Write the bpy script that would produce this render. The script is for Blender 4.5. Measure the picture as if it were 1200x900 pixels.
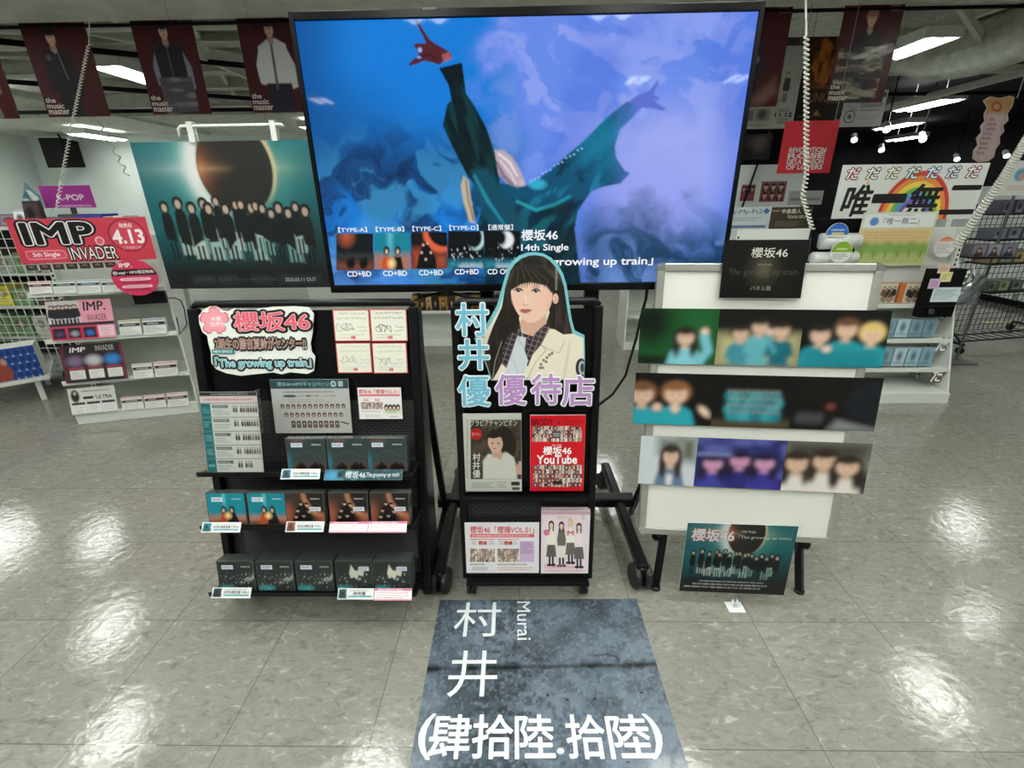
import bpy, math, random
import numpy as np
from mathutils import Vector, Matrix
random.seed(7)
R = math.radians
S = bpy.context.scene
COL = S.collection
for o in list(bpy.data.objects):
    bpy.data.objects.remove(o)

# ---------------------------------------------------------------- camera
FPX, CX, CY = 548.0, 600.0, 450.0
HC, PITCH, YAW, ROLL = 1.55, R(21.7), R(1.16), R(0.8)
_f = np.array([-math.sin(YAW) * math.cos(PITCH), math.cos(YAW) * math.cos(PITCH), -math.sin(PITCH)])
_r0 = np.array([math.cos(YAW), math.sin(YAW), 0.0])
_u0 = np.cross(_r0, _f)
_u = _u0 * math.cos(ROLL) + _r0 * math.sin(ROLL)
_r = _r0 * math.cos(ROLL) - _u0 * math.sin(ROLL)
_c = np.array([0.0, 0.0, HC])
cam = bpy.data.cameras.new('camera')
cam.sensor_width = 36.0
cam.lens = FPX / 1200.0 * 36.0
cam.clip_start = 0.05
cam.clip_end = 100
co = bpy.data.objects.new('camera', cam)
COL.objects.link(co)
M4 = Matrix.Identity(4)
for i in range(3):
    M4[i][0], M4[i][1], M4[i][2], M4[i][3] = _r[i], _u[i], -_f[i], _c[i]
co.matrix_world = M4
S.camera = co

# ---------------------------------------------------------------- world, lamps' strength, exposure
wd = bpy.data.worlds.new('world')
S.world = wd
wd.use_nodes = True
wd.node_tree.nodes['Background'].inputs[0].default_value = (0.80, 0.90, 0.86, 1)
wd.node_tree.nodes['Background'].inputs[1].default_value = 0.10
S.view_settings.view_transform = 'Standard'
S.view_settings.look = 'None'
S.view_settings.exposure = 0.0
S.view_settings.gamma = 1.0
S.view_settings.use_curve_mapping = False
LAMP = 18.5
SCREEN = 1.0          # radiance of the television picture at full white

# ---------------------------------------------------------------- colour and noise
def lin(c):
    c = np.asarray(c, float) / 255.0
    return np.where(c <= 0.04045, c / 12.92, ((c + 0.055) / 1.055) ** 2.4)

_tab = np.random.default_rng(3).random((256, 256))
def vnoise(x, y):
    xi = np.floor(x).astype(int); yi = np.floor(y).astype(int)
    fx = x - xi; fy = y - yi
    fx = fx * fx * (3 - 2 * fx); fy = fy * fy * (3 - 2 * fy)
    a = _tab[yi % 256, xi % 256]; b = _tab[yi % 256, (xi + 1) % 256]
    c = _tab[(yi + 1) % 256, xi % 256]; d = _tab[(yi + 1) % 256, (xi + 1) % 256]
    return (a * (1 - fx) + b * fx) * (1 - fy) + (c * (1 - fx) + d * fx) * fy
def fbm(x, y, s, octv=4, off=0.0):
    t = np.zeros_like(x); amp = 0.5; k = 1.0 / s
    for i in range(octv):
        t += amp * vnoise(x * k + off + 17 * i, y * k + off * 1.7 + 31 * i)
        amp *= 0.5; k *= 2
    return t / (1 - 0.5 ** octv)
def sstep(a, b, x):
    t = np.clip((x - a) / (b - a), 0, 1)
    return t * t * (3 - 2 * t)

# ---------------------------------------------------------------- materials (all node based)
MATS = {}
def mat(name, col, rough=0.5, metal=0.0, var=0.06, scale=14.0, bump=0.0, coat=0.0, spec=0.5, trans=0.0, alpha=1.0):
    if name in MATS:
        return MATS[name]
    m = bpy.data.materials.new(name)
    m.use_nodes = True
    nt = m.node_tree; N = nt.nodes; L = nt.links
    b = N['Principled BSDF']
    tc = N.new('ShaderNodeTexCoord')
    nz = N.new('ShaderNodeTexNoise'); nz.inputs['Scale'].default_value = scale; nz.inputs['Detail'].default_value = 4
    L.new(tc.outputs['Object'], nz.inputs['Vector'])
    c = lin(col)
    rp = N.new('ShaderNodeValToRGB')
    rp.color_ramp.elements[0].position = 0.3; rp.color_ramp.elements[1].position = 0.7
    rp.color_ramp.elements[0].color = (*np.clip(c * (1 - var), 0, 1), 1)
    rp.color_ramp.elements[1].color = (*np.clip(c * (1 + var), 0, 1), 1)
    L.new(nz.outputs['Fac'], rp.inputs['Fac'])
    L.new(rp.outputs['Color'], b.inputs['Base Color'])
    b.inputs['Roughness'].default_value = rough
    b.inputs['Metallic'].default_value = metal
    b.inputs['Specular IOR Level'].default_value = spec
    b.inputs['Coat Weight'].default_value = coat
    b.inputs['Coat Roughness'].default_value = 0.05
    b.inputs['Transmission Weight'].default_value = trans
    b.inputs['Alpha'].default_value = alpha
    if bump:
        bp = N.new('ShaderNodeBump'); bp.inputs['Strength'].default_value = bump; bp.inputs['Distance'].default_value = 0.01
        L.new(nz.outputs['Fac'], bp.inputs['Height']); L.new(bp.outputs['Normal'], b.inputs['Normal'])
    MATS[name] = m
    return m
def print_mat(name, rough=0.45, coat=0.0, emit=0.0, spec=0.4):
    m = bpy.data.materials.new(name); m.use_nodes = True
    N = m.node_tree.nodes; L = m.node_tree.links; b = N['Principled BSDF']
    at = N.new('ShaderNodeAttribute'); at.attribute_name = 'Col'
    if emit:
        b.inputs['Base Color'].default_value = (0.004, 0.004, 0.005, 1)
        L.new(at.outputs['Color'], b.inputs['Emission Color'])
        b.inputs['Emission Strength'].default_value = emit
    else:
        L.new(at.outputs['Color'], b.inputs['Base Color'])
    nz = N.new('ShaderNodeTexNoise'); nz.inputs['Scale'].default_value = 9
    mr = N.new('ShaderNodeMapRange'); mr.inputs['To Min'].default_value = rough * 0.85; mr.inputs['To Max'].default_value = rough * 1.15
    L.new(nz.outputs['Fac'], mr.inputs['Value']); L.new(mr.outputs['Result'], b.inputs['Roughness'])
    b.inputs['Specular IOR Level'].default_value = spec
    b.inputs['Coat Weight'].default_value = coat; b.inputs['Coat Roughness'].default_value = 0.04
    MATS[name] = m
    return m
PAPER = print_mat('printed_paper', 0.55)
GLOSS = print_mat('laminated_print', 0.34, coat=0.10, spec=0.25)
VINYL = print_mat('floor_print', 0.22, coat=0.25)
SCREENM = print_mat('screen_picture', 0.035, emit=SCREEN, spec=0.22)
BLACK = mat('black_powder_coat', (13, 13, 14), 0.36, 0.0, 0.15, 60, spec=0.22)
BLACKP = mat('black_plastic', (9, 9, 10), 0.25, 0, 0.1, 30, spec=0.22)
BLACKM = mat('black_matt', (8, 8, 9), 0.75, 0, 0.1, 30, spec=0.2)
WHITE = mat('white_enamel', (214, 217, 211), 0.38, 0, 0.03, 8)
WHITEB = mat('whiteboard_face', (222, 221, 214), 0.25, 0, 0.02, 3)
ALU = mat('brushed_aluminium', (188, 187, 181), 0.32, 0.75, 0.06, 40)
GREY = mat('grey_metal', (120, 122, 118), 0.4, 0.3, 0.08, 20)
DGREY = mat('dark_grey_plastic', (52, 53, 54), 0.5, 0, 0.1, 20)
WALLM = mat('wall_paint', (222, 230, 226), 0.8, 0, 0.03, 1.5, 0.05)
CEILM = mat('grey_sprayed_ceiling', (206, 210, 200), 0.9, 0, 0.2, 9, 0.5)
CEILB = mat('black_ceiling', (12, 12, 13), 0.9, 0, 0.2, 3)
BEAMM = mat('grey_painted_steel', (208, 211, 201), 0.6, 0, 0.12, 6)
RUBBER = mat('black_rubber', (13, 13, 13), 0.45, 0, 0.1, 40)
CORD = mat('pale_cord', (208, 208, 198), 0.5, 0, 0.05, 30)
def clear_mat():
    m = bpy.data.materials.new('clear_acrylic'); m.use_nodes = True
    N = m.node_tree.nodes; L = m.node_tree.links; N.remove(N['Principled BSDF'])
    tr = N.new('ShaderNodeBsdfTransparent'); tr.inputs[0].default_value = (0.99, 0.995, 0.99, 1); gl = N.new('ShaderNodeBsdfGlossy'); gl.inputs['Roughness'].default_value = 0.06
    fr = N.new('ShaderNodeFresnel'); fr.inputs[0].default_value = 1.13; mx = N.new('ShaderNodeMixShader')
    L.new(fr.outputs[0], mx.inputs[0]); L.new(tr.outputs[0], mx.inputs[1]); L.new(gl.outputs[0], mx.inputs[2]); L.new(mx.outputs[0], N['Material Output'].inputs[0])
    return m
CLEAR = clear_mat()
CASE = mat('cd_case_plastic', (74, 78, 76), 0.12, 0, 0.05, 30, coat=0.4)

# ---------------------------------------------------------------- camera rays (photo pixels to points of the place)
def ray(px, py):
    return _r * (px - CX) / FPX + _u * (CY - py) / FPX + _f
def onplane(px, py, p0, n):
    d = ray(px, py); p0 = np.asarray(p0, float); n = np.asarray(n, float)
    return _c + d * (np.dot(p0 - _c, n) / np.dot(d, n))
def onY(px, py, Y): return onplane(px, py, (0, Y, 0), (0, 1, 0))
def onZ(px, py, Z=0.0): return onplane(px, py, (0, 0, Z), (0, 0, 1))
def proj(P):
    q = np.asarray(P, float) - _c
    z = q @ _f
    return CX + FPX * (q @ _r) / z, CY - FPX * (q @ _u) / z

# ---------------------------------------------------------------- objects
ORG = {}
def tag(o, label=None, cat=None, group=None, kind=None):
    if label: o['label'] = label
    if cat: o['category'] = cat
    if group: o['group'] = group
    if kind: o['kind'] = kind
    return o
def empty(name, loc, label, cat, group=None):
    o = bpy.data.objects.new(name, None); COL.objects.link(o)
    o.location = Vector(loc); o.empty_display_size = 0.1
    ORG[o.name] = np.array(loc, float)
    return tag(o, label, cat, group)
def copy_tree(o, parent=None):
    c = o.copy(); COL.objects.link(c); c.parent = parent
    for ch in list(o.children):
        copy_tree(ch, c)
    return c

class MB:
    """collects shapes; build() links them as one mesh object"""
    def __init__(s):
        s.v = []; s.f = []; s.c = []; s.m = []; s.n = 0
    def add(s, verts, faces, col=(128, 128, 128), mi=0, linear=False):
        verts = np.asarray(verts, float).reshape(-1, 3)
        s.v.append(verts)
        c = np.asarray(col, float)
        if not linear: c = lin(c)
        if c.ndim == 1: c = np.tile(c, (len(verts), 1))
        s.c.append(c)
        k = s.n
        s.f.extend([tuple(int(i) + k for i in f) for f in faces])
        s.m.extend([mi] * len(faces))
        s.n += len(verts)
        return s
    def box(s, lo, hi, col=(128, 128, 128), mi=0, fr=None):
        x0, y0, z0 = lo; x1, y1, z1 = hi
        v = np.array([(x0, y0, z0), (x1, y0, z0), (x1, y1, z0), (x0, y1, z0), (x0, y0, z1), (x1, y0, z1), (x1, y1, z1), (x0, y1, z1)], float)
        if fr is not None: v = fr(v)
        return s.add(v, [(0, 3, 2, 1), (4, 5, 6, 7), (0, 1, 5, 4), (1, 2, 6, 5), (2, 3, 7, 6), (3, 0, 4, 7)], col, mi)
    def bar(s, a, b, w, d=None, up=(0, 0, 1), col=(128, 128, 128), mi=0):
        """rectangular bar between two points, w across, d along up"""
        d = w if d is None else d
        a = np.asarray(a, float); b = np.asarray(b, float); t = b - a; t /= np.linalg.norm(t)
        up = np.asarray(up, float)
        if abs(np.dot(up, t)) > 0.98: up = np.array([0, 1.0, 0])
        x = np.cross(t, up); x /= np.linalg.norm(x); y = np.cross(x, t)
        ch = min(w, d) * 0.14
        prof = [(-w/2+ch, -d/2), (w/2-ch, -d/2), (w/2, -d/2+ch), (w/2, d/2-ch), (w/2-ch, d/2), (-w/2+ch, d/2), (-w/2, d/2-ch), (-w/2, -d/2+ch)]
        v = [a + x * p + y * q for p, q in prof] + [b + x * p + y * q for p, q in prof]
        f = [(i, (i + 1) % 8, 8 + (i + 1) % 8, 8 + i) for i in range(8)] + [tuple(range(7, -1, -1)), tuple(range(8, 16))]
        return s.add(v, f, col, mi)
    def tube(s, pts, r, n=8, col=(128, 128, 128), mi=0):
        pts = [np.asarray(p, float) for p in pts]
        v = []; f = []; px = None
        for i, p in enumerate(pts):
            t = pts[min(i + 1, len(pts) - 1)] - pts[max(i - 1, 0)]
            t /= max(np.linalg.norm(t), 1e-9)
            if px is None:
                h = np.array([0, 0, 1.0]) if abs(t[2]) < 0.9 else np.array([1.0, 0, 0])
                px = np.cross(t, h)
            px = px - t * np.dot(px, t); px /= np.linalg.norm(px)
            y = np.cross(t, px)
            rr = r[i] if hasattr(r, '__len__') else r
            for k in range(n):
                a = 2 * math.pi * k / n
                v.append(p + rr * (math.cos(a) * px + math.sin(a) * y))
        for i in range(len(pts) - 1):
            for k in range(n):
                f.append((i * n + k, i * n + (k + 1) % n, (i + 1) * n + (k + 1) % n, (i + 1) * n + k))
        f.append(tuple(range(n - 1, -1, -1))); f.append(tuple((len(pts) - 1) * n + k for k in range(n)))
        return s.add(v, f, col, mi)
    def disc(s, c, axis, r, th, n=24, col=(128, 128, 128), mi=0, bev=0.12):
        c = np.asarray(c, float); a = np.asarray(axis, float); a /= np.linalg.norm(a)
        e = th * bev * 2
        return s.tube([c - a * th/2, c - a * (th/2 - e), c + a * (th/2 - e), c + a * th/2], [r - e, r, r, r - e], n, col, mi)
    def build(s, name, material, parent=None, loc=None, smooth=False, bevel=0.0):
        V = np.concatenate(s.v) if s.v else np.zeros((0, 3))
        if parent is not None: org = ORG[parent.name]
        elif loc is not None: org = np.asarray(loc, float)
        else: org = np.array([(V[:, 0].min() + V[:, 0].max()) / 2, (V[:, 1].min() + V[:, 1].max()) / 2, V[:, 2].min()])
        me = bpy.data.meshes.new(name)
        me.from_pydata((V - org).tolist(), [], s.f)
        ms = material if isinstance(material, (list, tuple)) else [material]
        for m in ms: me.materials.append(m)
        if len(ms) > 1: me.polygons.foreach_set('material_index', np.array(s.m, np.int32))
        C = np.concatenate(s.c); C4 = np.ones((len(V), 4), np.float32); C4[:, :3] = C
        ca = me.color_attributes.new('Col', 'FLOAT_COLOR', 'POINT')
        ca.data.foreach_set('color', C4.ravel())
        if smooth: me.polygons.foreach_set('use_smooth', np.ones(len(me.polygons), bool))
        me.update()
        o = bpy.data.objects.new(name, me); COL.objects.link(o)
        ORG[o.name] = org
        if parent is not None: o.parent = parent
        else: o.location = Vector(org)
        if bevel:
            b = o.modifiers.new('bevel', 'BEVEL'); b.width = bevel; b.segments = 2; b.limit_method = 'ANGLE'
        return o

# ---------------------------------------------------------------- lettering
_tc = bpy.data.curves.new('type', 'FONT'); _tc.resolution_u = 3
_to = bpy.data.objects.new('type', _tc); COL.objects.link(_to)
_tcache = {}
def glyphs(text, off=0.0, space=1.0):
    """outline of the type; a positive off fattens it by laying shifted copies over one another"""
    if off > 0:
        g, fs, _ = glyphs(text, 0.0, space); nn = 8 if off < 0.03 else 14
        V = [g]; F = list(fs); Z = [np.full(len(g), float(nn))]
        for k in range(nn):
            t = 2 * math.pi * k / nn; V.append(g + off * np.array([math.cos(t), math.sin(t)])); F += [tuple(i + (k + 1) * len(g) for i in f) for f in fs]; Z.append(np.full(len(g), float(k)))
        return np.concatenate(V), F, np.concatenate(Z)
    k = (text, round(off, 4), space)
    if k not in _tcache:
        _tc.body = text; _tc.offset = off; _tc.space_character = space; _tc.space_line = 1.0
        dg = bpy.context.evaluated_depsgraph_get(); dg.update()
        me = bpy.data.meshes.new_from_object(_to.evaluated_get(dg))
        n = len(me.vertices); a = np.zeros(n * 3); me.vertices.foreach_get('co', a)
        _tcache[k] = (a.reshape(-1, 3)[:, :2].copy(), [tuple(p.vertices) for p in me.polygons], np.zeros(n))
        bpy.data.meshes.remove(me)
    return _tcache[k]

# ---------------------------------------------------------------- flat printed things
class Panel:
    def __init__(s, c, u, v, w, h):
        s.c = np.asarray(c, float); s.u = np.asarray(u, float) / np.linalg.norm(u); v = np.asarray(v, float)
        v = v - s.u * np.dot(v, s.u); s.v = v / np.linalg.norm(v); s.n = np.cross(s.u, s.v); s.w = w; s.h = h
    def at(s, a, b, off=0.0):
        a = np.asarray(a, float); b = np.asarray(b, float)
        return s.c + a[..., None] * s.u + b[..., None] * s.v + np.asarray(off)[..., None] * s.n
    def loc(s, px, py):
        p = onplane(px, py, s.c, s.n) - s.c
        return float(p @ s.u), float(p @ s.v)
    def box_of(s, x0, y0, x1, y1):
        xm, ym = (x0 + x1) / 2, (y0 + y1) / 2
        return s.loc(x0, ym)[0], s.loc(xm, y1)[1], s.loc(x1, ym)[0], s.loc(xm, y0)[1]
def pxpanel(p0, n, tl, tr, br, bl, level=True):
    n = np.asarray(n, float) / np.linalg.norm(n)
    q = [onplane(*c, p0, n) for c in (tl, tr, br, bl)]
    u = np.cross((0, 0, 1.0), n) if level else (q[1] - q[0]) + (q[2] - q[3])
    u /= np.linalg.norm(u); v = np.cross(n, u)
    w = ((q[1] - q[0]) @ u + (q[2] - q[3]) @ u) / 2; h = ((q[0] - q[3]) @ v + (q[1] - q[2]) @ v) / 2
    return Panel(sum(q) / 4, u, v, w, h)

class Art:
    """a painted grid on a panel; coordinates are the panel's own pixels or 0..1 (unit=True, y down)"""
    def __init__(s, p, nx, ny, unit=False, inset=0.0, off=0.0):
        s.p = p; s.nx, s.ny = nx, ny; s.off = off
        a = np.linspace(-p.w/2 + inset, p.w/2 - inset, nx); b = np.linspace(p.h/2 - inset, -p.h/2 + inset, ny)
        s.A, s.B = [t.ravel() for t in np.meshgrid(a, b)]
        s.unit = unit
        if unit: s.X = s.A / p.w + 0.5; s.Y = 0.5 - s.B / p.h
        else: s.X, s.Y = proj(p.at(s.A, s.B))
        s.px = (s.X.max() - s.X.min()) / nx       # size of a cell
        s.C = np.zeros((len(s.A), 3)); s.keep = None; s.clip = None
        s.txt = []
    def blur(s, r, n=2):
        c = s.C.reshape(s.ny, s.nx, 3)
        for _ in range(n):
            for ax in (0, 1):
                p = np.pad(c, [(r, r) if k == ax else (0, 0) for k in range(3)], mode='edge'); q = np.cumsum(p, ax); z = np.zeros_like(np.take(q, [0], ax)); q = np.concatenate([z, q], ax)
                m = c.shape[ax]; c = (np.take(q, range(2 * r + 1, 2 * r + 1 + m), ax) - np.take(q, range(0, m), ax)) / (2 * r + 1)
        s.C = c.reshape(-1, 3); return s
    def fill(s, c): s.C[:] = lin(c); return s
    def mix(s, m, c):
        m = np.clip(m, 0, 1)[:, None]; s.C = s.C * (1 - m) + (lin(c) if np.ndim(c) == 1 or isinstance(c, tuple) else c) * m; return s
    def _sub(s, x0, y0, x1, y1, e):
        return np.nonzero((s.X > x0 - e) & (s.X < x1 + e) & (s.Y > y0 - e) & (s.Y < y1 + e))[0]
    def _put(s, i, m, c, a):
        if s.clip: m = m * ((s.X[i] > s.clip[0]) & (s.X[i] < s.clip[2]) & (s.Y[i] > s.clip[1]) & (s.Y[i] < s.clip[3]))
        m = np.clip(m, 0, 1)[:, None] * a; s.C[i] = s.C[i] * (1 - m) + lin(c) * m
    def sd_poly(s, pts, i):
        x = s.X[i]; y = s.Y[i]; d = np.full(len(i), 1e18); ins = np.zeros(len(i), bool)
        P = np.asarray(pts, float)
        for k in range(len(P)):
            a = P[k]; b = P[(k + 1) % len(P)]; e = b - a
            w0 = x - a[0]; w1 = y - a[1]
            t = np.clip((w0 * e[0] + w1 * e[1]) / max(e @ e, 1e-12), 0, 1)
            d = np.minimum(d, (w0 - e[0] * t) ** 2 + (w1 - e[1] * t) ** 2)
            if abs(e[1]) > 1e-12:
                c = ((a[1] > y) != (b[1] > y)) & (x < e[0] * (y - a[1]) / e[1] + a[0])
                ins ^= c
        d = np.sqrt(d)
        return np.where(ins, -d, d)
    def poly(s, pts, c, soft=None, a=1.0):
        e = s.px * 0.6 if soft is None else soft
        P = np.asarray(pts, float)
        i = s._sub(P[:, 0].min(), P[:, 1].min(), P[:, 0].max(), P[:, 1].max(), e)
        if len(i): s._put(i, 0.5 - s.sd_poly(pts, i) / (2 * e), c, a)
        return s
    def rect(s, x0, y0, x1, y1, c, soft=None, a=1.0):
        return s.poly([(x0, y0), (x1, y0), (x1, y1), (x0, y1)], c, soft, a)
    def ell(s, cx, cy, rx, ry, c, soft=None, a=1.0, rot=0.0):
        e = s.px * 0.6 if soft is None else soft
        m = max(rx, ry); i = s._sub(cx - m, cy - m, cx + m, cy + m, e)
        if len(i):
            x = s.X[i] - cx; y = s.Y[i] - cy; q = R(rot)
            x, y = x * math.cos(q) + y * math.sin(q), -x * math.sin(q) + y * math.cos(q)
            k = np.sqrt((x / rx) ** 2 + (y / ry) ** 2)
            s._put(i, 0.5 - (k - 1) * min(rx, ry) / (2 * e), c, a)
        return s
    def stroke(s, pts, w, c, soft=None, a=1.0):
        e = s.px * 0.6 if soft is None else soft
        P = np.asarray(pts, float); wm = max(w) if hasattr(w, '__len__') else w
        i = s._sub(P[:, 0].min(), P[:, 1].min(), P[:, 0].max(), P[:, 1].max(), e + wm)
        if not len(i): return s
        x = s.X[i]; y = s.Y[i]; d = np.full(len(i), 1e9)
        ws = list(w) if hasattr(w, '__len__') else [w] * len(P)
        for k in range(len(P) - 1):
            a0 = P[k]; ev = P[k + 1] - a0
            t = np.clip(((x - a0[0]) * ev[0] + (y - a0[1]) * ev[1]) / max(ev @ ev, 1e-12), 0, 1)
            d = np.minimum(d, np.hypot(x - a0[0] - ev[0] * t, y - a0[1] - ev[1] * t) - (ws[k] + (ws[k + 1] - ws[k]) * t) / 2)
        s._put(i, 0.5 - d / (2 * e), c, a)
        return s
    def lines(s, x0, y0, x1, y1, n, c, fill=0.55, seed=0, a=0.8):
        """fine print: rows of small broken marks"""
        rg = random.Random(seed); dy = (y1 - y0) / n
        for k in range(n):
            yy = y0 + (k + 0.5) * dy; x = x0
            end = x1 - (x1 - x0) * rg.choice([0, 0.05, 0.2, 0.4])
            while x < end:
                l = (x1 - x0) * rg.uniform(0.02, 0.09)
                s.rect(x, yy - dy * fill / 2, min(x + l, end), yy + dy * fill / 2, c, None, a * rg.uniform(0.6, 1))
                x += l + (x1 - x0) * 0.012
        return s
    # lettering -----------------------------------------------------------
    def text(s, t, x0, y0, x1, y1, col, off=0.0, lift=0.0006, shear=0.0, rot=0, layers=(), space=1.0, mirror=False):
        """type fitted in a box; layers: (offset, colour) from the outermost in"""
        base, _, _ = glyphs(t, 0.0, space)
        if not len(base): return s
        if s.unit:
            p = s.p; a0, a1 = (x0 - 0.5) * p.w, (x1 - 0.5) * p.w; b0, b1 = (0.5 - y1) * p.h, (0.5 - y0) * p.h
        else: a0, b0, a1, b1 = s.p.box_of(x0, y0, x1, y1)
        def tr(g):
            g = g.copy()
            if shear: g[:, 0] += g[:, 1] * shear
            if mirror: g[:, 0] *= -1
            if rot == 90: g = np.stack([g[:, 1], -g[:, 0]], 1)
            return g
        q = tr(base); lo = q.min(0); hi = q.max(0); sc = np.array([(a1 - a0) / max(hi[0] - lo[0], 1e-6), (b1 - b0) / max(hi[1] - lo[1], 1e-6)])
        for k, (o_, c_) in enumerate(list(layers) + [(off, col)]):
            g, fs, zz = glyphs(t, o_, space); g = (tr(g) - lo) * sc + np.array([a0, b0])
            s.txt.append((g, fs, c_, lift * (k + 1) + zz * 3e-5))
        return s
    def cut(s, pts, grow=0.0):
        i = np.arange(len(s.A)); s.keep = s.sd_poly(pts, i) < grow; return s
    def to(s, mb, off=None, mi=0):
        off = s.off if off is None else off
        nx, ny = s.nx, s.ny
        V = s.p.at(s.A, s.B, off)
        j, i = np.meshgrid(np.arange(ny - 1), np.arange(nx - 1), indexing='ij')
        q = np.stack([j * nx + i, (j + 1) * nx + i, (j + 1) * nx + i + 1, j * nx + i + 1], -1).reshape(-1, 4)
        if s.keep is not None: q = q[s.keep[q].all(1)]
        mb.add(V, q.tolist(), s.C, mi, linear=True)
        for g, fs, c_, l in s.txt:
            mb.add(s.p.at(g[:, 0], g[:, 1], off + np.asarray(l)), fs, c_, mi)
        return mb
def slab(mb, p, th, col=(225, 225, 220), grow=0.0, mi=0):
    """the board or card behind a print: front face just behind the panel's plane"""
    w, h = p.w / 2 + grow, p.h / 2 + grow
    v = [p.at(a, b, o) for o in (-0.0006, -th) for a, b in ((-w, -h), (w, -h), (w, h), (-w, h))]
    return mb.add(v, [(0, 1, 2, 3), (7, 6, 5, 4), (0, 4, 5, 1), (1, 5, 6, 2), (2, 6, 7, 3), (3, 7, 4, 0)], col, mi)
def prism(mb, p, pts, th, col, off=-0.0006, mi=0):
    """die-cut board: outline given in the panel's own a, b"""
    n = len(pts); pts = np.asarray(pts, float)
    v = np.concatenate([p.at(pts[:, 0], pts[:, 1], off), p.at(pts[:, 0], pts[:, 1], off - th)])
    f = [tuple(range(n)), tuple(range(2 * n - 1, n - 1, -1))] + [(i, i + n, (i + 1) % n + n, (i + 1) % n) for i in range(n)]
    return mb.add(v, f, col, mi)
def smooth_loop(pts, it=2):
    P = np.asarray(pts, float)
    for _ in range(it):
        Q = np.roll(P, -1, 0); P = np.stack([P * 0.75 + Q * 0.25, P * 0.25 + Q * 0.75], 1).reshape(-1, 2)
    return P
def poster(name, art, label, cat, group=None, th=0.004, m=None, edge=(225, 225, 220), grow=0.0, parent=None):
    mb = MB(); slab(mb, art.p, th, edge, grow); art.to(mb)
    o = mb.build(name, m or PAPER, parent=parent, loc=None if parent else art.p.at(0, -art.p.h / 2))
    return tag(o, label, cat, group) if parent is None else o
ORD = ['first', 'second', 'third', 'fourth', 'fifth', 'sixth', 'seventh', 'eighth', 'ninth', 'tenth', 'eleventh', 'twelfth']

# small painted people for prints -----------------------------------------
def figure(a, cx, top, h, coat=(18, 20, 22), skin=(205, 178, 160), hair=(22, 18, 16), skirt=None, w=0.28, legs=None):
    hd = h * 0.085
    if legs: a.rect(cx - h * 0.07, top + h * 0.72, cx - h * 0.02, top + h, legs); a.rect(cx + h * 0.02, top + h * 0.72, cx + h * 0.07, top + h, legs)
    if skirt: a.poly([(cx - h * 0.09, top + h * 0.45), (cx + h * 0.09, top + h * 0.45), (cx + h * 0.15, top + h * 0.85), (cx - h * 0.15, top + h * 0.85)], skirt)
    a.poly([(cx - h * w * 0.4, top + h * 0.2), (cx + h * w * 0.4, top + h * 0.2), (cx + h * w * 0.55, top + h * 0.55), (cx + h * w * 0.4, top + h * 0.66), (cx - h * w * 0.4, top + h * 0.66), (cx - h * w * 0.55, top + h * 0.55)], coat)
    a.ell(cx, top + hd * 1.05, hd * 0.95, hd * 1.1, hair)
    a.ell(cx, top + hd * 1.5, hd * 0.66, hd * 0.9, skin)
def bust(a, cx, cy, r, skin=(215, 180, 158), hair=(34, 26, 22), coat=(60, 130, 140), tilt=0, soft=None, shoulders=2.3, long=True):
    """head and shoulders, r = half the head's height"""
    a.poly([(cx - r * shoulders * 0.75, cy + r * 1.75), (cx - r * 0.5, cy + r * 1.25), (cx + r * 0.5, cy + r * 1.25), (cx + r * shoulders * 0.75, cy + r * 1.75), (cx + r * shoulders, cy + r * 3.6), (cx - r * shoulders, cy + r * 3.6)], coat, soft)
    a.poly([(cx - r * 0.28, cy + r * 0.6), (cx + r * 0.28, cy + r * 0.6), (cx + r * 0.3, cy + r * 1.5), (cx - r * 0.3, cy + r * 1.5)], tuple(int(k * 0.9) for k in skin), soft)
    if long:
        for q in (-1, 1): a.ell(cx + q * r * 0.72, cy + r * 0.95, r * 0.36, r * 1.5, hair, soft)
    a.ell(cx, cy - r * 0.12, r * 0.96, r * 1.12, hair, soft, rot=tilt)
    a.ell(cx, cy + r * 0.1, r * 0.68, r * 0.9, skin, soft, rot=tilt)
    a.ell(cx - r * 0.05, cy - r * 0.62, r * 0.72, r * 0.42, hair, soft, rot=tilt)
    e = r * 0.26
    for q in (-1, 1): a.ell(cx + q * e, cy + r * 0.12, r * 0.1, r * 0.06, (40, 30, 28), soft)
    a.ell(cx, cy + r * 0.62, r * 0.18, r * 0.06, (170, 80, 80), soft)
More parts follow.
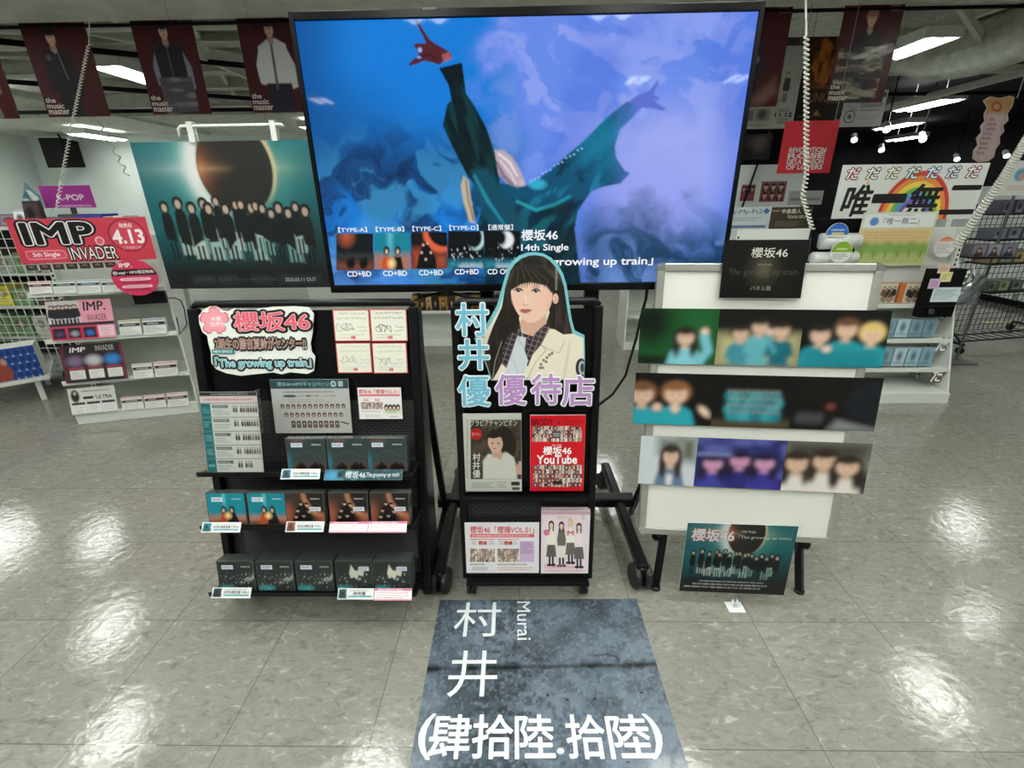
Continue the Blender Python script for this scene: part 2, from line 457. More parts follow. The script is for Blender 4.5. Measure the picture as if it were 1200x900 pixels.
# ================================================================ SETTING
def struct(name, mb, m, bevel=0.0):
    o = mb.build(name, m, bevel=bevel); o['kind'] = 'structure'; return o
def floor_mat():
    m = bpy.data.materials.new('vinyl_floor_tiles'); m.use_nodes = True
    N = m.node_tree.nodes; L = m.node_tree.links; b = N['Principled BSDF']
    g = N.new('ShaderNodeNewGeometry')
    def math_(op, a, bb=None, c=None):
        n = N.new('ShaderNodeMath'); n.operation = op
        for k, x in enumerate((a, bb, c)):
            if x is None: continue
            if isinstance(x, (int, float)): n.inputs[k].default_value = x
            else: L.new(x, n.inputs[k])
        return n.outputs[0]
    sep = N.new('ShaderNodeSeparateXYZ'); L.new(g.outputs['Position'], sep.inputs[0])
    def cell(o, off):
        t = math_('DIVIDE', math_('SUBTRACT', o, off), 0.457)
        fr = math_('FRACT', t); d = math_('MINIMUM', fr, math_('SUBTRACT', 1.0, fr))
        return math_('FLOOR', t), d
    cx_, dx = cell(sep.outputs[0], 0.9); cy_, dy = cell(sep.outputs[1], 0.909)
    line = math_('LESS_THAN', math_('MINIMUM', dx, dy), 0.0034)
    cb = N.new('ShaderNodeCombineXYZ'); L.new(cx_, cb.inputs[0]); L.new(cy_, cb.inputs[1])
    wn = N.new('ShaderNodeTexWhiteNoise'); wn.noise_dimensions = '3D'; L.new(cb.outputs[0], wn.inputs['Vector'])
    mp = N.new('ShaderNodeMapping'); mp.inputs['Rotation'].default_value = (0, 0, R(-48)); mp.inputs['Scale'].default_value = (5.5, 12, 1)
    L.new(g.outputs['Position'], mp.inputs['Vector'])
    n1 = N.new('ShaderNodeTexNoise'); n1.inputs['Scale'].default_value = 3.4; n1.inputs['Detail'].default_value = 6; n1.inputs['Roughness'].default_value = 0.62; n1.inputs['Distortion'].default_value = 1.2
    L.new(mp.outputs[0], n1.inputs['Vector'])
    rp = N.new('ShaderNodeValToRGB'); el = rp.color_ramp.elements
    el[0].position = 0.30; el[0].color = (*lin((112, 111, 103)), 1)
    el[1].position = 0.72; el[1].color = (*lin((176, 174, 164)), 1)
    e = el.new(0.46); e.color = (*lin((134, 132, 123)), 1)
    e = el.new(0.60); e.color = (*lin((140, 138, 129)), 1)
    L.new(n1.outputs['Fac'], rp.inputs['Fac'])
    n2 = N.new('ShaderNodeTexNoise'); n2.inputs['Scale'].default_value = 0.7; n2.inputs['Detail'].default_value = 3
    L.new(g.outputs['Position'], n2.inputs['Vector'])
    v = math_('ADD', math_('MULTIPLY', wn.outputs['Value'], 0.10), math_('ADD', 0.86, math_('MULTIPLY', n2.outputs['Fac'], 0.16)))
    mx = N.new('ShaderNodeMix'); mx.data_type = 'RGBA'; mx.blend_type = 'MULTIPLY'; mx.inputs[0].default_value = 1
    L.new(rp.outputs['Color'], mx.inputs[6])
    cr = N.new('ShaderNodeCombineColor'); [L.new(v, cr.inputs[k]) for k in range(3)]
    L.new(cr.outputs[0], mx.inputs[7])
    m2 = N.new('ShaderNodeMix'); m2.data_type = 'RGBA'; L.new(line, m2.inputs[0]); L.new(mx.outputs[2], m2.inputs[6])
    lc = N.new('ShaderNodeMix'); lc.data_type = 'RGBA'; lc.inputs[6].default_value = (*lin((98, 97, 90)), 1); lc.inputs[7].default_value = (*lin((172, 170, 160)), 1)
    L.new(math_('GREATER_THAN', n2.outputs['Fac'], 0.63), lc.inputs[0]); L.new(lc.outputs[2], m2.inputs[7])
    L.new(m2.outputs[2], b.inputs['Base Color'])
    L.new(math_('ADD', 0.04, math_('MULTIPLY', n1.outputs['Fac'], 0.06)), b.inputs['Roughness'])
    b.inputs['Specular IOR Level'].default_value = 0.6
    n3 = N.new('ShaderNodeTexNoise'); n3.inputs['Scale'].default_value = 26; n3.inputs['Detail'].default_value = 3
    L.new(g.outputs['Position'], n3.inputs['Vector'])
    bp = N.new('ShaderNodeBump'); bp.inputs['Strength'].default_value = 0.075; bp.inputs['Distance'].default_value = 0.012
    L.new(math_('ADD', n3.outputs['Fac'], math_('MULTIPLY', n1.outputs['Fac'], 0.5)), bp.inputs['Height']); L.new(bp.outputs[0], b.inputs['Normal'])
    return m
X0, X1, Y0, Y1, ZC = -11.5, 12.6, -6.5, 17.0, 3.4
struct('floor', MB().box((X0, Y0, -0.1), (X1, Y1, 0.0)), floor_mat())
mb = MB(); mb.box((X0, Y0, ZC), (2.6, Y1, ZC + 0.1)); mb.box((2.6, Y0, ZC), (X1, 7.2, ZC + 0.1)); struct('ceiling', mb, CEILM)
mb = MB(); mb.box((2.6, 7.2, ZC), (X1, Y1, ZC + 0.1)); struct('ceiling_1', mb, CEILB)
struct('ceiling_2', MB().box((X0, 9.6, 3.02), (-3.4, 12.2, 3.08)), CEILM)
struct('wall_left', MB().box((X0 - 0.12, Y0, 0), (X0, Y1, ZC)), WALLM)
struct('wall_right', MB().box((X1, Y0, 0), (X1 + 0.12, Y1, ZC)), CEILB)
struct('wall_front', MB().box((X0, Y0 - 0.12, 0), (X1, Y0, ZC)), WALLM)
struct('wall_back', MB().box((X0, Y1, 0), (X1, Y1 + 0.12, ZC)), CEILB)
struct('wall_back_left', MB().box((X0, 12.1, 0), (-2.9, 12.22, 3.03)), WALLM)
struct('wall_back_right', MB().box((0.2, 12.6, 0), (7.0, 12.72, 2.22)), WALLM)
struct('wall_side_right', MB().box((7.12, 5.3, 0), (7.24, 9.3, 1.62)), WALLM)
struct('baseboard_right', MB().box((7.09, 5.3, 0), (7.12, 9.3, 0.09)), BLACKM)
struct('trim_1', MB().box((X0, 4.18, 2.95), (X1, 4.66, 3.4)), BEAMM, 0.01)       # the deep beam over the banners
k = 2
for Y, z, d in ((5.55, 3.16, 0.16), (6.25, 3.2, 0.10), (7.25, 3.14, 0.18), (8.3, 3.16, 0.16), (9.4, 3.1, 0.2)):
    mb = MB(); mb.box((X0, Y - 0.10, z), (2.6, Y + 0.10, z + 0.012)); mb.box((X0, Y - 0.012, z), (2.6, Y + 0.012, z + d)); mb.box((X0, Y - 0.10, z + d), (2.6, Y + 0.10, z + d + 0.012))
    struct('trim_%d' % k, mb, BEAMM); k += 1
for a, b, w in (((-8.5, 4.7, 3.25), (-5.2, 9.3, 3.2), 0.07), ((-5.4, 4.7, 3.25), (-1.6, 9.3, 3.2), 0.07), ((-2.9, 4.7, 3.3), (-4.9, 9.3, 3.24), 0.05), ((-7.4, 4.8, 3.08), (-7.0, 11.8, 3.0), 0.05), ((-3.6, 4.8, 3.1), (-3.3, 11.8, 3.0), 0.05)):
    struct('trim_%d' % k, MB().bar(a, b, w, 0.10), BEAMM); k += 1
for a, b in (((-9.8, 5.0, 3.0), (-2.2, 9.0, 2.98)), ((-9.0, 8.4, 2.92), (-1.4, 8.6, 2.92)), ((-6.2, 4.8, 3.04), (-1.0, 7.6, 3.02))):
    struct('trim_%d' % k, MB().tube([a, b], 0.028, 10), BLACKM); k += 1
# fire-proofed beam and pipes on the right
mb = MB(); rg = np.random.default_rng(5)
pts = [(5.55, 4.7, 3.22), (5.52, 5.3, 3.2), (5.5, 5.9, 3.17), (5.46, 6.4, 3.12), (5.35, 6.85, 3.1), (5.1, 7.1, 3.16), (4.7, 7.15, 3.26), (4.1, 7.1, 3.32)]
mb.tube(pts, [0.24, 0.25, 0.27, 0.29, 0.29, 0.27, 0.22, 0.16], 20)
V = mb.v[0]; V += rg.normal(0, 0.014, V.shape)
o = struct('trim_%d' % k, mb, CEILM); k += 1
sm = o.modifiers.new('s', 'SUBSURF'); sm.levels = 1; sm.render_levels = 1
for a, b, w in (((6.6, 4.8, 3.02), (6.8, 11.5, 3.0), 0.09), ((3.4, 4.7, 3.12), (5.2, 6.4, 3.15), 0.05), ((3.0, 7.4, 3.05), (11.5, 7.6, 3.1), 0.04), ((4.6, 4.7, 3.2), (4.5, 6.9, 3.2), 0.06)):
    struct('trim_%d' % k, MB().bar(a, b, w, 0.10), BEAMM); k += 1
struct('trim_%d' % k, MB().bar((3.2, 8.9, 3.05), (10.5, 9.1, 3.05), 0.04, 0.05), BLACKM); k += 1

# ---------------------------------------------------------------- ceiling lamps
em = bpy.data.materials.new('lamp_tube_glow'); em.use_nodes = True
nb = em.node_tree.nodes['Principled BSDF']; nb.inputs['Base Color'].default_value = (0.9, 0.9, 0.9, 1)
nb.inputs['Emission Color'].default_value = (0.97, 1.0, 0.96, 1); nb.inputs['Emission Strength'].default_value = LAMP
def lamp(x, y, label, z=3.0, L_=1.15, w=0.42, group=None):
    t = empty('ceiling_light', (x, y, z), label, 'ceiling light', group)
    mb = MB(); h = 0.09
    mb.box((x - w/2, y - L_/2, z + h), (x + w/2, y + L_/2, z + h + 0.02))
    for s_ in (-1, 1):
        mb.box((x + s_ * w/2 - 0.012, y - L_/2, z), (x + s_ * w/2 + 0.012, y + L_/2, z + h + 0.01))
        mb.box((x - w/2, y + s_ * L_/2 - 0.012, z), (x + w/2, y + s_ * L_/2 + 0.012, z + h + 0.01))
    mb.box((x - 0.01, y - L_/2, z + 0.0), (x + 0.01, y + L_/2, z + 0.04))
    for s_ in (-1, 1): mb.tube([(x, y + s_ * L_ * 0.3, z + h), (x, y + s_ * L_ * 0.3, ZC + 0.01)], 0.008, 6)
    mb.build('housing', WHITE, t)
    for s_ in (-1, 1):
        MB().tube([(x + s_ * w * 0.25, y - L_/2 + 0.03, z + 0.045), (x + s_ * w * 0.25, y + L_/2 - 0.03, z + 0.045)], w * 0.17, 10).build('lamp_tube', em, t, smooth=True)
    return t
lamp(-4.72, 6.62, 'twin tube ceiling light behind the two leftmost red banners', L_=0.85, w=0.4)
lamp(-8.9, 11.0, 'twin tube ceiling light low over the pale wall at far left', z=2.86)
lamp(-4.0, 10.6, 'far twin tube ceiling light above the eclipse poster', z=2.86)
lamp(4.3, 6.15, 'twin tube ceiling light right beside the big red banner', L_=0.8, w=0.36)
lamp(7.35, 9.8, 'twin tube ceiling light under black ceiling beside the long pipe')
lamp(8.9, 12.6, 'small distant ceiling light above the rainbow sign')
lamp(11.2, 15.4, 'most distant ceiling light under the black ceiling')
lamp(4.2, 12.0, 'distant ceiling light seen beside the red hanging flag')
lamp(11.4, 9.9, 'ceiling light near the right edge below the pipe')
for x, y in ((-6.13, 5.4), (-4.76, 3.9), (-3.76, 2.75), (6.46, 5.7), (5.2, 4.25), (4.0, 3.2)):
    lamp(x, y, 'ceiling light outside the photograph whose glint lies on the floor', L_=0.62, w=0.34, group='ceiling lights glinting on the floor')
for x, y in ((-3.1, -4.9), (1.6, -3.9), (2.95, -3.9)):
    lamp(x, y, 'ceiling light behind the viewer that glints in the screen', L_=0.5, w=0.3, group='ceiling lights glinting in the screen')
for x, y in ((-2.4, -0.9), (-0.8, -0.9), (0.8, -0.9), (2.4, -0.9), (-2.6, 0.8), (-0.9, 0.9), (0.9, 0.9), (2.6, 0.8), (-1.3, 2.1), (1.3, 2.1), (-4.8, -1.5), (4.8, -1.5), (-6.6, 0.8), (6.6, 0.8), (-5.2, -4.2), (5.2, -4.2), (-0.6, 6.6), (1.4, 6.8), (-8.2, 7.6), (9.6, 6.6), (-9.6, 3.4), (-10.3, 6.8), (-10.6, 8.8), (-7.6, 5.2)):  # extra lamps out of view, put in for more light on racks and walls
    lamp(x, y, 'unseen ceiling light added to brighten the shop aisles', group='unseen ceiling lights added for brightness')
# small track spots on the right
def spot(px, py, Y, label):
    p = onY(px, py, Y)
    t = empty('track_spotlight', p, label, 'spotlight', 'track spotlights under the black ceiling')
    q = np.array(p); a = np.array([-0.35, -0.75, -0.55]); a /= np.linalg.norm(a)
    hd = MB().tube([q + a * 0.10, q - a * 0.10], [0.062, 0.05], 14).build('lamp_head', WHITE, t)
    MB().tube([q - a * 0.05, q + np.array([0.02, 0.03, 0.16]), (q[0] + 0.02, q[1] + 0.03, ZC + 0.01)], 0.012, 6).build('stem', BLACKM, t)
    MB().disc(q + a * 0.103, a, 0.05, 0.012, 16).build('lens', em, hd)
for px, py, Y, l in ((1039, 148, 9.0, 'small track spotlight left of the bright long ceiling light'), (1081, 160, 10.0, 'small track spotlight below the bright long ceiling light'), (1033, 173, 12.0, 'lower track spotlight just above the white rainbow sign'),
                     (1001, 161, 11.0, 'track spotlight beside the red hanging flag'), (1121, 184, 13.0, 'dim track spotlight above the right half of rainbow sign'), (1179, 180, 12.0, 'rightmost track spotlight near the picture edge')):
    spot(px, py, Y, l)
# ================================================================ TELEVISION
YT = 1.76
TVN = (0, -1.0, 0)
outer = pxpanel((0, YT, 0), TVN, (336, 13), (890, 3.5), (851, 335), (391, 346))
scr = pxpanel((0, YT, 0), TVN, (342.5, 24), (884, 14), (850, 327.5), (391.5, 336.5))
scr.c = np.array([outer.c[0], YT, scr.c[2]]); scr.w = outer.w - 0.028
def tv_art():
    a = Art(scr, 520, 300, inset=0.001)
    X, Y = a.X, a.Y
    a.fill((18, 122, 214))
    n1 = fbm(X, Y, 90, 5, 3.3); n2 = fbm(X, Y * 1.25, 46, 5, 9.1); n3 = fbm(X, Y, 150, 3, 21)
    a.mix(sstep(430, 345, X) * 0.8, (6, 74, 142))                                  # darker left edge of the sky
    wx, wy = 60 * (fbm(X, Y, 60, 4, 13) - 0.5), 60 * (fbm(X, Y, 60, 4, 29) - 0.5)
    s1 = fbm(X + wx, Y + wy, 75, 5, 41); s2 = fbm(X + 1.5 * wx, (Y + 1.5 * wy) * 1.2, 34, 5, 63)
    zone = sstep(120, 215, Y + 0.35 * (X - 430) * (X < 430)) * sstep(650, 570, X)
    a.mix(sstep(120, 20, np.hypot(X - 395, (Y - 160) * 1.2)) * 0.5, (8, 70, 132))
    a.mix(zone * sstep(0.58, 0.44, s1) * 0.95, (10, 56, 104))
    a.mix(zone * sstep(0.50, 0.64, s2) * 0.7, (58, 144, 198))
    a.mix(zone * sstep(0.56, 0.70, s1) * 0.6, (84, 164, 216))
    a.mix(zone * sstep(0.42, 0.34, s2) * 0.7, (8, 34, 70))
    a.mix(sstep(270, 335, Y) * sstep(480, 400, X) * sstep(0.36, 0.56, s2) * 0.85, (120, 164, 232))
    a.mix(sstep(308, 335, Y) * sstep(0.44, 0.58, s1) * sstep(690, 600, X) * 0.6, (90, 146, 226))
    # pale lavender cloud on the right
    edge = 575 + 70 * (n2 - 0.5) * 2 + 0.12 * (Y - 20)
    a.mix(sstep(-30, 40, X - edge) * 0.96, (104, 138, 232))
    a.mix(sstep(0, 50, X - edge) * sstep(0.46, 0.60, s2) * sstep(230, 150, Y) * 0.65, (150, 166, 240))
    a.mix(sstep(0.52, 0.7, n1) * sstep(600, 660, X) * 0.45, (66, 108, 216))
    a.mix(sstep(110, 20, np.hypot((X - 790) / 1.3, Y - 190)) * 0.85, (160, 170, 240))
    a.mix(sstep(90, 20, np.hypot(X - 760, (Y - 240) * 1.2)) * 0.8, (152, 160, 240))
    a.mix(sstep(820, 880, X) * sstep(80, 180, Y) * 0.5, (70, 110, 220))
    g = Y - 0.10 * (X - 700) + 70 * (s2 - 0.5) + 60 * (s1 - 0.5)
    a.mix(sstep(215, 285, g) * sstep(665, 700, X) * 0.93, (44, 84, 132))
    a.mix(sstep(235, 295, g) * sstep(665, 700, X) * sstep(0.60, 0.42, s2) * 0.9, (14, 52, 80))
    a.mix(sstep(240, 290, g) * sstep(690, 720, X) * sstep(0.52, 0.66, s2) * 0.55, (110, 140, 200))
    a.mix(sstep(790, 850, X) * sstep(285, 310, g) * 0.6, (20, 36, 64))
    a.mix(sstep(300, 335, Y) * sstep(690, 720, X) * sstep(790, 740, X) * sstep(0.4, 0.6, s2) * 0.75, (104, 144, 216))
    a.mix(sstep(205, 165, Y) * sstep(620, 600, X) * sstep(560, 590, X) * sstep(60, 120, Y) * sstep(0.5, 0.64, n2) * 0.7, (120, 150, 228))
    # far arm and hand
    hand = (92, 112, 206)
    a.poly([(735, 120), (748, 111), (760, 107), (766, 100), (770.5, 94.5), (772, 96), (768, 105), (766, 111), (772.5, 114), (771.5, 117.5), (766, 117), (773, 123), (780.5, 127), (777, 130), (764, 127), (752, 126), (742, 137), (728, 150), (714, 140)], hand, 1.2)
    torso = [(560, 262), (567, 240), (588, 214), (606, 218), (619, 217), (633, 208), (650, 195), (682, 167), (712, 137), (735, 119), (744, 124), (741, 137), (726, 152), (720, 172), (722, 185), (732, 200), (738, 203), (727, 215), (706, 219), (693, 224), (677, 247), (673, 268), (681, 340), (570, 340)]
    a.poly(torso, (6, 78, 112), 1.2)
    i = np.arange(len(X)); ins = a.sd_poly(torso, i) < 0
    fold = fbm(X * 1.0 + Y * 0.9, Y * 0.35 - X * 0.3, 16, 4, 4.4)
    a.mix(ins * sstep(0.42, 0.30, fold) * 0.85, (3, 36, 62)); a.mix(ins * sstep(0.55, 0.74, fold) * 0.6, (24, 136, 180))
    a.mix(ins * sstep(60, 10, np.hypot(X - 700, Y - 160)) * 0.55, (24, 140, 178)); a.mix(ins * sstep(710, 740, X) * 0.5, (88, 120, 208))
    a.mix(ins * sstep(228, 258, Y) * 0.85, (4, 36, 52)); a.mix(ins * sstep(0.5, 0.65, fold) * sstep(232, 262, Y) * 0.5, (20, 110, 120))
    a.stroke([(606, 236), (628, 246), (650, 240), (668, 230)], [3, 4, 4, 2], (34, 160, 176), 1.5, 0.9)
    a.stroke([(640, 250), (655, 246), (668, 240)], [9, 14, 6], (5, 30, 36), 4, 0.8)
    a.ell(630, 216, 10, 6, (60, 190, 224), 2, 0.7)
    a.poly([(643, 268), (672, 262), (681, 335), (640, 335)], (4, 30, 40), 4, 0.8)
    for k in range(14): a.ell(622 + k * 4.6, 212 - k * 3.0 + (k % 3), 1.2, 1.0, (150, 214, 255), 0.6, 0.8)
    # hair thrown back
    a.poly([(578, 176), (590, 176), (600, 184), (610, 200), (615, 217), (606, 219), (594, 214), (580, 200)], (186, 168, 178), 2.0)
    a.stroke([(584, 180), (597, 190), (606, 206)], [2, 3, 2], (235, 226, 240), 1, 0.8); a.stroke([(586, 188), (598, 203), (604, 215)], [2, 2.5, 2], (226, 214, 226), 1, 0.8); a.stroke([(582, 190), (590, 206), (600, 216)], [3, 5, 4], (110, 96, 110), 1.5, 0.8); a.ell(611, 214, 4, 4, (206, 176, 184), 1.5, 0.9)
    a.poly([(543, 206), (549, 212), (552, 235), (557, 262), (550, 260), (543, 236), (540, 218)], (190, 176, 150), 1.5)
    a.stroke([(546, 212), (549, 236), (555, 258)], 1.6, (96, 78, 60), 0.8, 0.8)
    # near arm with dark sleeve
    sl = [(515, 80), (541, 73.5), (546, 110), (556, 124), (570, 150), (580, 180), (586, 218), (580, 236), (562, 222), (549, 208), (530, 172), (519, 147), (524, 122), (529, 118), (526, 100)]
    a.poly(sl, (3, 26, 32), 1.0)
    ins = a.sd_poly(sl, i) < 0
    f2 = fbm(X * 1.6 - Y * 0.5, Y * 0.3, 12, 4, 8.8)
    a.mix(ins * sstep(0.5, 0.68, f2) * 0.6, (14, 66, 70)); a.mix(ins * sstep(0.44, 0.3, f2) * 0.85, (2, 14, 20)); a.mix(ins * sstep(112, 92, Y) * 0.85, (3, 10, 18))
    a.poly([(552, 200), (570, 196), (590, 222), (612, 262), (600, 300), (572, 262), (556, 232)], (10, 74, 96), 3, 0.9)
    a.stroke([(556, 206), (572, 236), (590, 262)], [2, 4, 2], (40, 160, 190), 2, 0.7)
    # raised hand with one finger pointing
    a.poly([(515, 76), (519, 72), (530, 67), (528, 62), (519, 56), (509, 50.5), (503, 46), (496, 35), (488.5, 22.5), (485, 22.5), (491, 33), (498, 47), (499, 51), (489, 50.5), (484.5, 53), (488, 57), (490.5, 64), (484, 70), (478.5, 75), (481, 77), (489, 74.5), (497, 71), (506, 73)], (80, 32, 42), 0.7)
    a.ell(492, 58.5, 2.6, 3.0, (150, 170, 226), 0.7); a.ell(491, 67, 3, 1.6, (120, 150, 222), 0.7)
    a.poly([(518, 64), (526, 61), (530, 68), (520, 73)], (170, 92, 96), 1.4, 0.9); a.stroke([(494, 66), (504, 64), (512, 70)], [2, 3, 2], (60, 18, 26), 1, 0.9)
    # five jackets along the bottom
    def sq(x0, y0, x1, y1, c): a.clip = (x0, y0, x1, y1); a.rect(x0, y0, x1, y1, c)
    sq(394, 273.4, 437.5, 316.8, (10, 20, 24)); a.ell(406, 277, 7, 9, (196, 96, 60), 6, 0.8); a.rect(395, 298, 437, 303, (60, 66, 60), 4, 0.8); a.rect(395, 308, 437, 316, (150, 84, 60), 5, 0.7)
    for cx_ in (411, 426): a.ell(cx_, 309, 5, 6, (12, 10, 12), 1.5); a.ell(cx_ + 2, 304, 2.6, 3, (24, 18, 18), 1)
    sq(438.3, 272.8, 481.3, 316, (18, 128, 150)); a.rect(439, 300, 481, 316, (196, 110, 70), 7, 0.9); a.ell(457, 276, 3, 22, (120, 210, 220), 3, 0.6)
    for cx_, cl in ((453, (196, 82, 40)), (466, (14, 16, 18))):
        a.poly([(cx_ - 6, 316), (cx_ - 4, 301), (cx_ + 4, 301), (cx_ + 7, 316)], cl, 1); a.ell(cx_, 294, 3.4, 5.5, (14, 14, 14), 0.8); a.ell(cx_, 295, 1.8, 3, (206, 170, 150), 0.6)
    a.ell(459, 309, 4, 5, (255, 226, 150), 3, 0.9)
    sq(482, 272, 524, 315, (20, 18, 18)); a.ell(516, 273, 20, 23, (220, 96, 62), 2); a.ell(521, 268, 20, 21, (8, 8, 10), 1.5); a.rect(483, 292, 494, 315, (180, 76, 50), 6, 0.8); a.rect(510, 298, 524, 315, (170, 80, 52), 5, 0.8)
    a.poly([(488, 315), (492, 294), (498, 283), (503, 288), (510, 302), (512, 315)], (10, 9, 10), 1)
    for cx_, cy_ in ((496, 287), (501, 285), (494, 296), (505, 296), (499, 304)): a.ell(cx_, cy_, 1.6, 1.8, (196, 160, 140), 0.5)
    for x0, moon in ((524.8, 0), (568, 1)):
        sq(x0, 270.6, x0 + 42, 314, (6, 9, 11))
        if moon: a.ell(x0 + 25, 281, 9, 10, (225, 232, 236), 1.5); a.ell(x0 + 19, 279, 6, 9, (6, 9, 11), 2)
        else: a.ell(x0 + 33, 280, 10, 13, (190, 224, 226), 1.5); a.ell(x0 + 30, 278, 10, 13, (8, 12, 14), 1.5)
        a.rect(x0, 306, x0 + 42, 314, (40, 150, 176), 5, 0.8); a.rect(x0 + 14, 310, x0 + 40, 314, (200, 216, 220), 3, 0.7)
        rg = random.Random(5 + moon)
        for k in range(34): a.ell(x0 + rg.uniform(4, 39), rg.uniform(288, 310), 0.7, rg.uniform(0.7, 1.5), rg.choice([(210, 214, 214), (150, 160, 162), (20, 60, 70)]), 0.4)
    a.clip = None; w = (238, 240, 246)
    for t, x0, y0, x1, y1 in (('【TYPE-A】', 396.5, 266.2, 430, 272.2), ('【TYPE-B】', 440.5, 265.4, 473.5, 271.6), ('【TYPE-C】', 483.5, 264.6, 516.8, 271), ('【TYPE-D】', 526.8, 263.6, 560.5, 270), ('【通常盤】', 572.5, 263, 601, 269.6)):
        a.text(t, x0, y0, x1, y1, w, 0.012)
    for x0, y0 in ((407, 318), (449, 317.2), (491, 316.4), (533, 315.4)): a.text('CD+BD', x0, y0, x0 + 28, y0 + 6, w, 0.02)
    a.text('CD ONLY', 571.5, 315.2, 608, 321.2, w, 0.02)
    a.text('櫻坂46', 611, 269, 653.5, 281.6, w, 0.02); a.text('14th Single', 611, 286, 666, 295.8, w, 0.02); a.text('「The growing up train」', 611, 299.6, 765, 313.4, w, 0.02)
    a.C *= 1.0
    return a
tv = empty('television', onY(612, 341, YT + 0.03), 'huge black flat screen showing a figure reaching up into blue clouds', 'television')
fr = MB()
def pf(p, x0, b0, x1, b1, o0, o1, mb):
    v = [p.at(x, b, o) for o in (o0, o1) for x, b in ((x0, b0), (x1, b0), (x1, b1), (x0, b1))]
    mb.add(v, [(0, 1, 2, 3), (7, 6, 5, 4), (0, 4, 5, 1), (1, 5, 6, 2), (2, 6, 7, 3), (3, 7, 4, 0)])
W2, H2 = outer.w / 2, outer.h / 2
db = outer.c[2] - scr.c[2]
st, sb = scr.h / 2 - db, -scr.h / 2 - db
for x0, b0, x1, b1 in ((-W2, -H2, -scr.w / 2, H2), (scr.w / 2, -H2, W2, H2), (-scr.w / 2, st, scr.w / 2, H2), (-scr.w / 2, -H2, scr.w / 2, sb)):
    pf(outer, x0, b0, x1, b1, 0.008, -0.03, fr)
fr.build('bezel', BLACKP, tv, bevel=0.002)
mb = MB(); pf(outer, -W2 + 0.02, -H2 + 0.02, W2 - 0.02, H2 - 0.02, -0.012, -0.075, mb); pf(outer, -0.35, -0.3, 0.35, 0.25, -0.075, -0.11, mb); mb.build('rear_housing', BLACKM, tv, bevel=0.004)
mb = MB(); tv_art().to(mb, 0.0); mb.build('screen', SCREENM, tv)
mb = MB(); la = Art(outer, 2, 2); la.keep = np.zeros(4, bool)
la.text('SHARP', 496, 9.8, 513, 12.6, (150, 152, 150), 0.02); la.text('Touch', 439, 10.6, 454, 13, (110, 112, 112), 0.0); la.text('Display', 583, 8.6, 597, 10.6, (90, 92, 92), 0.0)
for g, fs, c_, l in la.txt: mb.add(outer.at(g[:, 0], g[:, 1], 0.0085 + l), fs, c_)
mb.build('maker_mark', PAPER, tv)
# the wheeled floor stand
ts = empty('television_stand', (0.08, 1.95, 0), 'black wheeled floor stand with splayed legs carrying the big screen', 'stand')
mb = MB()
for x in (-0.14, 0.30): mb.bar((x, 1.98, 0.13), (x, 1.98, 1.78), 0.06, 0.05, (0, 1, 0))
mb.build('column', BLACK, ts, bevel=0.003)
mb = MB()
for z in (1.42, 1.74): mb.bar((-0.36, 1.90, z), (0.52, 1.90, z), 0.05, 0.07)
for x in (-0.22, 0.38): mb.bar((x, 1.885, 1.25), (x, 1.885, 1.85), 0.035, 0.04, (0, 1, 0))
mb.build('mounting_bracket', BLACK, ts, bevel=0.002)
MB().bar((-0.42, 1.98, 0.13), (0.56, 1.98, 0.13), 0.07, 0.05).build('base_crossbar', BLACK, ts, bevel=0.003)
def caster(parent, x, y, top, r=0.045, name='caster', yaw=0.0):
    mb = MB(); c, s_ = math.cos(yaw), math.sin(yaw)
    ax = np.array([c, s_, 0])
    p = np.array([x, y, r]) + np.array([-s_, c, 0]) * (0.45 * r)
    for q in (-1, 1): mb.disc(p + ax * q * r * 0.42, ax, r, r * 0.55, 20)
    mb.disc(p, ax, r * 0.35, r * 1.6, 12)
    mb.tube([p + (0, 0, r * 0.2), p + (0, 0, r * 1.1), (x, y, max(top, r * 1.5))], [r * 0.5, r * 0.42, r * 0.28], 10)
    return mb.build(name, RUBBER, parent, smooth=False)
for xa, xb in ((-0.34, -0.345), (0.475, 0.505)):
    ya, yb = (2.36, 1.50) if xa < 0 else (2.30, 1.53)
    lg = MB().bar((xa, ya, 0.13), (xb, yb, 0.105), 0.045, 0.05).build('base_leg', BLACK, ts, bevel=0.003)
    caster(lg, xb, yb, 0.10, 0.055, yaw=0.15 if xa > 0 else -0.1); caster(lg, xa, ya - 0.03, 0.12, 0.045, yaw=0.5)
# ================================================================ CENTRE RACK
def lean(p0, deg, yaw=0.0):
    a, b = R(deg), R(yaw)           # yaw > 0: the right end comes nearer
    return np.asarray(p0, float), np.array([-math.sin(b) * math.cos(a), -math.cos(b) * math.cos(a), math.sin(a)])
CP, CN = lean((0, 1.555, 0.655), 6)
cr = pxpanel(CP, CN, (530, 353), (703, 351), (697, 675), (541, 676))
def on(panel, off):                  # same plane moved towards the viewer
    return panel.c + panel.n * off, panel.n
def rack_frame(p, root, post=0.030, shelves=(), perf=None):
    w, h = p.w / 2, p.h / 2
    for q in (-1, 1):
        MB().bar(p.at(q * (w - post/2), -h), p.at(q * (w - post/2), h - 0.02), post, post, p.n).build('upright', BLACK, root, bevel=0.003)
    mb = MB(); c = [p.at(-w + post/2, h - 0.02), p.at(-w + 0.03, h - 0.004), p.at(w - 0.03, h - 0.004), p.at(w - post/2, h - 0.02)]
    mb.tube(c, 0.014, 10); mb.build('top_rail', BLACK, root, smooth=True)
    mb = MB(); mb.bar(p.at(-w + post, -h + 0.012), p.at(w - post, -h + 0.012), 0.024, 0.03, p.n); mb.build('bottom_rail', BLACK, root, bevel=0.003)
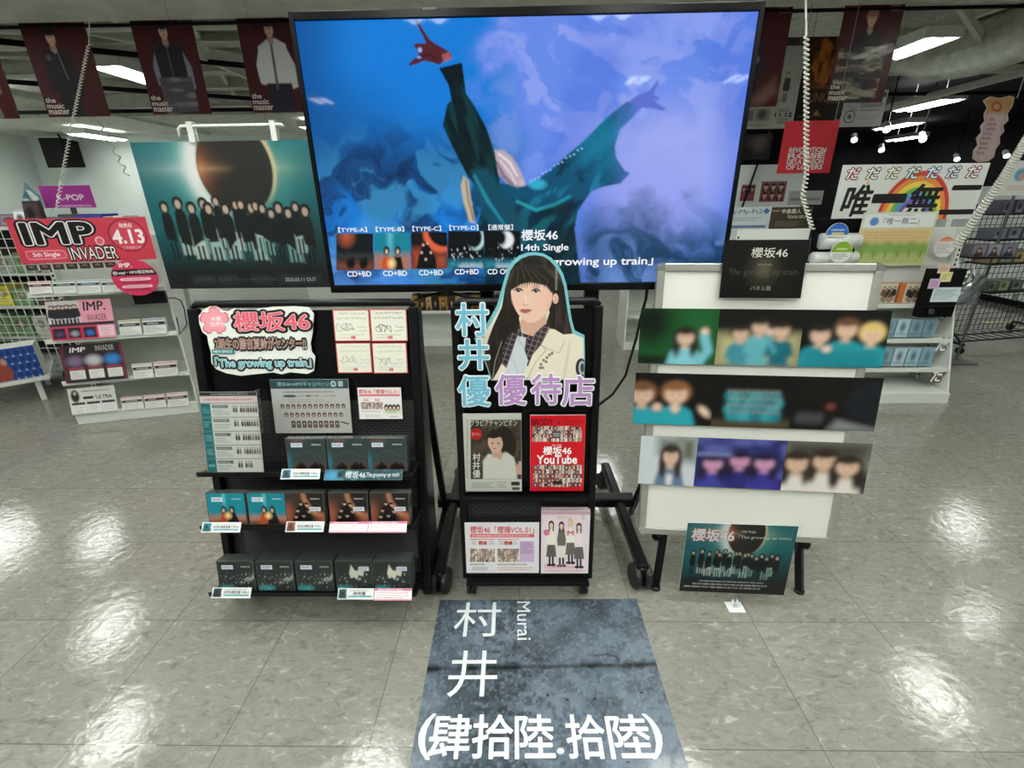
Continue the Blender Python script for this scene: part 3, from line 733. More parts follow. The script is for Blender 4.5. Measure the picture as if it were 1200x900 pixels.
def perf_mat():
    m = bpy.data.materials.new('perforated_steel'); m.use_nodes = True
    N = m.node_tree.nodes; L = m.node_tree.links; b = N['Principled BSDF']
    tc = N.new('ShaderNodeTexCoord'); mp = N.new('ShaderNodeMapping'); mp.inputs['Rotation'].default_value = (R(90), 0, 0)
    br = N.new('ShaderNodeTexBrick'); br.inputs['Scale'].default_value = 1; br.inputs['Brick Width'].default_value = 0.024; br.inputs['Row Height'].default_value = 0.010
    br.inputs['Mortar Size'].default_value = 0.0026; br.inputs['Mortar Smooth'].default_value = 0.3
    br.inputs['Color1'].default_value = (*lin((5, 5, 5)), 1); br.inputs['Color2'].default_value = (*lin((6, 6, 6)), 1); br.inputs['Mortar'].default_value = (*lin((54, 54, 54)), 1)
    L.new(tc.outputs['Object'], mp.inputs[0]); L.new(mp.outputs[0], br.inputs['Vector']); L.new(br.outputs['Color'], b.inputs['Base Color'])
    bp = N.new('ShaderNodeBump'); bp.inputs['Distance'].default_value = 0.002; L.new(br.outputs['Fac'], bp.inputs['Height']); L.new(bp.outputs[0], b.inputs['Normal'])
    b.inputs['Roughness'].default_value = 0.45
    return m
PERF = perf_mat()
cu = empty('display_rack', (cr.c[0], 1.5, 0), 'narrow black wheeled rack in front of the screen holding magazines', 'rack')
rack_frame(cr, cu)
mid = pxpanel(*on(cr, 0), (541, 580), (699, 580), (697, 675), (541, 676))
b_mid = cr.loc(620, 580)[1]
W2, H2 = cr.w / 2 - 0.03, cr.h / 2
mb = MB(); pf(cr, -W2, b_mid, W2, H2 - 0.03, -0.008, -0.014, mb); mb.build('back_panel', BLACKP, cu)
mb = MB(); pf(cr, -W2, -H2 + 0.02, W2, b_mid, -0.008, -0.012, mb); mb.build('perforated_panel', PERF, cu)
for py in (577.5, 674):
    b = cr.loc(620, py)[1]
    mb = MB(); pf(cr, -W2 - 0.012, b - 0.004, W2 + 0.012, b, 0.05, -0.008, mb); pf(cr, -W2 - 0.012, b - 0.010, W2 + 0.012, b + 0.004, 0.054, 0.05, mb); mb.build('ledge', BLACK, cu, bevel=0.001)
for q in (-1, 1):
    lo = cr.at(q * (cr.w / 2 - 0.02), -H2); hi = cr.at(q * (cr.w / 2 - 0.02), H2 * 0.8)
    rl = MB().bar(hi, (lo[0], lo[1] + 0.42, 0.09), 0.024, 0.024).build('rear_leg', BLACK, cu)
    sr = MB().bar(lo, (lo[0], lo[1] + 0.42, 0.09), 0.024, 0.024).build('side_rail', BLACK, cu)
    caster(sr, lo[0] - q * 0.01, lo[1] + 0.005, lo[2] + 0.01, 0.026); caster(rl, lo[0], lo[1] + 0.40, 0.09, 0.026)
# ---- the cut-out portrait board
cut_p = pxpanel(*on(cr, 0.026), (552, 294), (688, 294), (688, 449), (552, 449))
OUTL = [(575.5, 446), (571, 432), (566, 420), (559, 408), (556, 396), (566, 386), (571, 378), (582, 359), (588.5, 336), (594, 316), (600, 306.5), (608, 299.5), (618, 296), (627, 295.5), (637, 297), (646, 302), (654, 310), (660, 321), (664, 334), (666.5, 352), (670, 374), (673.5, 387), (679, 390), (685, 393), (685.5, 418), (684.5, 445)]
def cutout():
    a = Art(cut_p, 300, 330)
    a.fill((118, 184, 194))
    X, Y = a.X, a.Y; i = np.arange(len(X))
    inner = [(578, 446), (572, 432), (566, 418), (560, 408), (559, 398), (568, 390), (575, 380), (586, 360), (592.5, 337), (598, 318), (604, 309), (611, 303.5), (619, 300), (627, 299.5), (636, 301), (643, 305), (650, 313), (656, 323), (660, 336), (662.5, 353), (666, 375), (670, 390), (678, 394), (683.5, 396), (684, 418), (683, 445)]
    cream = (222, 212, 192)
    a.poly(inner, cream)
    ins = a.sd_poly(inner, i) < 0
    hair = [(578, 382), (588, 360), (592, 337), (597.5, 318), (603.5, 309), (611, 303), (620, 299.5), (628, 299), (637, 300.5), (644, 305), (651, 313), (657, 323), (661, 336), (663.5, 353), (667, 375), (671, 391), (660, 392), (650, 386), (643, 385), (640, 378), (644, 366), (640, 350), (608, 372), (610, 382), (604, 392), (597, 402), (592, 418), (585, 432), (577, 446), (570, 426), (567, 418), (572, 398)]
    a.poly(hair, (34, 28, 26))
    st_ = fbm(X * 2.2, Y * 0.22, 7, 3, 2)
    m = (a.sd_poly(hair, i) < 0)
    a.mix(m * sstep(0.5, 0.75, st_) * 0.55, (78, 66, 60)); a.mix(m * sstep(10, 0, np.abs(Y - 318 - (X - 624) ** 2 * 0.006)) * 0.35, (98, 86, 78))
    skin = (226, 188, 168)
    a.poly([(611, 374), (640, 366), (640, 378), (632, 388), (622, 394), (612, 388), (609, 380)], (205, 160, 140))
    a.ell(651, 350, 3.4, 6, (220, 176, 158)); a.stroke([(651, 347), (652.4, 351), (650, 354)], 0.7, (176, 120, 106))
    face = smooth_loop([(598.2, 340), (600, 330), (608, 326), (630, 324), (644, 329), (648, 342), (646.5, 356), (641, 367), (632, 375.5), (622, 379), (614, 376), (606, 367), (600, 354)], 2)
    a.poly(face, skin)
    a.mix((a.sd_poly(face, i) < 0) * sstep(634, 649, X) * 0.5, (208, 160, 142)); a.ell(606, 352, 5, 5, (232, 170, 158), 4, 0.5); a.ell(634, 353, 6, 5, (232, 168, 154), 5, 0.5)
    # fringe
    a.poly([(596, 342), (599, 330), (606, 318), (620, 312), (638, 314), (648, 326), (651, 342), (646, 343), (640, 335), (632, 333), (622, 331), (611, 333), (603, 338)], (36, 30, 28), 1.2)
    for k in range(17):
        x = 598 + k * 2.9; a.stroke([(614 + (x - 620) * 0.5, 314), (x, 328), (x - 0.7, 333 + 4.5 * abs(math.sin(k * 2.4)))], [2.4, 1.8, 0.5], (34, 28, 26) if k % 3 else (70, 56, 50), 0.5)
    # eyes, nose, mouth
    for ex, ey in ((607.5, 340.2), (627.8, 340.8)):
        a.stroke([(ex - 4.6, ey - 3.6), (ex, ey - 4.9), (ex + 4.8, ey - 3.8)], 0.9, (90, 64, 54), 0.5, 0.6)
        a.poly([(ex - 4.2, ey + 0.3), (ex - 1.5, ey - 1.9), (ex + 2, ey - 1.9), (ex + 4.6, ey + 0.4), (ex + 1, ey + 1.8), (ex - 2, ey + 1.7)], (226, 208, 200), 0.4)
        a.ell(ex + 0.2, ey - 0.2, 2.5, 2.4, (52, 34, 28), 0.4); a.ell(ex + 0.2, ey - 0.2, 1.2, 1.2, (12, 8, 8), 0.3); a.ell(ex + 0.8, ey - 0.9, 0.5, 0.5, (250, 250, 250), 0.3)
        a.stroke([(ex - 4.4, ey + 0.2), (ex - 1.5, ey - 2.1), (ex + 2, ey - 2.1), (ex + 5.2, ey + 0.4)], 1.5, (34, 22, 20), 0.4)
        a.stroke([(ex - 3, ey + 2.0), (ex + 0.8, ey + 2.3), (ex + 4, ey + 1.2)], 0.5, (168, 116, 104), 0.4, 0.7)
    a.stroke([(618.5, 344), (616.5, 352), (613.6, 356.4)], [0.8, 0.8, 1.0], (206, 156, 138), 0.7, 0.8); a.stroke([(612.6, 357), (615.4, 358), (619, 357)], 0.9, (176, 112, 98), 0.5, 0.8)
    a.ell(616.5, 351, 1.2, 4.5, (244, 212, 196), 1, 0.6)
    a.poly([(608.6, 363.6), (612.6, 361.7), (615.4, 362.4), (618.4, 361.7), (623.4, 363.4), (619, 366.6), (615, 367.2), (611.4, 366.4)], (178, 96, 92), 0.5); a.stroke([(608.8, 363.7), (615.4, 364.2), (623.2, 363.5)], 0.6, (110, 48, 50), 0.4)
    # plaid shirt
    for q in ([(609, 377), (606, 388), (596, 392), (589, 408), (588, 426), (594, 432), (604, 416), (607, 396), (612, 394)], [(612, 390), (624, 394), (636, 382), (642, 378), (644, 386), (634, 404), (624, 416), (618.5, 430), (613, 422), (614, 404)]):
        a.poly(q, (52, 42, 46)); m = a.sd_poly(q, i) < 0
        g = (np.abs(((X + 0.35 * Y) % 6.5) - 3.2) < 0.5) | (np.abs(((Y - 0.3 * X) % 6.5) - 3.2) < 0.5)
        a.mix(m * g * 0.6, (150, 136, 140))
    a.stroke([(612, 390), (620, 402), (624, 395)], 1, (30, 24, 26))
    a.poly([(606, 394), (616.6, 395.5), (614.6, 410), (619, 423), (611, 446), (588, 446), (598, 419)], (196, 202, 208)); a.stroke([(606, 395), (614.8, 409)], 0.8, (150, 156, 166)); a.stroke([(600, 420), (607, 436), (606, 446)], 1.4, (168, 176, 186), 1, 0.7)
    # jacket lapels
    a.stroke([(588, 400), (580, 424), (577, 446)], 0.8, (160, 148, 128)); a.stroke([(644, 384), (634, 404), (640, 410), (628, 424), (617, 446)], 0.8, (158, 146, 126), 0.5); a.stroke([(634, 405), (655, 414), (662, 399)], 0.7, (168, 156, 136))
    a.stroke([(668, 400), (664, 425), (660, 446)], [2, 3, 2], (196, 184, 162), 1.5, 0.7)
    for x, y in ((634, 427), (637, 422), (640, 424), (636, 431), (644, 416), (641, 419), (647, 414), (633, 431)): a.ell(x, y, 1.6, 1.6, (60, 56, 54), 0.4); a.ell(x, y, 0.6, 0.6, (190, 184, 172), 0.3)
    a.ell(681, 431, 6.5, 11, (40, 38, 42)); a.ell(682, 431, 4, 8, (176, 180, 188)); a.ell(682.5, 431, 2.4, 5.6, (60, 60, 66))
    a.text('SAKURAZAKA', 650.5, 314.5, 653.5, 340, (190, 184, 178), 0.0, rot=90)
    a.cut(OUTL, -0.4)
    return a
ca = cutout()
ol = [cut_p.loc(*q) for q in OUTL]
mb = MB(); prism(mb, cut_p, ol[::-1] if False else ol, 0.006, (118, 184, 194)); ca.to(mb)
o = mb.build('cutout_portrait', GLOSS, loc=cut_p.at(0, -cut_p.h / 2))
tag(o, 'pale blue edged cut-out board of a long-haired woman in cream jacket and tie', 'cutout board')
# ---- cut-out letters
_te = bpy.data.curves.new('type3d', 'FONT'); _te.resolution_u = 3
_toe = bpy.data.objects.new('type3d', _te); COL.objects.link(_toe)
def letter(ch, x0, y0, x1, y1, col, label, off=0.036, grp=None):
    p = pxpanel(*on(cr, off), (x0, y0), (x1, y0), (x1, y1), (x0, y1))
    a = Art(p, 2, 2); a.keep = np.zeros(4, bool)
    a.text(ch, x0 + 1.4, y0 + 1.4, x1 - 1.4, y1 - 1.4, col, 0.016, layers=((0.05, (236, 238, 238)),))
    g0, fs0, c0, l0 = a.txt[0]; g1, fs1, c1, l1 = a.txt[1]; l0 = l0 - 0.0006
    mb = MB(); mb.add(p.at(g0[:, 0], g0[:, 1], l0), fs0, c0); mb.add(p.at(g0[:, 0], g0[:, 1], -0.004), [f[::-1] for f in fs0], c0)
    # edges: every boundary edge of the flat letter is closed down to its back
    cnt = {}
    for f in fs0:
        for k in range(len(f)): e = (f[k], f[(k + 1) % len(f)]); cnt[e] = cnt.get(e, 0) + 1
    n = len(g0); vv = np.concatenate([p.at(g0[:, 0], g0[:, 1], l0), p.at(g0[:, 0], g0[:, 1], -0.004)])
    mb.add(vv, [(e[0], e[0] + n, e[1] + n, e[1]) for e in cnt if (e[1], e[0]) not in cnt], (220, 222, 222))
    mb.add(p.at(g1[:, 0], g1[:, 1], l1), fs1, c1)
    # heavier face
    o = mb.build('letter_card', PAPER, loc=p.at(0, -p.h / 2))
    return tag(o, label, 'letter card', 'cut-out letters on the centre rack')
BL, PU = (112, 180, 206), (180, 136, 192)
letter('村', 533, 354.5, 573, 394.5, BL, 'pale blue cut-out kanji letter, topmost of the vertical column')
letter('井', 536, 396.5, 574, 434.5, BL, 'pale blue cut-out kanji letter, middle of the vertical column')
letter('優', 536, 439, 575, 477, BL, 'pale blue cut-out kanji letter at the foot of the column')
letter('優', 579.5, 437.5, 617.5, 475.5, PU, 'lilac cut-out kanji letter just right of the blue ones')
letter('待', 621.5, 437, 658.5, 475, PU, 'lilac cut-out kanji letter, middle of the three lilac ones')
letter('店', 657.5, 439.5, 697, 476.5, PU, 'lilac cut-out kanji letter at the right edge of the rack')
# ---- magazines and cards
def mosaic(a, x0, y0, x1, y1, nx, ny, seed, pal):
    rg = random.Random(seed); dx, dy = (x1 - x0) / nx, (y1 - y0) / ny
    for j in range(ny):
        for i in range(nx):
            cx_, cy_ = x0 + (i + 0.5) * dx, y0 + (j + 0.5) * dy
            a.rect(cx_ - dx/2, cy_ - dy/2, cx_ + dx/2, cy_ + dy/2, rg.choice(pal))
            a.ell(cx_ + rg.uniform(-.2, .2) * dx, cy_ + dy * 0.05, dx * 0.32, dy * 0.45, rg.choice([(40, 28, 26), (66, 48, 40)])); a.ell(cx_ + rg.uniform(-.2, .2) * dx, cy_ + dy * 0.08, dx * 0.2, dy * 0.28, (222, 184, 164))
PAL = [(196, 180, 176), (120, 96, 92), (214, 206, 204), (150, 60, 66), (70, 76, 90), (228, 220, 214), (170, 140, 120)]
m1 = pxpanel(*on(cr, 0.016), (543, 485), (610.5, 485), (612, 576), (545, 576))
a = Art(m1, 140, 190, inset=0.0005); a.fill((216, 216, 208))
a.rect(551.5, 492, 611, 561.5, (70, 58, 50)); a.mix(sstep(0.45, 0.7, fbm(a.X, a.Y, 9, 3)) * (a.X > 551.5) * (a.Y < 561.5) * (a.Y > 492) * 0.6, (104, 88, 76))
a.ell(590, 522, 15, 22, (44, 34, 30)); a.poly([(566, 561.5), (566, 540), (572, 532), (582, 533), (594, 530), (602, 536), (606, 548), (606, 561.5)], (226, 224, 216), 1)
a.poly([(577, 530), (586, 534), (592, 528), (586, 540)], (220, 178, 158)); a.poly([(575, 524), (587, 525), (589, 536), (577, 536)], (214, 172, 152)); a.ell(580.5, 519, 8.6, 11, (230, 192, 172), rot=-14); a.poly([(570, 512), (576, 503), (588, 504), (592, 516), (586, 512), (578, 514)], (46, 36, 32))
for ex in (577, 584): a.ell(ex, 519.5, 1.3, 0.8, (50, 32, 28)); 
a.ell(579.6, 525.6, 1.8, 0.7, (186, 92, 90)); a.poly([(604, 548), (608, 541), (611, 540), (611, 556), (605, 556)], (220, 180, 160)); a.stroke([(604, 546), (608, 543)], 1, (180, 130, 112))
a.text('グラビアチャンピオン', 551, 491.5, 606, 499.5, (222, 222, 218), 0.012)
a.ell(558, 508.5, 6.8, 6.8, (206, 38, 40)); a.text('撮り下ろし', 553, 507, 563, 510.5, (240, 230, 226))
for k, ch in enumerate('村井優'): a.text(ch, 554, 531 + k * 9.8, 562.8, 540 + k * 9.8, (240, 240, 238), 0.012)
a.lines(546.6, 492, 549, 560, 30, (150, 150, 144), 0.5, 2); a.lines(553, 565, 580, 572, 3, (90, 88, 84), 0.4, 3); a.lines(582, 564, 594, 572, 3, (120, 116, 112), 0.4, 4); a.rect(599, 564.5, 609, 569, (46, 44, 44)); a.rect(600, 571, 609, 574, (80, 78, 76))
mg = poster('magazine', a, 'plastic wrapped magazine with a woman in white on its cover', 'magazine', th=0.007, m=GLOSS)
pw = Panel(m1.c, m1.u, m1.v, m1.w + 0.012, m1.h + 0.014)
mb = MB(); v = [pw.at(x, y, 0.0045) for x, y in ((-pw.w/2, -pw.h/2), (pw.w/2, -pw.h/2), (pw.w/2, pw.h/2), (-pw.w/2, pw.h/2))]; v += [q - pw.n * 0.013 for q in v]
mb.add(v, [(0, 1, 2, 3), (7, 6, 5, 4), (0, 4, 5, 1), (1, 5, 6, 2), (2, 6, 7, 3), (3, 7, 4, 0)]); mb.build('plastic_wrap', CLEAR, mg)
m2 = pxpanel(*on(cr, 0.016), (620.5, 486.5), (684.5, 486.5), (685.5, 575.5), (622, 575.5))
a = Art(m2, 140, 190, inset=0.0004); a.fill((204, 22, 34))
a.text('BRODY', 623, 491, 648, 498.6, (120, 8, 20), 0.03, space=0.95); a.text('4', 653, 491, 657, 498.6, (120, 8, 20)); a.lines(661, 491, 682, 498.5, 3, (70, 8, 14), 0.5, 7)
mosaic(a, 624, 499.5, 681.5, 517.5, 12, 4, 3, PAL); mosaic(a, 625, 545, 681.5, 570.5, 11, 5, 4, PAL); a.rect(647, 505.5, 657, 513.5, (46, 46, 52)); a.lines(648, 507, 656, 512, 2, (220, 220, 220), 0.5, 2); a.rect(647.5, 563.5, 659, 568, (30, 30, 34))
a.text('超全力特集', 647, 520.6, 658, 522.6, (240, 230, 230)); a.text('櫻坂46', 636.5, 523, 669.5, 532.8, (246, 244, 244), 0.02); a.text('YouTube', 629.5, 533.6, 676, 543.2, (246, 244, 244), 0.03)
poster('magazine', a, 'red magazine with small photo strips and white lettering', 'magazine', th=0.006, m=GLOSS)
m3 = pxpanel(*on(cr, 0.02), (545, 612.5), (631, 612.5), (632.5, 671.5), (546, 671.5))
a = Art(m3, 180, 130, inset=0.0003); a.fill((232, 228, 232))
a.text('櫻坂46「櫻撮VOL.01」', 551, 616.5, 626, 624.8, (214, 62, 74), 0.008); a.rect(551, 625.8, 626, 629.8, (222, 90, 98)); a.lines(553, 626.6, 625, 629.2, 1, (250, 236, 236), 0.5, 3)
for x0, x1, sd in ((551, 580, 3), (583, 608, 4)):
    a.rect(x0, 631.6, x1, 632.6, (214, 90, 96)); a.text('櫻撮', (x0 + x1) / 2 - 5, 634, (x0 + x1) / 2 + 5, 638.4, (206, 60, 70), 0.02); a.lines(x0 + 2, 634, x0 + 8, 638.5, 3, (120, 116, 116), 0.4, sd); a.lines(x1 - 7, 634, x1 - 1, 638.5, 3, (120, 116, 116), 0.4, sd + 5)
    mosaic(a, x0, 643, x1, 658.5, 9, 5, sd, [(226, 214, 200), (120, 92, 78), (190, 164, 150), (240, 236, 230), (150, 120, 100)])
a.rect(609, 634, 626, 658.5, (206, 178, 214)); a.lines(610, 635, 625, 649, 6, (110, 90, 124), 0.45, 8); a.lines(551, 660.4, 572, 662.6, 1, (50, 46, 48), 0.7, 5); a.lines(553, 664, 572, 668.6, 3, (110, 106, 108), 0.5, 6); a.lines(583, 660.4, 626, 662.6, 1, (40, 36, 38), 0.7, 7); a.lines(583, 664, 626, 668.6, 2, (206, 110, 116), 0.5, 8)
poster('promo_card', a, 'white promotional card with pink headline and two tiny group pictures', 'sign', th=0.003)
m4 = pxpanel(*on(cr, 0.026), (633.5, 599), (690.5, 599), (690.5, 672), (634.5, 672))
a = Art(m4, 150, 190, inset=0.0004); a.fill((232, 216, 222)); a.rect(634, 599, 692, 603, (206, 160, 176), 1)
a.text('櫻坂46', 653, 604.5, 670, 608, (206, 178, 168)); a.lines(681, 602, 686, 609, 4, (150, 140, 140), 0.5, 3)
for cx_, tp, hr, top, sk, coat in ((646, 610.5, (40, 26, 22), 0, (96, 92, 88), (236, 226, 218)), (658, 611.5, (30, 22, 20), 0, (232, 222, 214), (110, 104, 92)), (668.5, 608, (216, 190, 150), 0, (110, 104, 96), (240, 234, 228)), (678.5, 613, (34, 24, 22), 0, (104, 98, 94), (242, 222, 226))):
    a.rect(cx_ - 3, tp + 40, cx_ - 0.8, tp + 51, (30, 26, 26)); a.rect(cx_ + 0.8, tp + 40, cx_ + 3, tp + 51, (30, 26, 26)); a.ell(cx_ - 2.4, tp + 51.6, 3, 1.6, (24, 20, 20)); a.ell(cx_ + 2.6, tp + 51.6, 3, 1.6, (24, 20, 20))
    a.poly([(cx_ - 3.6, tp + 20), (cx_ + 3.6, tp + 20), (cx_ + 6, tp + 42), (cx_ - 6, tp + 42)], sk); a.poly([(cx_ - 3, tp + 8), (cx_ + 3, tp + 8), (cx_ + 5.2, tp + 20), (cx_ + 4.6, tp + 28), (cx_ - 4.6, tp + 28), (cx_ - 5.2, tp + 20)], coat)
    a.ell(cx_, tp + 3.8, 3.2, 4.2, hr); a.rect(cx_ - 3, tp + 4, cx_ - 1.6, tp + 12, hr); a.rect(cx_ + 1.6, tp + 4, cx_ + 3, tp + 12, hr); a.rect(cx_ - 0.9, tp + 6, cx_ + 0.9, tp + 9.5, (214, 176, 156)); a.ell(cx_, tp + 5.2, 2.1, 2.9, (232, 196, 178))
a.ell(640.5, 624, 3.6, 3.6, (214, 110, 150)); a.text('M', 665, 622, 672, 627, (206, 110, 120), 0.04); a.text('Friends & Friends', 638, 662, 674, 666, (226, 140, 150)); a.lines(638, 667.6, 690, 670, 1, (214, 130, 140), 0.5, 4)
poster('booklet', a, 'stack-front booklet showing four women standing in skirts', 'booklet', th=0.004)
for k in range(1, 4):
    q = Panel(m4.c - m4.n * 0.0046 * k + m4.v * 0.0026 * k, m4.u, m4.v, m4.w - 0.0004 * k, m4.h)
    mb = MB(); slab(mb, q, 0.004, (206, 182, 190)); o = mb.build('booklet', PAPER, loc=q.at(0, -q.h / 2))
    tag(o, 'booklet hidden behind the one showing four women, only its top edge visible', 'booklet', 'booklets behind the front one')
# ================================================================ LEFT RACK WITH CDs
LP, LN = lean((0, 1.56, 0.5), 10)
lr = pxpanel(LP, LN, (230, 357), (490, 351), (507, 688), (262, 690))
rk = empty('display_rack', (lr.c[0], 1.55, 0), 'wide black rack at left holding three rows of CDs and signs', 'rack')
rack_frame(lr, rk, post=0.036)
W2, H2 = lr.w / 2 - 0.034, lr.h / 2
mb = MB(); bm = lr.loc(360, 470)[1]; pf(lr, -W2, bm, W2, H2 - 0.03, -0.010, -0.016, mb); mb.build('back_panel', BLACKP, rk)
mb = MB(); pf(lr, -W2, -H2 + 0.03, W2, bm, -0.010, -0.014, mb); mb.build('perforated_panel', PERF, rk)
mb = MB(); b0, b1 = lr.loc(360, 655)[1], lr.loc(360, 622)[1]; pf(lr, -W2 + 0.05, b0, W2 - 0.02, b1, -0.004, -0.010, mb); mb.build('lower_cover_panel', mat('grey_violet_panel', (64, 61, 66), 0.5), rk)
for q in (-1, 1):
    lo = lr.at(q * (lr.w / 2 - 0.02), -H2); hi = lr.at(q * (lr.w / 2 - 0.02), H2 * 0.95)
    rl = MB().bar(hi, (lo[0], lo[1] + 0.50, 0.07), 0.03, 0.03).build('rear_leg', BLACK, rk, bevel=0.002)
    sr = MB().bar(lo + (0, -0.02, 0), (lo[0], lo[1] + 0.50, 0.07), 0.03, 0.03).build('side_rail', BLACK, rk, bevel=0.002)
    caster(sr, lo[0], lo[1] + 0.02, lo[2], 0.032); caster(rl, lo[0], lo[1] + 0.47, 0.07, 0.032)
mb = MB(); e0 = lr.at(lr.w / 2 - 0.004, -H2 + 0.02); e1 = lr.at(lr.w / 2 - 0.004, H2 - 0.03); mb.add([e0, e0 + (0, 0.16, 0), e1 + (0, 0.05, 0), e1, e0 + (0.004, 0, 0), e0 + (0.004, 0.16, 0), e1 + (0.004, 0.05, 0), e1 + (0.004, 0, 0)], [(0, 1, 2, 3), (7, 6, 5, 4), (0, 4, 5, 1), (1, 5, 6, 2), (2, 6, 7, 3), (3, 7, 4, 0)]); mb.build('side_flange', BLACK, rk)
ROWS = {'top': (552.5, 1.445), 'middle': (615, 1.385), 'bottom': (692.5, 1.36)}
CDA = R(-11)
def panel_y(z): return LP[1] + (z - LP[2]) * math.tan(R(10))
shelfz = {}
for nm, (py, Y) in ROWS.items():
    z = onY(400, py, Y)[2]; shelfz[nm] = z
    xl = onY({'top': 234, 'middle': 238, 'bottom': 248}[nm], py, Y)[0]; xr = onY({'top': 484, 'middle': 484, 'bottom': 489}[nm], py, Y)[0]
    yb = panel_y(z) - 0.012
    mb = MB(); t0, t1 = Y - 0.015, yb; dz = (t1 - t0) * math.tan(R(11))
    v = [(xl, t0, z - 0.009), (xr, t0, z - 0.009), (xr, t1, z - 0.009 - dz), (xl, t1, z - 0.009 - dz)]
    mb.add(v + [(a, b, c + 0.006) for a, b, c in v], [(3, 2, 1, 0), (4, 5, 6, 7), (0, 1, 5, 4), (1, 2, 6, 5), (2, 3, 7, 6), (3, 0, 4, 7)])
    mb.box((xl, t0 - 0.004, z - 0.009), (xr, t0, z + 0.008))
    for x in (xl + 0.03, xr - 0.03): mb.bar((x, t0 + 0.02, z - 0.012), (x, t1, z - dz - 0.03), 0.012, 0.016)
    mb.build('tray', BLACK, rk)
# ---- CD cases: five covers
def cover(kind):
    p = Panel((0, -0.0002, 0.0625), (1, 0, 0), (0, 0, 1), 0.136, 0.119)
    a = Art(p, 64, 56, unit=True); X, Y = a.X, a.Y; i = np.arange(len(X))
    if kind == 'A':
        a.fill((50, 62, 62)); a.mix(sstep(0.6, 0.95, Y) * 0.7, (96, 66, 56)); a.mix(sstep(0.16, 0, X) * sstep(0.3, 0.7, Y) * 0.9, (30, 120, 140)); a.mix(sstep(0.3, 0, np.hypot(X - 0.3, Y)) * 0.5, (130, 90, 70))
        for cx_, r in ((0.35, 0.11), (0.72, 0.12), (0.86, 0.08)): a.ell(cx_, 0.9, r * 1.3, r, (26, 16, 16), 0.03); a.ell(cx_, 0.8, r * .5, r * .6, (30, 22, 22), 0.02)
        a.stroke([(0.1, 0.6), (0.5, 0.35), (0.9, 0.55)], 0.012, (84, 92, 92), 0.01, 0.7)
    if kind == 'B':
        a.fill((20, 128, 144)); a.mix(sstep(0.58, 0.9, Y) * 0.9, (196, 116, 82)); a.mix(sstep(0.08, 0, np.abs(X - 0.45)) * sstep(0.7, 0.1, Y) * 0.7, (116, 200, 208)); a.mix(sstep(0.78, 0.98, Y) * 0.8, (60, 40, 36))
        for cx_, cl in ((0.42, (176, 74, 40)), (0.64, (18, 22, 26))):
            a.poly([(cx_ - 0.16, 1), (cx_ - 0.08, 0.62), (cx_ + 0.08, 0.62), (cx_ + 0.18, 1)], cl, 0.02); a.ell(cx_, 0.54, 0.075, 0.14, (16, 14, 16), 0.02); a.ell(cx_ - 0.01, 0.55, 0.035, 0.07, (196, 160, 140), 0.015)
        a.ell(0.52, 0.72, 0.08, 0.09, (250, 214, 140), 0.05, 0.85)
    if kind == 'C':
        a.fill((58, 44, 40)); a.ell(1.0, -0.02, 0.56, 0.8, (190, 130, 96), 0.06); a.ell(1.12, -0.1, 0.6, 0.8, (34, 26, 26), 0.06); a.mix(sstep(0.3, 0, X) * sstep(0.1, 0.6, Y) * 0.75, (170, 86, 58)); a.mix(sstep(0.65, 0.95, X) * sstep(0.45, 0.9, Y) * 0.75, (168, 90, 62))
        a.poly([(0.12, 1), (0.2, 0.7), (0.38, 0.3), (0.5, 0.3), (0.62, 0.6), (0.7, 1)], (16, 13, 14), 0.03)
        for cx_, cy_ in ((0.4, 0.33), (0.55, 0.37), (0.3, 0.55), (0.6, 0.58), (0.45, 0.72), (0.24, 0.75)): a.ell(cx_, cy_, 0.04, 0.055, (200, 164, 146), 0.015); a.ell(cx_, cy_ - 0.04, 0.045, 0.04, (24, 16, 14), 0.01)
    if kind in 'DE':
        a.fill((46, 50, 48)); rg = random.Random(kind)
        if kind == 'D': a.ell(0.82, 0.28, 0.28, 0.4, (150, 156, 152), 0.02); a.ell(0.74, 0.2, 0.29, 0.42, (48, 52, 50), 0.03)
        else:
            a.poly([(0.42, 0.1), (0.52, 0.3), (0.78, 0.32), (0.74, 0.5), (0.62, 0.46), (0.56, 0.62), (0.48, 0.52), (0.4, 0.58), (0.36, 0.4)], (206, 204, 190), 0.02)
        a.ell(0.2, 0.92, 0.24, 0.1, (60, 148, 152), 0.05, 0.9)
        for k in range(46): a.ell(rg.uniform(0.05, 0.95), rg.uniform(0.4, 0.95), 0.014, rg.uniform(0.014, 0.035), rg.choice([(196, 196, 186), (120, 126, 122), (70, 110, 112)]), 0.008)
    a.lines(0.66, 0.15, 0.92, 0.2, 1, (220, 220, 214), 0.7, 3)
    return a
STK = {'A': (0.12, 0.12, 0.42, 0.25), 'B': (0.12, 0.12, 0.42, 0.26), 'C': (0.62, 0.44, 0.92, 0.57), 'D': (0.12, 0.12, 0.44, 0.26), 'E': (0.62, 0.18, 0.92, 0.31)}
CDN = {'A': 'dark teal and brown', 'B': 'turquoise two-figure', 'C': 'orange and black', 'D': 'black crescent', 'E': 'black with pale shape'}
CT = 0.0104
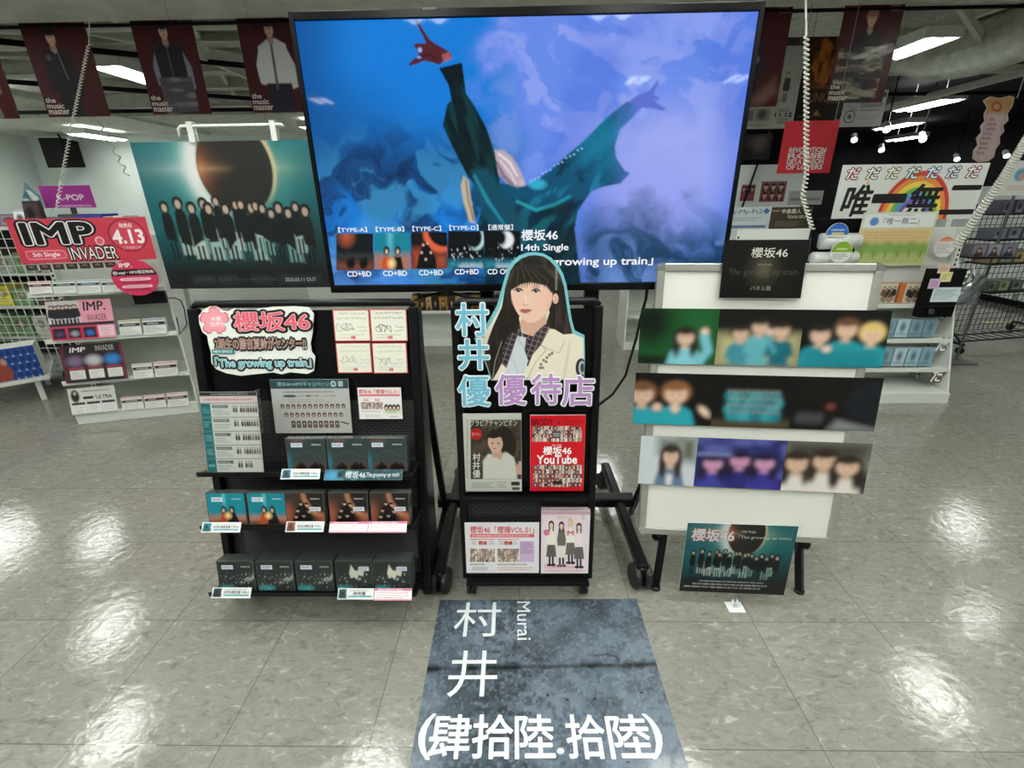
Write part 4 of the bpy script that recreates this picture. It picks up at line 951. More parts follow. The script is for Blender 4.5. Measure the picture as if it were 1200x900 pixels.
def cd_proto(kind):
    ORG['tmp'] = np.zeros(3)
    mb = MB(); mb.box((-0.071, 0, 0), (0.071, CT - 0.0006, 0.125)); body = mb.build('cd_case', CASE, loc=(0, 0, 0), bevel=0.0008)
    mb = MB(); cover(kind).to(mb); mb.build('cover_print', GLOSS, body)
    x0, y0, x1, y1 = STK[kind]; mb = MB()
    p = Panel(((x0 + x1) / 2 * 0.136 - 0.068, -0.0008, 0.122 - (y0 + y1) / 2 * 0.119), (1, 0, 0), (0, 0, 1), (x1 - x0) * 0.136, (y1 - y0) * 0.119)
    a = Art(p, 12, 8, unit=True); a.fill((206, 212, 226)); a.lines(0.06, 0.2, 0.94, 0.8, 2, (120, 124, 150), 0.5, 4); slab(mb, p, 0.0005, (206, 212, 226)); a.to(mb); mb.build('sticker', PAPER, body)
    return body
def cd_plain():
    mb = MB(); mb.box((-0.071, 0, 0), (0.071, CT - 0.0006, 0.125)); mb.box((-0.068, -0.0003, 0.002), (0.068, 0.0, 0.123), mi=1)
    return mb.build('cd_case', [CASE, mat('cd_inlay_card', (40, 44, 44), 0.4)], loc=(0, 0, 0), bevel=0.0008)
protos = {}; plain = None
SLOTS = [('top', 'A', (339.5, 382.5), 3), ('top', 'A', (385.8, 430), 3), ('top', 'A', (432, 477.5), 4),
         ('middle', 'B', (246, 291), 3), ('middle', 'B', (294, 336), 2), ('middle', 'C', (338, 381), 3), ('middle', 'C', (387, 432.5), 3), ('middle', 'C', (435.5, 481), 3),
         ('bottom', 'D', (257.5, 301.5), 5), ('bottom', 'D', (302.5, 346.5), 6), ('bottom', 'D', (348.8, 392.8), 6), ('bottom', 'E', (395, 438), 5), ('bottom', 'E', (439, 483), 6)]
cnt = {}
for row, kind, (xa, xb), n in SLOTS:
    py, Y = ROWS[row]; cnt[row] = cnt.get(row, 0) + 1; k0 = cnt[row] - 1
    p = onY((xa + xb) / 2, py, Y)
    for j in range(n):
        if j == 0:
            if kind not in protos: protos[kind] = o = cd_proto(kind)
            else: o = copy_tree(protos[kind])
            tag(o, '%s CD case fronting the %s stack of the %s CD row' % (CDN[kind], ORD[k0], row), 'cd', 'CD cases on the left rack')
        else:
            if plain is None: plain = o = cd_plain()
            else: o = copy_tree(plain)
            tag(o, 'CD case tucked behind the front one in the %s stack, %s CD row' % (ORD[k0], row), 'cd', 'CDs behind the front one, %s row stack %s' % (row, ORD[k0]))
        ca_, sa = math.cos(CDA), math.sin(CDA)
        o.rotation_euler = (CDA, 0, 0)
        jit = ((j * 37 + k0 * 11) % 7 - 3) * 0.0004
        o.location = (p[0] + jit, Y + CT * j * ca_, shelfz[row] + CT * j * sa)
# ---- price cards in front of the rows
def card(px, Y, tilt, nx, ny): return pxpanel(*lean((0, Y, onY(400, (px[1] + px[3]) / 2, Y)[2]), tilt), (px[0], px[1]), (px[2], px[1]), (px[2], px[3]), (px[0], px[3]))
def price(x0, y0, x1, y1, row, thumb, label, pink=False):
    p = card((x0, y0, x1, y1), ROWS[row][1] - 0.026, 40, 1, 1)
    a = Art(p, 60, 24, unit=True); a.fill((224, 228, 226))
    if pink:
        a.rect(0, 0, 1, 0.2, (214, 110, 150)); a.rect(0, 0.9, 1, 1, (214, 110, 150)); a.lines(0.06, 0.28, 0.94, 0.86, 3, (214, 140, 160), 0.4, int(x0)); a.lines(0.1, 0.04, 0.9, 0.18, 1, (250, 230, 238), 0.5, 5)
    else:
        a.rect(0.03, 0.08, 0.24, 0.9, thumb); a.ell(0.12, 0.5, 0.06, 0.3, (24, 22, 24), 0.05); a.rect(0.03, 0.6, 0.24, 0.9, tuple(int(c * .6) for c in thumb), 0.05)
        a.rect(0.3, 0.66, 0.95, 0.8, (70, 150, 160)); a.lines(0.3, 0.1, 0.9, 0.26, 1, (110, 112, 112), 0.5, 3)
        if 'plain' in label: a.text('通常盤', 0.42, 0.3, 0.78, 0.62, (40, 40, 42), 0.01)
        else: a.text('初回仕様限定盤 TYPE-%s' % label[-1], 0.3, 0.3, 0.95, 0.6, (40, 40, 42), 0.01); label = label[:-2]
    poster('price_card', a, label, 'price card', 'price cards along the CD rows', th=0.0015)
price(329.5, 549.5, 375, 561.5, 'top', (30, 110, 130), 'white price card under the first top row CD stack A')
price(236.5, 612, 282, 624, 'middle', (30, 140, 150), 'white price card at the left end of the middle CD row B')
price(335, 611, 379.5, 623.5, 'middle', (150, 76, 50), 'white price card under the first orange CD stack C')
price(386, 611.5, 430.8, 624.3, 'middle', None, 'pink edged price card under the second orange CD stack', True)
price(431.5, 611, 476.5, 624.3, 'middle', None, 'pink edged price card under the third orange CD stack', True)
price(248.5, 688.5, 294, 701, 'bottom', (50, 56, 58), 'white price card at the left end of the bottom CD row D')
price(395.8, 689.5, 437.8, 702.5, 'bottom', (50, 96, 96), 'white plain edition price card under the fourth bottom row stack')
price(438.5, 689.5, 482.5, 703.8, 'bottom', None, 'pink edged price card at the right end of the bottom row', True)
p = card((380, 550, 471.5, 562.8), ROWS['top'][1] - 0.026, 40, 1, 1)
a = Art(p, 120, 26, unit=True); a.fill((26, 62, 70)); a.mix(sstep(0.5, 0.7, fbm(a.X * 3, a.Y, .3, 3)) * 0.5, (90, 130, 136)); a.ell(0.1, 0.6, 0.09, 0.5, (60, 140, 176), 0.06); a.ell(0.2, 0.5, 0.03, 0.3, (20, 20, 24), 0.02)
a.text('櫻坂46', 0.27, 0.18, 0.53, 0.82, (212, 220, 222), 0.0); a.text('The growing up train', 0.54, 0.3, 0.96, 0.78, (206, 216, 220), 0.0, shear=0.2)
poster('title_strip', a, 'long dark teal title strip under the right top row CDs', 'sign', th=0.002, m=GLOSS)
# ---- the pink and teal cut-out sign
fl_out = [(50, 122), (72, 92), (104, 75), (128, 71), (158, 94), (186, 100), (215, 86), (300, 90), (400, 78), (500, 75), (568, 80), (590, 112), (584, 200), (574, 250), (580, 290), (596, 312), (590, 380), (560, 393), (480, 385), (440, 395), (400, 386), (300, 396), (250, 402), (180, 390), (132, 370), (110, 340), (108, 290), (96, 250), (90, 214), (68, 198), (54, 160)]
fo = [(220 + x / 4, 340 + y / 4) for x, y in fl_out]
sp = pxpanel(*on(lr, 0.012), (232, 357), (369, 357), (369, 441), (232, 441))
a = Art(sp, 230, 150); a.fill((226, 228, 222))
fc = (251.2, 375.8)
def petal_flower(r):
    P = []
    for k in range(5):
        t = -90 + 72 * k
        for dt, q in ((-32, 0.72), (-22, 0.97), (-8, 1.06), (-2.5, 0.99), (2.5, 0.99), (8, 1.06), (22, 0.97), (32, 0.72)):
            P.append((fc[0] + r * q * math.cos(R(t + dt)) * 1.04, fc[1] + r * q * math.sin(R(t + dt))))
    return P
a.poly(petal_flower(16.4), (196, 70, 96)); a.poly(petal_flower(15.0), (234, 150, 164))
a.text('絶賛', 247.5, 371, 259, 376.3, (250, 226, 228), 0.02); a.text('発売中', 246, 377, 263, 382.6, (250, 226, 228), 0.02)
PK = (222, 96, 116); BK = (16, 14, 16)
a.text('櫻坂46', 274.5, 365.5, 362.5, 387.5, PK, 0.018, layers=((0.16, BK), (0.045, (240, 196, 200))), lift=0.0007)
a.text('2期生の藤吉夏鈴がセンター!!', 252, 396.5, 358.5, 409, (128, 74, 62), 0.0, layers=((0.24, BK), (0.035, (226, 200, 188))), lift=0.0007)
a.text('「The growing up train」', 252.5, 418.5, 364.5, 432.5, (96, 182, 190), 0.01, layers=((0.23, BK), (0.05, (214, 232, 232))), lift=0.0007)
a.txt.append(None); a.txt.pop()
a.cut(fo, -0.25)
mb = MB(); prism(mb, sp, [sp.loc(*q) for q in fo], 0.005, (226, 228, 222)); a.to(mb)
q = pxpanel(*on(lr, 0.016), (248.5, 409.2), (275, 409.2), (274, 414.6), (248, 414.6)); b = Art(q, 30, 8, unit=True); b.fill((50, 132, 140)); b.text('NEW SINGLE', 0.08, 0.22, 0.92, 0.78, (220, 236, 236), 0.02); slab(mb, q, 0.001, (50, 132, 140)); b.to(mb)
tag(mb.build('cutout_sign', PAPER, loc=sp.at(0, -sp.h / 2)), 'white cut-out sign with pink blossom and pink and teal lettering', 'sign')
# ---- four autograph boards
for k, (tl, tr, br, bl, lab, seed, dark) in enumerate((((389.5, 363.3), (432, 362.5), (434.5, 400), (392.5, 400), 'upper left signed card of the four with red edges', 1, 0.75), ((432.8, 362.5), (476, 362), (478, 400), (435.5, 400), 'upper right signed card of the four, boldest handwriting', 2, 1.0),
                                      ((393, 401.8), (434.5, 401.8), (436, 437.2), (396, 437.2), 'lower left signed card of the four, faint writing', 3, 0.5), ((435.5, 401.8), (476, 401.8), (478, 437.5), (438, 437.5), 'lower right signed card of the four, above the small advert', 4, 0.65))):
    p = pxpanel(*on(lr, 0.008), tl, tr, br, bl); a = Art(p, 90, 80, unit=True); a.fill((196, 50, 60)); a.rect(0.025, 0.028, 0.975, 0.972, (222, 220, 206))
    rg = random.Random(seed * 7); ink = (44, 44, 46)
    def scrawl(x0, y0, x1, h, n, w):
        P = [(x0 + (x1 - x0) * t / n + rg.uniform(-.01, .01), y0 + rg.uniform(-h, h)) for t in range(n + 1)]; a.stroke(P, w, ink, 0.006, dark)
    for yy, x0, x1 in ((0.12, 0.16, 0.8), (0.27, 0.1, 0.86)):
        x = x0
        while x < x1: scrawl(x, yy, x + 0.08, 0.03, 5, 0.010); x += 0.105
    P = [(0.14 + 0.0105 * t + 0.07 * math.sin(t * 0.9 + seed) + 0.05 * math.sin(t * 0.37 + 3 * seed), 0.57 + 0.09 * math.cos(t * 0.61 + seed * 2) + 0.06 * math.sin(t * 1.27 + seed)) for t in range(40)]; a.stroke(P, 0.014, ink, 0.006, dark)
    for yy in (0.55, 0.66): scrawl(0.66, yy, 0.92, 0.03, 9, 0.010)
    for yy in (0.79, 0.87): scrawl(0.14, yy, 0.45 if yy > .8 else 0.82, 0.02, 16, 0.008)
    a.rect(0.46, 0.83, 0.58, 0.92, (190, 40, 50)); a.lines(0.47, 0.84, 0.57, 0.91, 2, (236, 180, 180), 0.4, 3)
    poster('autograph_card', a, lab, 'signed card', 'signed cards on the left rack', th=0.003, edge=(210, 206, 196))
# ---- campaign sheet in a clear holder, advert, leaflet
p = pxpanel(*on(lr, 0.012), (317, 445), (408.5, 444), (412, 507.5), (322, 507.5)); a = Art(p, 150, 104, unit=True); a.fill((204, 200, 200))
a.rect(0.0, 0.0, 1, 0.17, (34, 76, 86)); a.mix((a.Y < 0.17) * sstep(0.4, 0.7, fbm(a.X, a.Y, .2, 3)) * 0.5, (70, 116, 124)); a.ell(0.81, 0.085, 0.036, 0.055, (220, 224, 222)); a.ell(0.81, 0.085, 0.02, 0.03, (90, 120, 124)); a.rect(0.87, 0.035, 0.93, 0.135, (190, 196, 196))
a.text('櫻坂46×HMVキャンペーン', 0.09, 0.045, 0.76, 0.125, (190, 214, 216), 0.0)
a.lines(0.15, 0.21, 0.84, 0.25, 1, (60, 56, 56), 0.6, 3); a.ell(0.235, 0.305, 0.09, 0.025, (66, 86, 92)); a.text('メンバー選抜クーポン', 0.34, 0.28, 0.62, 0.325, (50, 44, 44), 0.02); a.lines(0.64, 0.29, 0.85, 0.32, 1, (110, 106, 106), 0.5, 4); a.lines(0.22, 0.36, 0.78, 0.43, 2, (130, 126, 126), 0.35, 5)
for row, (y0, n, x0, x1) in enumerate(((0.455, 12, 0.09, 0.95), (0.615, 11, 0.13, 0.91), (0.77, 9, 0.21, 0.85))):
    for k in range(n):
        x = x0 + (k + 0.5) * (x1 - x0) / n
        a.rect(x - 0.027, y0, x + 0.027, y0 + 0.13, (186, 180, 176) if row < 2 else (96, 80, 70)); a.ell(x, y0 + 0.04, 0.024, 0.042, (40, 30, 28)); a.ell(x, y0 + 0.05, 0.013, 0.024, (214, 182, 166)); a.rect(x - 0.022, y0 + 0.085, x + 0.022, y0 + 0.13, (206, 202, 200) if row < 2 else (110, 96, 84))
a.stroke([(0.87, 0.79), (0.96, 0.83)], 0.022, (40, 38, 38)); a.lines(0.1, 0.945, 0.92, 0.965, 1, (140, 136, 136), 0.5, 9)
t = poster('campaign_sheet', a, 'campaign sheet with dark teal header and three rows of tiny portraits', 'sign', th=0.002)
q = Panel(p.c, p.u, p.v, p.w + 0.012, p.h + 0.012); mb = MB(); pf(q, -q.w/2, -q.h/2, q.w/2, q.h/2, 0.004, 0.002, mb); mb.build('clear_cover', CLEAR, t)
p = pxpanel(*on(lr, 0.008), (419, 454.5), (470, 454), (471.5, 491), (421, 491)); a = Art(p, 100, 74, unit=True); a.fill((226, 222, 222))
a.text('櫻坂46「櫻撮VOL.01」', 0.03, 0.05, 0.96, 0.19, (206, 66, 80), 0.01); a.rect(0.03, 0.21, 0.97, 0.27, (214, 100, 108)); mosaic(a, 0.06, 0.46, 0.3, 0.68, 6, 4, 3, PAL); mosaic(a, 0.32, 0.46, 0.56, 0.68, 6, 4, 4, PAL); a.text('櫻撮', 0.12, 0.35, 0.24, 0.43, (190, 70, 80)); a.text('櫻撮', 0.38, 0.35, 0.5, 0.43, (190, 70, 80))
for k in range(4): a.ell(0.64 + k * 0.09, 0.63, 0.05, 0.1, (44, 30, 28)); a.ell(0.64 + k * 0.09, 0.65, 0.028, 0.05, (222, 186, 168))
a.ell(0.78, 0.76, 0.18, 0.06, (150, 180, 90), 0.04, 0.7); a.lines(0.06, 0.72, 0.5, 0.78, 2, (120, 116, 116), 0.4, 2); a.lines(0.14, 0.86, 0.5, 0.94, 2, (150, 146, 146), 0.4, 6); a.lines(0.7, 0.9, 0.95, 0.94, 1, (90, 86, 86), 0.6, 7)
poster('advert_card', a, 'small white advert with red headline under the signed cards', 'sign', th=0.002)
# leaflet stand on the left end of the top tray
lf = pxpanel(*lean((0, ROWS['top'][1] - 0.005, shelfz['top']), 13), (241.5, 460.5), (307, 458), (302.5, 553), (235.5, 553.5)); a = Art(lf, 110, 150, unit=True); a.fill((210, 210, 206))
a.rect(0.0, 0.0, 1, 0.05, (36, 36, 38)); a.lines(0.2, 0.012, 0.85, 0.04, 1, (170, 170, 170), 0.5, 2); a.rect(0.02, 0.06, 0.98, 0.13, (222, 200, 206)); a.lines(0.06, 0.07, 0.96, 0.115, 1, (190, 60, 80), 0.5, 3)
for k in range(5):
    y0 = 0.135 + k * 0.173; a.rect(0, y0, 1, y0 + 0.006, (50, 54, 56)); a.rect(0, y0 + 0.006, 0.17, y0 + 0.173, (26, 112, 120)); a.lines(0.03, y0 + 0.05, 0.15, y0 + 0.13, 3 if k < 4 else 1, (150, 204, 206), 0.35, k)
    a.rect(0.2, y0 + 0.025, 0.48, y0 + 0.062, (92, 92, 94)); a.lines(0.22, y0 + 0.03, 0.46, y0 + 0.058, 1, (190, 190, 190), 0.5, k + 3); a.lines(0.2, y0 + 0.08, 0.5, y0 + 0.15, 3, (110, 110, 108), 0.4, k + 9)
    rg = random.Random(k)
    for j in range(3 if k < 4 else 2):
        cx_ = 0.6 + j * 0.15
        for m_ in range(2 + j): figure(a, cx_ + (m_ - (1 + j) / 2) * 0.045, y0 + 0.03, 0.13, coat=rg.choice([(50, 50, 54), (90, 86, 84), (130, 126, 122)]), hair=(40, 32, 30))
t = poster('leaflet_board', a, 'teal and white schedule board in a clear stand, left end of tray', 'sign', th=0.002)
q = Panel(lf.c, lf.u, lf.v, lf.w + 0.016, lf.h + 0.012); mb = MB(); pf(q, -q.w/2, -q.h/2, q.w/2, q.h/2, 0.005, 0.003, mb); pf(q, q.w/2 - 0.012, -q.h/2, q.w/2 + 0.014, q.h/2, 0.003, -0.03, mb); pf(q, -q.w/2, -q.h/2, q.w/2, -q.h/2 + 0.004, 0.003, -0.06, mb); mb.build('clear_stand', CLEAR, t, bevel=0.001)
# ================================================================ WHITEBOARD
WP, WN = lean((0.96, 1.53, 0.21), 8, 5)
wb = pxpanel(WP, WN, (766, 306), (1025, 311), (985, 635), (751, 626))
we = empty('whiteboard', (wb.c[0], 1.72, 0), 'white easel board with aluminium frame carrying three rows of photographs', 'whiteboard')
W2, H2 = wb.w / 2, wb.h / 2
mb = MB(); pf(wb, -W2 + 0.01, -H2 + 0.01, W2 - 0.01, H2 - 0.01, 0.0, -0.014, mb); mb.build('board_face', WHITEB, we)
fw = 0.028
for (x0, b0, x1, b1) in ((-W2 + 0.025, H2 - fw, W2 - 0.025, H2), (-W2 + 0.025, -H2, W2 - 0.025, -H2 + fw), (-W2, -H2 + 0.025, -W2 + fw, H2 - 0.025), (W2 - fw, -H2 + 0.025, W2, H2 - 0.025)):
    mb = MB(); pf(wb, x0, b0, x1, b1, 0.010, -0.020, mb); mb.build('frame_rail', ALU, we, bevel=0.004)
for sx in (-1, 1):
    for sy in (-1, 1):
        c = (sx * (W2 - 0.026), sy * (H2 - 0.026)); P = [c] + [(c[0] + sx * 0.028 * math.cos(R(t)), c[1] + sy * 0.028 * math.sin(R(t))) for t in range(0, 91, 10)]
        if sx * sy < 0: P = P[::-1]
        mb = MB(); prism(mb, wb, P, 0.032, (40, 40, 40), off=0.0115); mb.build('corner_cap', GREY if sy > 0 else ALU, we)
for q, (hx, hy), (fx, fy) in ((-1, (785, 600), (768, 690)), (1, (925, 606), (936, 694))):
    hi = wb.at(q * (W2 - 0.10), -H2 + 0.5, -0.032); f = onZ(fx, fy, 0.0) + np.array([0, 0, 0.012])
    lo = wb.at(q * (W2 - 0.115), -H2 + 0.02, -0.032)
    MB().bar(hi, lo, 0.03, 0.03).bar(lo, f, 0.032, 0.028).build('front_leg', BLACK, we, bevel=0.003)
    MB().disc(f + (0, 0, -0.002), (0, 0, 1), 0.020, 0.02, 14).build('foot', RUBBER, we)
    MB().bar(hi, (hi[0] + q * 0.02, hi[1] + 0.36, 0.012), 0.028, 0.028).build('rear_leg', BLACK, we, bevel=0.003)
    MB().disc(wb.at(q * (W2 - 0.09), -H2 - 0.03, -0.03), wb.u, 0.02, 0.05, 14).build('hinge_knob', BLACKP, we)
def wpanel(tl, tr, br, bl, off=0.0135): return pxpanel(*on(wb, off), tl, tr, br, bl)
SF = 1.6                                     # the pictures' own soft focus, in pixels
TEAL = (34, 136, 148)
ROWB = {}
def photo(k, tl, tr, br, bl, label, paint):
    p = wpanel(tl, tr, br, bl)
    bb, hh = ROWB.setdefault(int(tl[1] // 60), (float((p.c - wb.c) @ wb.v), p.h))     # one straight row
    p.c = p.c + wb.v * (bb - float((p.c - wb.c) @ wb.v)); p.h = hh
    a = Art(p, 96, 72, unit=True); paint(a); a.blur(2); poster('photo_print', a, label, 'photograph', 'photographs on the whiteboard', th=0.002, m=GLOSS, edge=(40, 38, 36))
S_ = 0.02
def blk(a): a.fill((16, 14, 13))
def pA(a):
    a.fill((22, 74, 34)); a.ell(0.15, 0.25, 0.22, 0.35, (10, 16, 12), 0.12); a.rect(0, 0.86, 0.45, 1, (10, 10, 10), 0.06); a.ell(0.75, 0.55, 0.12, 0.4, (40, 110, 56), 0.15, 0.5)
    bust(a, 0.6, 0.5, 0.15, coat=(120, 186, 200), soft=S_, shoulders=1.6); a.ell(0.84, 0.42, 0.05, 0.08, (226, 190, 168), S_); a.stroke([(0.84, 0.5), (0.9, 0.75), (0.8, 0.95)], 0.12, (110, 176, 192), S_)
def pB(a):
    blk(a); a.rect(0, 0.45, 1, 1, (176, 168, 120), 0.12)
    for x, y, c in ((0.28, 0.42, (60, 130, 144)), (0.5, 0.3, (90, 160, 172)), (0.76, 0.36, (22, 96, 110))): bust(a, x, y, 0.13, coat=c, soft=S_, shoulders=1.4, long=False); a.rect(x - 0.12, y + 0.4, x + 0.12, 1.0, c, 0.03)
    a.ell(0.62, 0.4, 0.05, 0.06, (220, 186, 164), S_); a.stroke([(0.6, 0.45), (0.7, 0.75)], 0.06, (80, 150, 164), S_)
def pC(a):
    blk(a)
    for x, y, h in ((0.22, 0.42, (30, 24, 22)), (0.52, 0.32, (96, 64, 44)), (0.82, 0.4, (206, 180, 110))): bust(a, x, y, 0.16, hair=h, coat=TEAL, soft=S_, shoulders=1.7, long=False)
    a.rect(0.06, 0.72, 0.95, 1, (24, 122, 136), 0.05); a.ell(0.32, 0.68, 0.05, 0.06, (224, 190, 170), S_)
def pD(a):
    blk(a)
    for x, y, h in ((0.1, 0.4, (110, 74, 50)), (0.53, 0.38, (128, 84, 52))): bust(a, x, y, 0.2, hair=h, coat=(40, 150, 164), soft=S_, shoulders=1.4, long=False)
    a.ell(0.9, 0.72, 0.05, 0.12, (220, 186, 164), S_, rot=-30); a.ell(0.3, 0.66, 0.06, 0.08, (220, 186, 164), S_); a.ell(0.53, 0.68, 0.05, 0.08, (220, 186, 164), S_)
def pE(a):
    blk(a); a.rect(0, 0.88, 1, 1, (86, 70, 48), 0.08); rg = random.Random(4)
    for j in range(4):
        for i in range(9): x = 0.2 + i * 0.075 + (j % 2) * 0.03; y = 0.3 + j * 0.13; a.ell(x, y + 0.1, 0.05, 0.1, rg.choice([(30, 130, 142), (50, 150, 160), (24, 110, 124)]), S_)
    for j in range(4):
        for i in range(9): x = 0.2 + i * 0.075 + (j % 2) * 0.03; y = 0.3 + j * 0.13; a.ell(x, y, 0.02, 0.035, (60, 44, 40), 0.012); a.ell(x, y + 0.01, 0.012, 0.02, (206, 172, 154), 0.01)
def pF(a):
    blk(a); a.poly([(0.6, 0.5), (0.72, 0.12), (1, 0.05), (1, 0.9), (0.7, 0.75)], (24, 26, 32), 0.04); a.poly([(0.45, 1), (0.55, 0.8), (1, 0.95), (1, 1)], (120, 122, 124), 0.05); a.ell(0.45, 0.55, 0.05, 0.06, (120, 60, 50), 0.03)
    for x in (0.12, 0.22, 0.33): a.ell(x, 0.78, 0.05, 0.1, (70, 70, 74), 0.04)
def pG(a):
    a.fill((196, 200, 206)); a.rect(0.7, 0, 1, 0.5, (90, 96, 84), 0.12); a.rect(0.3, 0, 0.75, 0.35, (120, 124, 118), 0.1); bust(a, 0.55, 0.38, 0.19, coat=(96, 118, 146), soft=S_, shoulders=1.5, hair=(52, 38, 34)); a.rect(0.5, 0.78, 0.6, 1, (222, 220, 214), 0.03)
def pH(a):
    a.fill((40, 42, 96)); a.mix(sstep(0.4, 0.7, fbm(a.X, a.Y, .25, 3, 6)) * 0.8, (92, 100, 170))
    for x, y, c in ((0.2, 0.5, (60, 64, 150)), (0.5, 0.42, (40, 40, 110)), (0.78, 0.45, (54, 50, 140))): bust(a, x, y, 0.15, hair=(30, 22, 50), skin=(206, 150, 186), coat=c, soft=S_, shoulders=1.3)
    a.rect(0.0, 0.3, 0.4, 0.35, (150, 160, 214), 0.03, 0.7)
def pI(a):
    a.fill((120, 118, 110)); a.rect(0, 0, 1, 0.3, (66, 62, 56), 0.12); a.ell(0.95, 0.85, 0.16, 0.3, (46, 48, 54), 0.06)
    for x, y in ((0.16, 0.42), (0.48, 0.36), (0.76, 0.46)): bust(a, x, y, 0.19, hair=(48, 34, 28), coat=(214, 206, 200), soft=S_, shoulders=1.1)
r1t, r1b = (753.3, 844, 941.6, 1044), (745.6, 837, 937, 1036.5)
for k, (fn, lab) in enumerate(((pA, 'photograph of one person before green, left of the top photo row'), (pB, 'photograph of three people in teal, middle of the top photo row'), (pC, 'photograph with a blonde person in teal, right of the top photo row'))):
    photo(k, (r1t[k], 361.5), (r1t[k + 1], 361.7), (r1b[k + 1], 427.5), (r1b[k], 425.6), lab, fn)
r2t, r2b = (744, 837.4, 932, 1035), (742.5, 834, 927, 1027)
for k, (fn, lab) in enumerate(((pD, 'photograph with two brown-haired people close up, left of middle row'), (pE, 'photograph of a large group in teal, centre of the middle row'), (pF, 'nearly black photograph at the right of the middle row'))):
    photo(k, (r2t[k], 437), (r2t[k + 1], 438.5), (r2b[k + 1], 500.5), (r2b[k], 495), lab, fn)
r3t, r3b = (742, 817, 921, 1021), (757, 814, 918, 1016)
for k, (fn, lab) in enumerate(((pG, 'pale photograph of one person in denim, left of the bottom row'), (pH, 'violet stage photograph in the middle of the bottom photo row'), (pI, 'photograph of three people with brown hair, right of bottom row'))):
    photo(k, (r3t[k], 508), (r3t[k + 1], 515), (r3b[k + 1], 571), (r3b[k], 566), lab, fn)
# black title sign clipped over the top edge
p = wpanel((850.5, 281), (948, 281), (938.5, 349.5), (842.5, 349), off=0.022); a = Art(p, 120, 84, unit=True); a.fill((15, 13, 12)); a.ell(0.5, 0.5, 0.13, 0.2, (84, 76, 62), 0.12, 0.7); a.ell(0.5, 0.5, 0.05, 0.1, (120, 110, 90), 0.07, 0.5)
a.text('櫻坂46', 0.33, 0.13, 0.77, 0.30, (224, 220, 212), 0.006); a.text('14th Single', 0.42, 0.40, 0.6, 0.44, (150, 144, 134)); a.text('The growing up train', 0.08, 0.49, 0.92, 0.63, (92, 86, 78), -0.006); a.text('パネル展', 0.37, 0.79, 0.62, 0.87, (180, 174, 164), -0.004)
t = poster('title_sign', a, 'black title sign with white lettering on top of the whiteboard', 'sign', th=0.003, m=GLOSS, edge=(70, 70, 70)); q = Panel(p.c, p.u, p.v, p.w + 0.008, p.h + 0.008); mb = MB(); pf(q, -q.w/2, -q.h/2, q.w/2, q.h/2, 0.003, 0.0015, mb); mb.build('clear_cover', CLEAR, t)
